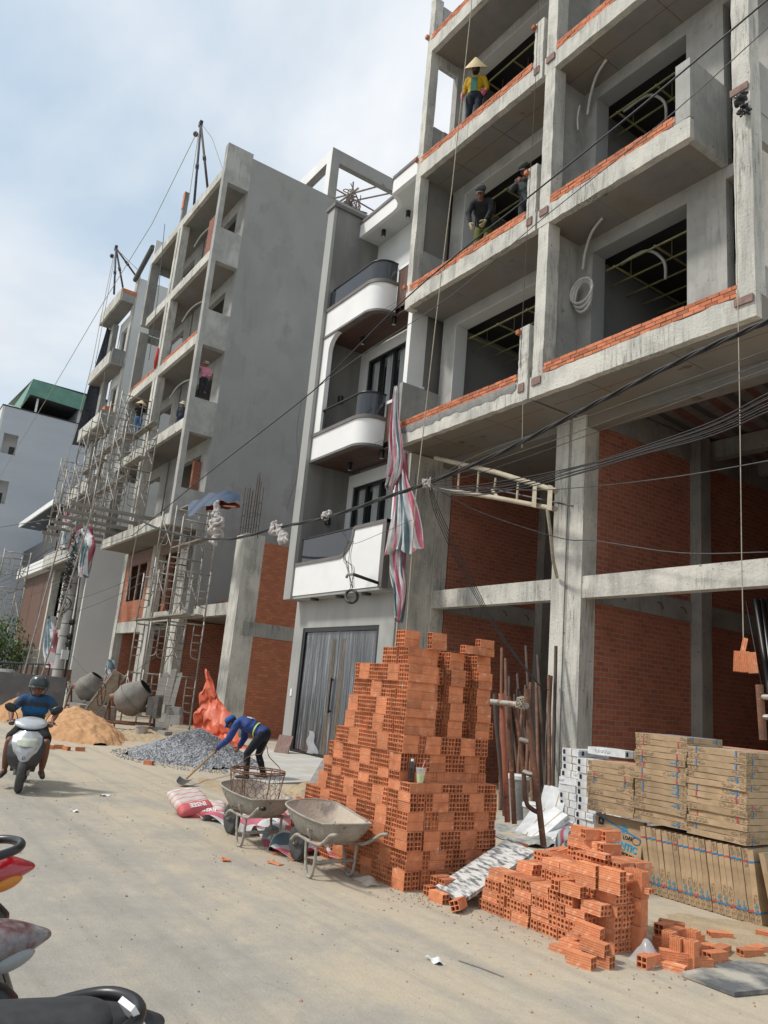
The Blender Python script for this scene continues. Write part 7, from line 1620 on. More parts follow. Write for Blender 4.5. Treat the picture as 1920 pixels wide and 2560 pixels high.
# perforated concrete fence panels and steel railing at far left
e = empty('lattice_gate', (-50, 6, 0), 'pale steel lattice gate panels behind the far left scaffold', 'gate'); lm = M['steelpole']; mb = MB()
a = P(35, 1615, Y=6.4); 
for k in range(2):
    o = P(22+50*k, 1625, Y=6.6); w_ = 1.9; h = 1.9; mb = MB(); z0 = max(.3, o.z-h)
    for i in range(9): mb.box(o.x+w_*i/8-.02, o.x+w_*i/8+.02, 6.6+.01*k, 6.64+.01*k, z0, z0+h)
    for i in range(7): mb.box(o.x, o.x+w_, 6.605+.01*k, 6.635+.01*k, z0+h*i/6-.03, z0+h*i/6+.03)
    mb.build('panel', lm, e)
mb = MB(); A_ = P(0, 1655, Y=5.2); B_ = P(125, 1662, Y=6.8)
for k in range(10): c = A_.lerp(B_, k/9); mb.tube([c, Vector((c.x, c.y, .3))], .03, 5)
mb.tube([A_, B_], .035, 6); mb.build('street_railing', M['net'], None, label='dark steel railing in front of the lattice gate at far left', cat='railing')
o = MB().lathe([(.5, 0), (.62, .5), (.55, .9), (.35, 1.1)], n=22).build('grey_water_tank', M['conc'], None, smooth=40, label='rounded grey cement jar at the left edge behind the steel sheet', cat='jar'); q = P(4, 1700, Y=5.0); o.location = (q.x, 5.0, q.z-.7)
for i, (px, py, Y) in enumerate(((45, 1712, 5.6), (30, 1725, 5.4), (60, 1725, 5.6))):
    q = P(px, py, Y=Y); o = MB().ball((0, 0, 0), .45, 14, (1, .7, .55)).build('white_sack', M['plasterB'], None, smooth=True, label=['white sack on the heap behind the steel sheet, uppermost', 'white sack behind the steel sheet, lowest left', 'white sack behind the steel sheet, lowest right'][i], cat='sack'); o.location = q
# small planks and hollow items on the pale building slabs

o = MB().obox((0, 0, 0), .42, .03, .5, RX(-.35)).build('painted_board', M['formbrick'], None, label='small reddish board leaning on the foot of the white house pilaster', cat='board'); q = P(708, 1864, Y=9.0); o.location = (q.x, 9.0, .3); o.rotation_euler = (0, 0, .4)
# ================= people =================
def limb(mb, a, b, ra, rb, bulge=.0, n=6):
    a = Vector(a); b = Vector(b); mb.tube([a.lerp(b, i/n) for i in range(n+1)], [ra+(rb-ra)*i/n+bulge*math.sin(math.pi*i/n) for i in range(n+1)], 12); mb.ball(a, ra*1.0, 10); mb.ball(b, rb*1.0, 10)
def basis(up, side):
    u = Vector(up).normalized(); s_ = Vector(side); s_ = (s_-u*s_.dot(u)).normalized(); f = s_.cross(u); return Matrix((f, s_, u)).transposed()
def torso(mb, J, g=0, lo=0.0, top=True):
    pel, ch, nk = J['pel'], J['chest'], J['neck']; sd = (J['sL']-J['sR']); hd = J['hL']-J['hR']
    R1 = basis(ch-pel, hd); R2 = basis(nk-ch, sd)
    for i in range(9):
        t = i/8; c = pel.lerp(ch, t); w = (.165*(1-t)+.165*t)-.03*math.sin(math.pi*t); d = .115-.015*math.sin(math.pi*t); side = (hd.normalized()*(1-t)+sd.normalized()*t); mb.ball(c, 1, 14, (d+g, w+g, .09), basis(ch-pel, side))
    for i in range(5):
        t = i/4*.72; c = ch.lerp(nk, t); mb.ball(c, 1, 14, (.118-.03*t+g, .175-.035*t+g, .085), R2)
    if top:
        limb(mb, J['sL']+(J['sR']-J['sL'])*.12, J['sR']+(J['sL']-J['sR'])*.12, .062+g, .062+g)
def hand(mb, w, d, nrm, sgn, curl=.5, s=1.0):
    """palm, four fingers of unequal length and a thumb leaving the side of the palm"""
    d = Vector(d).normalized(); nrm = Vector(nrm); nrm = (nrm-d*nrm.dot(d)).normalized(); x = d.cross(nrm)*sgn; R = Matrix((d, x, nrm)).transposed()
    mb.ball(w+d*.045*s, 1, 10, (.052*s, .040*s, .016*s), R)
    for k, (o, ln) in enumerate(((-.029, .070), (-.010, .080), (.010, .075), (.028, .060))):
        p = w+d*.082*s+x*o*s; a = curl*.5; pts = [p-d*.02*s, p]; dirn = d.copy()
        for j, f in enumerate((.45, .33, .25)):
            a2 = curl*(.6+.35*j); dirn = (d*math.cos(a2*(j+1)*.62)+nrm*math.sin(a2*(j+1)*.62)).normalized(); p = p+dirn*ln*s*f; pts.append(p)
        mb.tube(pts, [.0105*s, .0100*s, .0094*s, .0086*s, .0070*s], 8)
    p0 = w+d*.022*s-x*.030*s; p1 = p0+(d*.55-x*.75+nrm*.25).normalized()*.034*s; p2 = p1+(d*.85-x*.2+nrm*.45*(.3+curl)).normalized()*.030*s; p3 = p2+(d*.7+nrm*.5*curl+x*.1).normalized()*.022*s
    mb.tube([p0, p1, p2, p3], [.0135*s, .0120*s, .0105*s, .0080*s], 8)
def head(mb, c, R, s=1.0):
    q = lambda x, y, z: c+R@(Vector((x, y, z))*s)
    mb.ball(q(-.012, 0, .015), 1, 18, (.098*s, .076*s, .112*s), R); mb.ball(q(.028, 0, -.055), 1, 14, (.058*s, .052*s, .060*s), R); mb.ball(q(.045, 0, -.085), .026*s, 10)
    mb.tube([q(.078, 0, .012), q(.104, 0, -.022), q(.088, 0, -.034)], [.009*s, .0145*s, .011*s], 8)
    mb.ball(q(.078, 0, .030), 1, 10, (.020*s, .052*s, .012*s), R)
    for sg in (-1, 1):
        mb.ball(q(-.008, sg*.078, -.008), 1, 8, (.020*s, .010*s, .032*s), R); mb.ball(q(.055, sg*.040, -.025), .024*s, 8)
    mb.ball(q(.082, 0, -.062), 1, 8, (.012*s, .022*s, .007*s), R); mb.ball(q(.080, 0, -.071), 1, 8, (.012*s, .019*s, .007*s), R)
STAND = dict(pel=(0, 0, .90), chest=(.01, 0, 1.17), neck=(0, 0, 1.38), head=(.025, 0, 1.53), sL=(0, .175, 1.34), sR=(0, -.175, 1.34), eL=(0, .22, 1.07), eR=(0, -.22, 1.07), wL=(.05, .22, .83), wR=(.05, -.22, .83),
             hL=(0, .09, .88), hR=(0, -.09, .88), kL=(.03, .10, .48), kR=(.03, -.10, .48), aL=(0, .11, .08), aR=(0, -.11, .08))
def wrinkle(me, amp, f=38, seed=0):
    nn = [v.normal.copy() for v in me.vertices]
    for v, n in zip(me.vertices, nn):
        c = v.co; k = math.sin(c.x*f+seed+3*math.sin(c.z*f*.35+c.y*9))*math.sin(c.z*f*.8+c.y*f*.5+2*math.sin(c.x*13)); v.co = c+n*k*amp
def person(label, loc, yaw, pose, skin='#8a5a40', shirt='#23262c', pants='#20232b', sleeves=2, legs=2, look=(1, 0, -.2), curl=(.6, .6), hdir=None, shoe='#2a2622', scale=1.0, lying=None, hands=(None, None), vox=.008, glove=None, tilt=0, shirtm=None, bulk=0):
    e = empty('person', loc, label, 'person', None, (0, 0, yaw)); e.scale = (scale,)*3
    J = {k: Vector(v) for k, v in {**STAND, **pose}.items()}; sk = hexm('skin', skin, .55, .82, scale=14); R = basis(Vector((-look[2]*.9 if 0 else 0, 0, 1))+Vector((look[0], look[1], 0)).normalized()*(-look[2]), Vector((0, 0, 1)).cross(Vector(look)))
    mb = MB(); torso(mb, J, -.012); limb(mb, J['neck']-Vector((0, 0, .05)), J['head']-Vector((0, 0, .03)), .052, .048); head(mb, J['head'], R)
    for S_, sg in (('L', 1), ('R', -1)):
        limb(mb, J['s'+S_], J['e'+S_], .044, .036, .004); limb(mb, J['e'+S_], J['w'+S_], .038, .024, .005)
        hp = hands[0 if sg > 0 else 1]; d = Vector(hp[0]) if hp else J['w'+S_]-J['e'+S_]; nr = Vector(hp[1]) if hp else Vector((-.3, -sg, 0))
        hand(mb, J['w'+S_]+Vector(d).normalized()*.01, d, nr, sg, curl[0 if sg > 0 else 1])
        limb(mb, J['h'+S_], J['k'+S_], .078, .052, .008); limb(mb, J['k'+S_], J['a'+S_], .054, .034, .014)
        ft = Vector((.15, sg*.03, -.05)) if 't'+S_ not in J else J['t'+S_]-J['a'+S_]
        mb.ball(J['a'+S_]+Vector((-.02, 0, -.03)), .038, 8); limb(mb, J['a'+S_]-Vector((0, 0, .02)), J['a'+S_]+ft, .036, .026)
    o = fobj(mb, 'body', sk, e, vox, 2)
    # shirt
    if shirt or shirtm:
        mb = MB(); torso(mb, J, .016+bulk)
        for S_, sg in (('L', 1), ('R', -1)):
            if sleeves >= 1: k = J['s'+S_].lerp(J['e'+S_], .62 if sleeves == 1 else 1); limb(mb, J['s'+S_], k, .062+bulk, .058+bulk)
            if sleeves == 2: limb(mb, J['e'+S_], J['e'+S_].lerp(J['w'+S_], .93), .054+bulk, .040+bulk*.5)
        so_ = fobj(mb, 'shirt', shirtm or hexm('shirt_cloth', shirt, .9, .8, bump=.3, bscale=60, scale=6), e, .011, 3); wrinkle(so_.data, .005, 34, len(label))
    if pants:
        mb = MB(); mb.ball(J['pel'], 1, 14, (.135, .178, .13), basis(J['chest']-J['pel'], J['hL']-J['hR']))
        for S_ in 'LR':
            if legs == 2: limb(mb, J['h'+S_], J['k'+S_], .098, .070); limb(mb, J['k'+S_], J['k'+S_].lerp(J['a'+S_], .95), .068, .055)
            else: limb(mb, J['h'+S_], J['h'+S_].lerp(J['k'+S_], .8), .100, .092)
        po = fobj(mb, 'trousers' if legs == 2 else 'shorts', hexm('trouser_cloth', pants, .9, .75, bump=.3, bscale=60, scale=6), e, .011, 3); wrinkle(po.data, .005, 30, 2)
    if shoe:
        for S_, sg in (('L', 1), ('R', -1)):
            mb = MB(); ft = Vector((.15, sg*.03, -.05)) if 't'+S_ not in J else J['t'+S_]-J['a'+S_]
            limb(mb, J['a'+S_]+Vector((-.03, 0, -.035)), J['a'+S_]+ft+Vector((.01, 0, .0)), .044, .036); fobj(mb, 'shoe', hexm('shoe', shoe, .6), e, .01, 2)
    if glove:
        for S_, sg in (('L', 1), ('R', -1)):
            hp = hands[0 if sg > 0 else 1]; d = Vector(hp[0]) if hp else J['w'+S_]-J['e'+S_]; nr = Vector(hp[1]) if hp else Vector((-.3, -sg, 0)); mb = MB(); d.normalize()
            hand(mb, J['w'+S_]+d*.012, d, nr, sg, curl[0 if sg > 0 else 1], 1.14); limb(mb, J['w'+S_]-d*.10, J['w'+S_]+d*.02, .040, .030); fobj(mb, 'glove', hexm('glove', glove, .7), e, .006, 1)
    ey = hexm('eye_dark', '#17100c', .3)
    for sg in (-1, 1): lbuild(MB().ball(J['head']+R@Vector((.081, sg*.031, .008)), .0095, 8), 'eye', ey, e, True); lbuild(MB().ball(J['head']+R@Vector((.090, sg*.031, .027)), 1, 8, (.004, .018, .004), R), 'eyebrow', ey, e, True)
    hr = MB(); hr.ball(J['head']+R@Vector((-.022, 0, .030)), 1, 16, (.098, .086, .108), R); lbuild(hr, 'hair', hexm('black_hair', '#15120f', .6), e, True)
    return e, J, R
def cap(e, J, R, col, bill=True, name='cap'):
    m = hexm('cap_cloth', col, .85, .8); c = J['head']; R2 = R
    mb = MB(); mb.lathe([(.108, 0), (.110, .035), (.098, .075), (.065, .100), (.012, .108)], c+R@Vector((-.01, 0, .045)), R, 20); mb.v = mb.v
    o = lbuild(mb, name, m, e, True)
    b_ = MB().sheet(lambda u, v: c+R@Vector((.085+.085*v*math.sin(math.pi*(.15+.7*u)), (u-.5)*.17*(1-.15*v), .052-.03*v-.03*(2*u-1)**2)), 10, 5); b_.sheet(lambda u, v: c+R@Vector((.085+.085*v*math.sin(math.pi*(.15+.7*u)), (u-.5)*.17*(1-.15*v), .046-.03*v-.03*(2*u-1)**2)), 10, 5)
    if bill: lbuild(b_, 'peak', m, o, True)
    return o
def conical(e, J, R, col='#d8c49c'):
    lbuild(MB().lathe([(.26, -.02), (.255, -.015), (.13, .09), (.012, .19), (.001, .192)], J['head']+R@Vector((-.01, 0, .055)), R, 28, cap0=False), 'conical_hat', hexm('palm_straw', col, .8, .85, scale=30), e, 50)
def sunhat(e, J, R, col):
    lbuild(MB().lathe([(.19, -.02), (.19, -.01), (.10, .01), (.098, .07), (.07, .10), (.002, .105)], J['head']+R@Vector((-.01, 0, .05)), R, 24, cap0=False), 'sun_hat', hexm('hat_cloth', col, .8), e, 50)
fac = math.atan2(-1, .0)
def toward(p, q=(0, 0)): return math.atan2(q[1]-p[1], q[0]-p[0])
# 1 yellow jacket and conical hat, standing at the top left balcony
q = P(1186, 250, Y=9.25); L1 = (q.x, 9.25, 14.04)
e, J, R = person('woman in mustard jacket, conical straw hat and pink gloves on the high balcony', L1, toward(L1)-.25, dict(wL=(.12, .25, .90), wR=(.14, -.24, .84), eL=(-.02, .25, 1.10), eR=(-.02, -.24, 1.08), head=(.06, 0, 1.52)), '#7c5240', '#b8920f', '#1d2430', look=(1, .1, -.75), glove='#d8608c', curl=(.9, .9), scale=1.07)
conical(e, J, R); lbuild(MB().ball(J['head']+R@Vector((.055, 0, -.05)), 1, 14, (.062, .066, .055), R), 'face_mask', hexm('navy_mask', '#151c2b', .8), e, True)
lbuild(MB().obox(Vector((.135, 0, 1.10)), .02, .13, .34), 'teal_undershirt', hexm('teal_shirt', '#2f6f62', .85), e)
# 2 bending over the brick course on the level below
q = P(1196, 560, Y=9.25); L2 = (q.x+.02, 9.33, 10.68)
e, J, R = person('woman in a black long sleeved shirt and grey cap bending over the brick course', L2, toward(L2)-.2, dict(pel=(-.24, 0, .84), chest=(.02, 0, 1.04), neck=(.20, 0, 1.19), head=(.32, 0, 1.24), sL=(.16, .18, 1.14), sR=(.16, -.18, 1.14), eL=(.24, .21, .88), eR=(.22, -.23, .88), wL=(.30, .12, .64), wR=(.28, -.17, .62), hL=(-.24, .09, .82), hR=(-.24, -.09, .82), kL=(-.1, .1, .45), kR=(-.1, -.1, .45)), '#8a5c48', '#202329', '#5b5f1e', look=(.75, 0, -.8), glove='#b9ac84', curl=(1, 1), scale=1.1)
cap(e, J, R, '#4a4c4d'); lbuild(MB().ball(J['head']+R@Vector((-.12, 0, .03)), .045, 10), 'hair_bun', hexm('black_hair', '#15120f', .6), e, True)
# 3 leaning on the pier
q = P(1311, 395, Y=9.45); L3 = (q.x-.02, 9.5, q.z-1.46)
L3 = (q.x+.12, 9.5, 10.50)
e, J, R = person('man in a dark patterned shirt and cap looking down over the concrete pier', L3, toward(L3)-.5, dict(chest=(.05, 0, 1.17), neck=(.10, 0, 1.37), head=(.19, 0, 1.49), sL=(.08, .18, 1.32), sR=(.08, -.18, 1.32), eL=(.26, .24, 1.18), eR=(.24, -.22, 1.14), wL=(.40, .10, 1.12), wR=(.40, -.05, 1.10)), '#74493a', '#3b4447', '#23272e', look=(.8, -.2, -.75), scale=1.08)
cap(e, J, R, '#43443f')
# 4 pink shirt standing in the flank opening
L4 = (-27.75, 9.45, 12.16)
e, J, R = person('person in pink shirt and round hat standing in a grey flank wall opening', L4, toward(L4, (0, 6)), dict(eL=(.05, .22, 1.1), wL=(.15, .10, 1.0), eR=(0, -.3, 1.4), wR=(.05, -.45, 1.62)), '#8a5c48', '#c77f93', '#23242e', look=(1, 0, -.35), vox=.012, scale=.95); sunhat(e, J, R, '#9c8f80')
# 5 conical hat worker on the scaffold
q = P(352, 1070, Y=8.55); L5 = (q.x, 8.4, 11.36)
e, J, R = person('worker in a black shirt and conical hat with raised arms on the scaffold', L5, math.radians(175), dict(eL=(.2, .2, 1.3), wL=(.42, .15, 1.42), eR=(.2, -.2, 1.25), wR=(.42, -.15, 1.32)), '#9a6a50', '#1b1c22', '#5577a0', look=(1, 0, .1), vox=.012, sleeves=1, scale=.95); conical(e, J, R)
# 6 white hat worker behind the scaffold planks
q = P(446, 1045, Y=9.0); L6 = (q.x, 9.1, 11.32-.42)
e, J, R = person('worker in a pale round hat crouching behind the scaffold planks at the right bay', L6, toward(L6), dict(), '#8a5c48', '#46494f', '#33415c', look=(1, .2, -.5), vox=.012, scale=.8); sunhat(e, J, R, '#d9d3bd')
# 7 worker shovelling
shm, t, b = newmat('blue_jacket'); b.inputs['Roughness'].default_value = .75
co = N(t, 'ShaderNodeTexCoord'); n = N(t, 'ShaderNodeTexNoise', i_Scale=8.0, i_Detail=5.0); L(t, co.outputs['Object'], n.inputs[0]); r = N(t, 'ShaderNodeValToRGB'); r.color_ramp.elements[0].color = (.010, .028, .12, 1); r.color_ramp.elements[1].color = (.025, .065, .26, 1); L(t, n.outputs[0], r.inputs[0]); L(t, r.outputs[0], b.inputs['Base Color'])
f_ = P(618, 1950, Z=0); L7 = (f_.x-.25, f_.y+.2, 0.0)
yaw7 = math.radians(222)
e, J, R = person('man in a blue jacket with reflective strips and blue cap stooping to shovel sand', L7, yaw7,
    dict(pel=(-.14, 0, .80), chest=(.16, 0, .93), neck=(.40, 0, .99), head=(.53, 0, .93), sL=(.34, .17, .95), sR=(.34, -.17, .95), eL=(.46, .20, .66), eR=(.34, -.24, .68), wL=(.72, .08, .46), wR=(.34, -.06, .52),
         hL=(-.14, .10, .79), hR=(-.14, -.10, .79), kL=(.08, .16, .44), kR=(-.02, -.16, .42), aL=(.04, .18, .07), aR=(-.16, -.18, .07)), '#6b4736', None, '#161a26', look=(.75, .1, -.75), curl=(1.6, 1.6), scale=.97, bulk=.012, hands=(((.5, -.2, -.6), (.2, -.6, -.4)), ((.3, .3, -.6), (.2, .7, -.2))), shirtm=shm, vox=.007)
cap(e, J, R, '#2d5a9a')
hv = hexm('hi_vis_strip', '#c8dc52', .5)
for a, b_ in (('sR', 'eR'), ('sL', 'eL')):
    c = J[a].lerp(J[b_], .25) if 0 else None
ch_, nk_ = J['chest'], J['neck']
for k, (t0, w_) in enumerate(((.62, .20), (-.55, .19))):
    c = ch_.lerp(nk_, t0) if t0 > 0 else ch_.lerp(J['pel'], -t0); up = (nk_-ch_).normalized()
    Rr = basis(up, Vector((0, 1, 0))); mb = MB()
    mb.lathe([(1, -.013), (1, .013)], n=24, cap0=False, cap1=False); mb.v = [tuple(c+Rr@Vector((x*(.142 if k else .118), y*w_*(1.0 if k else .86), z))) for x, y, z in mb.v]; lbuild(mb, 'reflective_strip', hv, e, True)
bp_ = ch_.lerp(nk_, .1); Rb = basis((nk_-ch_), Vector((0, 1, 0))); back = -(Rb@Vector((1, 0, 0)))
for k, (tx, sz) in enumerate((('DIEN NUOC', .05), ('CONG TRINH', .034))): text(tx, sz, M['white'], e, bp_+back*.141-(Rb@Vector((0, 0, 1)))*(.06*k-.02), Matrix((-(Rb@Vector((0, 1, 0))) if 0 else -(Rb@Vector((0, 1, 0))), (Rb@Vector((0, 0, 1))), back)).transposed()) if 0 else None
# back print: a white emblem ring and two short lines of illegible print
mb = MB(); sdv = Rb@Vector((0, 1, 0)); upv = Rb@Vector((0, 0, 1)); mb.tube([bp_+back*.139+sdv*(.07+.035*math.cos(a))+upv*(.05*math.sin(a)) for a in [k*math.pi/8 for k in range(16)]], .006, 5, closed=True)
lbuild(mb, 'back_emblem', M['white'], e, True)
rgp = random.Random(3); mb = MB()
for row in range(2):
    for k in range(7): mb.obox(bp_+back*(.142-.004*abs(k-2))+sdv*(.02-.022*k)+upv*(.03-.055*row), .004, .013, .03*rgp.uniform(.6, 1), Rb)
lbuild(mb, 'back_print', M['white'], e)
# the shovel
WM = e.matrix_basis if 0 else Matrix.Translation(L7)@Matrix.Rotation(yaw7, 4, 'Z')@Matrix.Scale(.97, 4)
hR_, hL_ = WM@(J['wR']+Vector((.03, .03, -.06))), WM@(J['wL']+Vector((.05, -.03, -.06)))
dirn = (hL_-hR_).normalized(); tip = P(455, 1962, Z=.03); hR2 = hL_+(hL_-tip).normalized()*.62
e = empty('shovel', tip, 'long handled steel shovel with its blade on the sand held by the stooping man', 'shovel')
MB().tube([hR2, hL_, tip.lerp(hL_, .12)+Vector((0, 0, .03))], .016, 8).build('handle', mat('worn_wood', (.45, .28, .12), (.34, .20, .09), 8, 4, .7), e, smooth=True)
d = (tip-hL_).normalized(); s_ = d.cross(Vector((0, 0, 1))).normalized(); nb_ = s_.cross(d)
MB().sheet(lambda u, v: tip.lerp(hL_, .12)*1.0+Vector((0, 0, .02))+d*(.30*v-.02)+s_*((u-.5)*.24*(1-.25*v*v))+nb_*(.05*(2*u-1)**2-.02), 8, 8).build('blade', mat('worn_steel', (.20, .20, .20), (.12, .11, .10), 5, 5, .45, metal=.6), e, smooth=True)
# ================= scooter and rider =================
sc0 = Vector((-11.88, 2.37, 0)); syaw = math.radians(-13)
silver = mat('silver_paint', (.50, .52, .54), (.46, .48, .50), 2, 3, .28, metal=.35, coat=.5, spot=(.30, .29, .27), spots=(6, .66, .78)); dkp = mat('dark_plastic', (.045, .046, .05), (.03, .03, .033), 6, 5, .5, spot=(.14, .13, .115), spots=(4, .6, .75))
e = empty('scooter', sc0, 'silver motor scooter ridden toward the camera at the left of the photo', 'scooter', None, (0, 0, syaw))
def wheel(e, c, r, w, name='wheel'):
    o = lbuild(MB().lathe([(r-.07, -w*.4), (r-.03, -w*.5), (r-.008, -w*.3), (r, 0), (r-.008, w*.3), (r-.03, w*.5), (r-.07, w*.4)], c, RX(math.pi/2), 30, cap0=False, cap1=False), name, M['rubber'], e, True)
    rm = MB(); rm.lathe([(r-.075, -.02), (r-.075, .02)], c, RX(math.pi/2), 26, cap0=False, cap1=False).lathe([(.04, -.04), (.04, .04)], c, RX(math.pi/2), 14)
    for k in range(5): a = k*2*math.pi/5; rm.beam(Vector(c), Vector(c)+Vector(((r-.07)*math.cos(a), 0, (r-.07)*math.sin(a))), .03, .02, (0, 1, 0))
    lbuild(rm, 'rim', M['wire'], o); return o
wheel(e, (.56, 0, .225), .225, .10); wheel(e, (-.62, 0, .225), .225, .10)
for s_ in (-1, 1): lbuild(MB().tube([(.56, s_*.075, .22), (.47, s_*.075, .50), (.40, s_*.05, .62)], .024, 8), 'fork_leg', M['steelpole'], e, True)
fd = MB().sheet(lambda u, v: (.56+.24*math.cos(math.radians(75+90*u)), (v-.5)*.12, .225+.24*math.sin(math.radians(75+90*u))-.03*(2*v-1)**2), 14, 6); lbuild(fd, 'front_fender', dkp, e, True)
def shield(zs, ws, xs, bul, m, nm, dx=.10):
    n = len(zs)-1
    def f(u, v):
        t = v*n; i = min(int(t), n-1); k = t-i; z = zs[i]*(1-k)+zs[i+1]*k; w_ = ws[i]*(1-k)+ws[i+1]*k; x = xs[i]*(1-k)+xs[i+1]*k; a = (u-.5)*2
        return (x+dx-bul*(a*a), a*w_, z)
    mb = MB().sheet(f, 14, 28); mb.sheet(lambda u, v: Vector(f(u, v))+Vector((-.03, 0, 0)), 14, 28); return lbuild(mb, nm, m, e, True)
shield([.27, .34, .45, .58, .70, .76], [.10, .175, .215, .225, .19, .12], [.50, .555, .57, .54, .47, .43], .10, dkp, 'leg_shield')
shield([.335, .42, .52, .62, .70, .765], [.012, .085, .145, .185, .18, .11], [.590, .608, .600, .565, .50, .45], .085, silver, 'front_cowl')
shield([.585, .60, .66, .69], [.095, .105, .125, .115], [.620, .618, .588, .560], .05, mat('headlight_glass', (.62, .64, .50), (.50, .53, .42), 12, 3, .12, spec=.8), 'headlight', .106)
lbuild(MB().tube([(.712, .0+.018*math.cos(a), .445+.018*math.sin(a)) for a in [k*math.pi/6 for k in range(12)]], .004, 5, closed=True), 'round_badge', dkp, e)
mb = MB(); mb.ball((.34, 0, .86), 1, 18, (.15, .21, .055), RY(.45)); mb.ball((.40, 0, .835), 1, 14, (.10, .15, .045), RY(.5)); fobj(mb, 'handlebar_cowl', silver, e, .01, 4)
for s_ in (-1, 1):
    lbuild(MB().tube([(.28, s_*.12, .86), (.24, s_*.30, .86)], .018, 9), 'grip', M['black'], e, True); lbuild(MB().tube([(.30, s_*.18, .87), (.30, s_*.33, .85)], .006, 6), 'brake_lever', M['steelpole'], e, True)
    lbuild(MB().tube(smooth_pts([(.28, s_*.17, .88), (.27, s_*.20, .96), (.25, s_*.25, 1.02)], 4), .006, 6), 'mirror_stem', M['black'], e, True)
    lbuild(MB().ball((.25, s_*.29, 1.04), 1, 16, (.028, .085, .055), RX(s_*.5)), 'mirror', M['black'], e, True)
    shield([.60, .64, .70], [.02, .035, .02], [.53, .52, .49], .01, hexm('amber_lens', '#c98b3a', .3), 'indicator') if 0 else None
mb = MB(); mb.ball((-.50, 0, .50), 1, 16, (.42, .15, .20)); mb.ball((-.62, 0, .62), 1, 14, (.30, .12, .10)); mb.ball((-.25, 0, .42), 1, 12, (.22, .14, .18)); fobj(mb, 'rear_body', silver, e, .015, 5)
mb = MB(); mb.ball((-.25, 0, .71), 1, 16, (.30, .13, .06)); mb.ball((-.65, 0, .76), 1, 14, (.24, .11, .05)); fobj(mb, 'seat', M['black'], e, .012, 4)
mb = MB(); mb.box(-.15, .42, -.15, .15, .25, .31); mb.box(.34, .42, -.12, .12, .3, .72); lbuild(mb, 'floorboard', dkp, e)
sb_, t, b = newmat('blue_striped_polo'); b.inputs['Roughness'].default_value = .85
co = N(t, 'ShaderNodeTexCoord'); s = N(t, 'ShaderNodeSeparateXYZ'); L(t, co.outputs['Object'], s.inputs[0]); r = N(t, 'ShaderNodeValToRGB'); r.color_ramp.interpolation = 'CONSTANT'; el = r.color_ramp.elements
mrr = N(t, 'ShaderNodeMapRange'); mrr.inputs[1].default_value = .6; mrr.inputs[2].default_value = 1.2; L(t, s.outputs[2], mrr.inputs[0])
el[0].position = 0; el[0].color = (.01, .03, .07, 1); el[1].position = .42; el[1].color = (.035, .04, .045, 1)
for p_, c in ((.58, (.01, .10, .25, 1)), (.76, (.03, .04, .05, 1)), (.86, (.015, .06, .14, 1))): q_ = el.new(p_); q_.color = c
L(t, mrr.outputs[0], r.inputs[0]); L(t, r.outputs[0], b.inputs['Base Color'])
e, J, R = person('man in dark helmet, blue striped polo and shorts riding the silver scooter', sc0, syaw,
    dict(pel=(-.28, 0, .80), chest=(-.18, 0, 1.02), neck=(-.13, 0, 1.20), head=(-.09, 0, 1.315), sL=(-.15, .18, 1.15), sR=(-.15, -.18, 1.15), eL=(-.02, .29, .98), eR=(-.02, -.29, .98), wL=(.18, .26, .90), wR=(.18, -.26, .90),
         hL=(-.25, .10, .78), hR=(-.25, -.10, .78), kL=(.16, .23, .60), kR=(.16, -.23, .60), aL=(.08, .23, .24), aR=(.08, -.23, .23), tL=(.22, .26, .17), tR=(.22, -.26, .16)), '#7a4d38', None, '#15171b', sleeves=1, legs=1, look=(1, 0, -.05), curl=(1.7, 1.7), hands=(((.5, -.1, -.25), (.3, 0, -.9)), ((.5, .1, -.25), (.3, 0, -.9))), shirtm=sb_, vox=.007, shoe='#4a4038')
hm = mat('helmet_shell', (.045, .055, .055), (.03, .038, .038), 4, 3, .3)
c = J['head']; mb = MB().lathe([(.128, -.02), (.132, .02), (.125, .07), (.098, .115), (.05, .14), (.003, .146)], c+R@Vector((-.012, 0, .03)), R, 26, cap0=False); ho = lbuild(mb, 'helmet', hm, e, True)
lbuild(MB().sheet(lambda u, v: c+R@Vector((-.012+(.130+.045*v)*math.cos((u-.5)*2.2), (.130+.03*v)*math.sin((u-.5)*2.2), .03-.018*v)), 16, 3), 'helmet_visor', hm, ho, True)
for s_ in (-1, 1): lbuild(MB().tube([c+R@Vector((.0, s_*.118, .0)), c+R@Vector((.02, s_*.07, -.10)), c+R@Vector((.03, 0, -.125))], .006, 5), 'chin_strap', M['black'], ho)
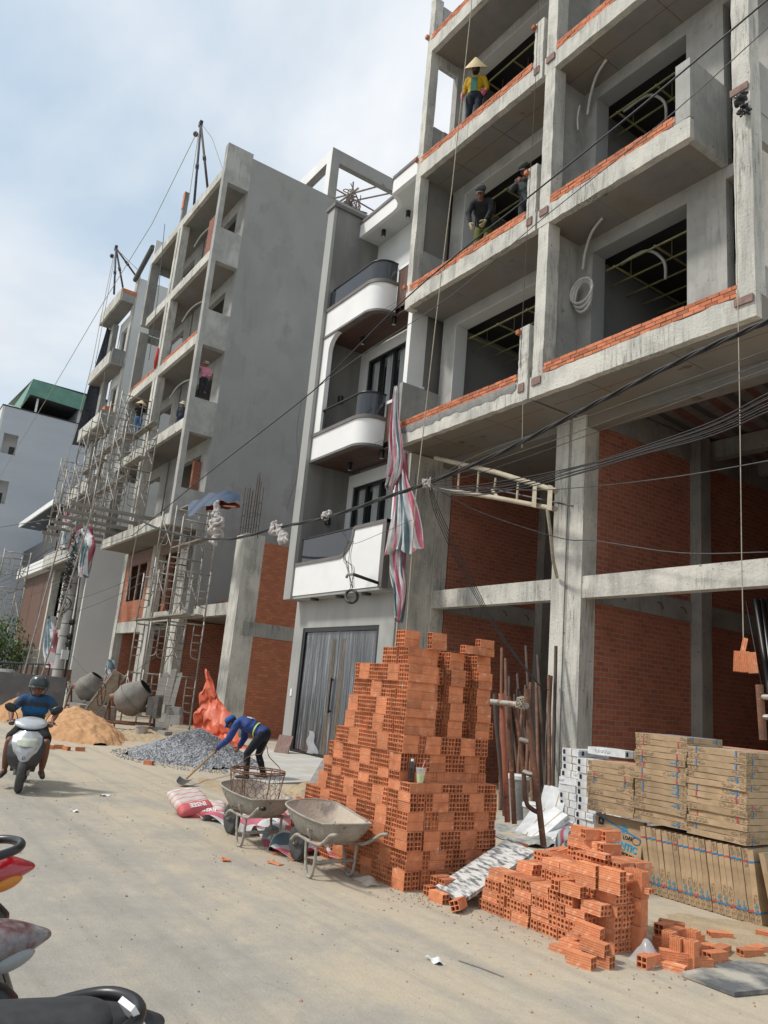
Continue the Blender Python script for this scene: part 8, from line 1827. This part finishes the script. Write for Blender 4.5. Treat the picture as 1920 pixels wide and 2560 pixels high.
# ================= parked motorbikes at the near left =================
redp = mat('red_paint', (.45, .012, .022), (.36, .008, .016), 2, 2, .22, coat=.8)
def bike(loc, yaw, label, body, seatm, taill, clear=False, dz=0, dr=0):
    e = empty('parked_motorbike', loc, label, 'motorbike', None, (0, 0, yaw))   # local +y rear, origin under the rear axle
    RY90 = Matrix.Rotation(math.pi/2, 3, 'Y')
    def wh(c, r, w):
        o = lbuild(MB().lathe([(r-.08, -w*.4), (r-.03, -w*.5), (r-.006, -w*.3), (r, 0), (r-.006, w*.3), (r-.03, w*.5), (r-.08, w*.4)], c, RY90, 32, cap0=False, cap1=False), 'wheel', M['rubber'], e, True)
        rm = MB().lathe([(r-.08, -.018), (r-.08, .018)], c, RY90, 28, cap0=False, cap1=False).lathe([(.05, -.05), (.05, .05)], c, RY90, 14)
        for k in range(8): a = k*math.pi/4; rm.beam(Vector(c), Vector(c)+Vector((0, (r-.08)*math.cos(a), (r-.08)*math.sin(a))), .012, .012, (1, 0, 0))
        lbuild(rm, 'rim', M['steelpole'], o)
    wh((0, 0, .29), .29, .09); wh((0, -1.22, .29), .29, .08)
    mb = MB()
    for i in range(30): t = i/29; mb.ball((0, -.78+.96*t, dz+.775+.02*math.sin(t*3.1)), 1, 14, (.130-.02*t, .10, .055))
    fobj(mb, 'seat', seatm, e, .01, 5)
    mb = MB()
    for i in range(24): t = i/23; mb.ball((0, -.5+.72*t, .62+.15*t), 1, 14, (.14-.04*t**2, .09, .14-.07*t**2))
    fobj(mb, 'tail_fairing', body, e, .01, 5)
    mb = MB(); [mb.ball((0, yy, zz), 1, 14, (rx_, .05, rz_)) for yy, zz, rx_, rz_ in [(.18+.17*q/15, .772+.024*q/15, .108*(1-(q/15)**2.2*.62), .08*(1-(q/15)**1.8*.72)) for q in range(16)]]; fobj(mb, 'tail_light', taill, e, .008, 4)
    for s_ in (-1, 1):
        mb = MB(); mb.ball((s_*.082, .27, .752), 1, 12, (.020, .075, .026), Matrix.Rotation(s_*.3, 3, 'Z')@Matrix.Rotation(.25, 3, 'X')); fobj(mb, 'indicator', hexm('amber_lens', '#c77a22' if not clear else '#8d9090', .2, .9), e, .007, 3)
    if not clear: lbuild(MB().tube(smooth_pts([(.13, -.22, .76+dr), (.15, .0, .82+dr), (.145, .18, .865+dr), (.105, .28, .885+dr), (0, .32, .89+dr), (-.105, .28, .885+dr), (-.145, .18, .865+dr), (-.15, .0, .82+dr), (-.13, -.22, .76+dr)], 5), .018, 10), 'grab_rail', M['black'], e, True)
    mb = MB().sheet(lambda u, v: ((v-.5)*.13, .34*math.cos(math.radians(-10+75*u)), .30+.34*math.sin(math.radians(-10+75*u))-.02*(2*v-1)**2), 14, 5); lbuild(mb, 'rear_fender', M['black'], e, True)
    mb = MB().sheet(lambda u, v: ((v-.5)*(.15+.03*u), .24+.20*u, .66-.42*u-.03*(2*v-1)**2), 10, 6); mb.sheet(lambda u, v: ((v-.5)*(.15+.03*u), .22+.20*u, .66-.42*u-.03*(2*v-1)**2), 10, 6); lbuild(mb, 'mudguard', M['black'], e, True); mb = MB(); mb.ball((0, .12, .60), 1, 12, (.10, .22, .10)); mb.ball((0, -.1, .5), 1, 12, (.10, .2, .14)); fobj(mb, 'inner_body', M['black'], e, .012, 4)
    for s_ in (-1, 1): lbuild(MB().tube([(s_*.10, .0, .30), (s_*.11, .12, .60)], .026, 9), 'shock_absorber', M['steelpole'], e, True)
    lbuild(MB().tube(smooth_pts([(.12, -.65, .22), (.14, -.3, .25), (.15, .0, .30), (.15, .28, .36)], 4), [.02]*6+[.04]*7, 10), 'exhaust', M['black'], e, True)
    mb = MB(); mb.ball((0, -.5, .42), 1, 12, (.12, .22, .16)); mb.ball((0, -.80, .62), 1, 12, (.14, .10, .22)); mb.ball((0, -.95, .85), 1, 12, (.13, .12, .12)); fobj(mb, 'front_body', body, e, .015, 5)
    lbuild(MB().tube([(-.33, -.85, 1.0), (-.1, -.93, 1.0), (.1, -.93, 1.0), (.33, -.85, 1.0)], .014, 8), 'handlebar', M['black'], e, True)
    for s_ in (-1, 1): lbuild(MB().tube([(s_*.07, -1.22, .29), (s_*.07, -1.0, .8)], .02, 8), 'fork_leg', M['steelpole'], e, True)
    return e
blk = mat('black_seat_vinyl', (.035, .035, .037), (.022, .022, .024), 30, 3, .5, spot=(.10, .10, .10), spots=(9, .66, .76))
bk1 = bike((-3.63, .45, 0), math.radians(4), 'parked red motorbike farthest from the camera at the left edge, showing its tail', redp, blk, redp)
bk2 = bike((-2.83, .35, -.03), math.radians(3), 'parked red motorbike with a grey clear tail lamp, middle one at the left edge', redp, blk, redp if 0 else mat('smoky_lens', (.22, .225, .23), (.10, .03, .03), 14, 3, .12), True)
bk3 = bike((-2.12, .47, -.04), math.radians(-2), 'parked black motorbike nearest the camera with a white packet in its grab rail', blk, blk, blk, False, .035, -.05)
o = MB().obox((0, 0, 0), .045, .015, .12, Matrix.Rotation(.8, 3, 'X')).build('white_packet', M['white'], None, label='white paper packet tucked in the grab rail of the nearest parked motorbike', cat='packet'); o.location = P(334, 2540, Z=.80); o.rotation_euler = (0, .25, .5)
bpy.data.scenes.remove(TS)
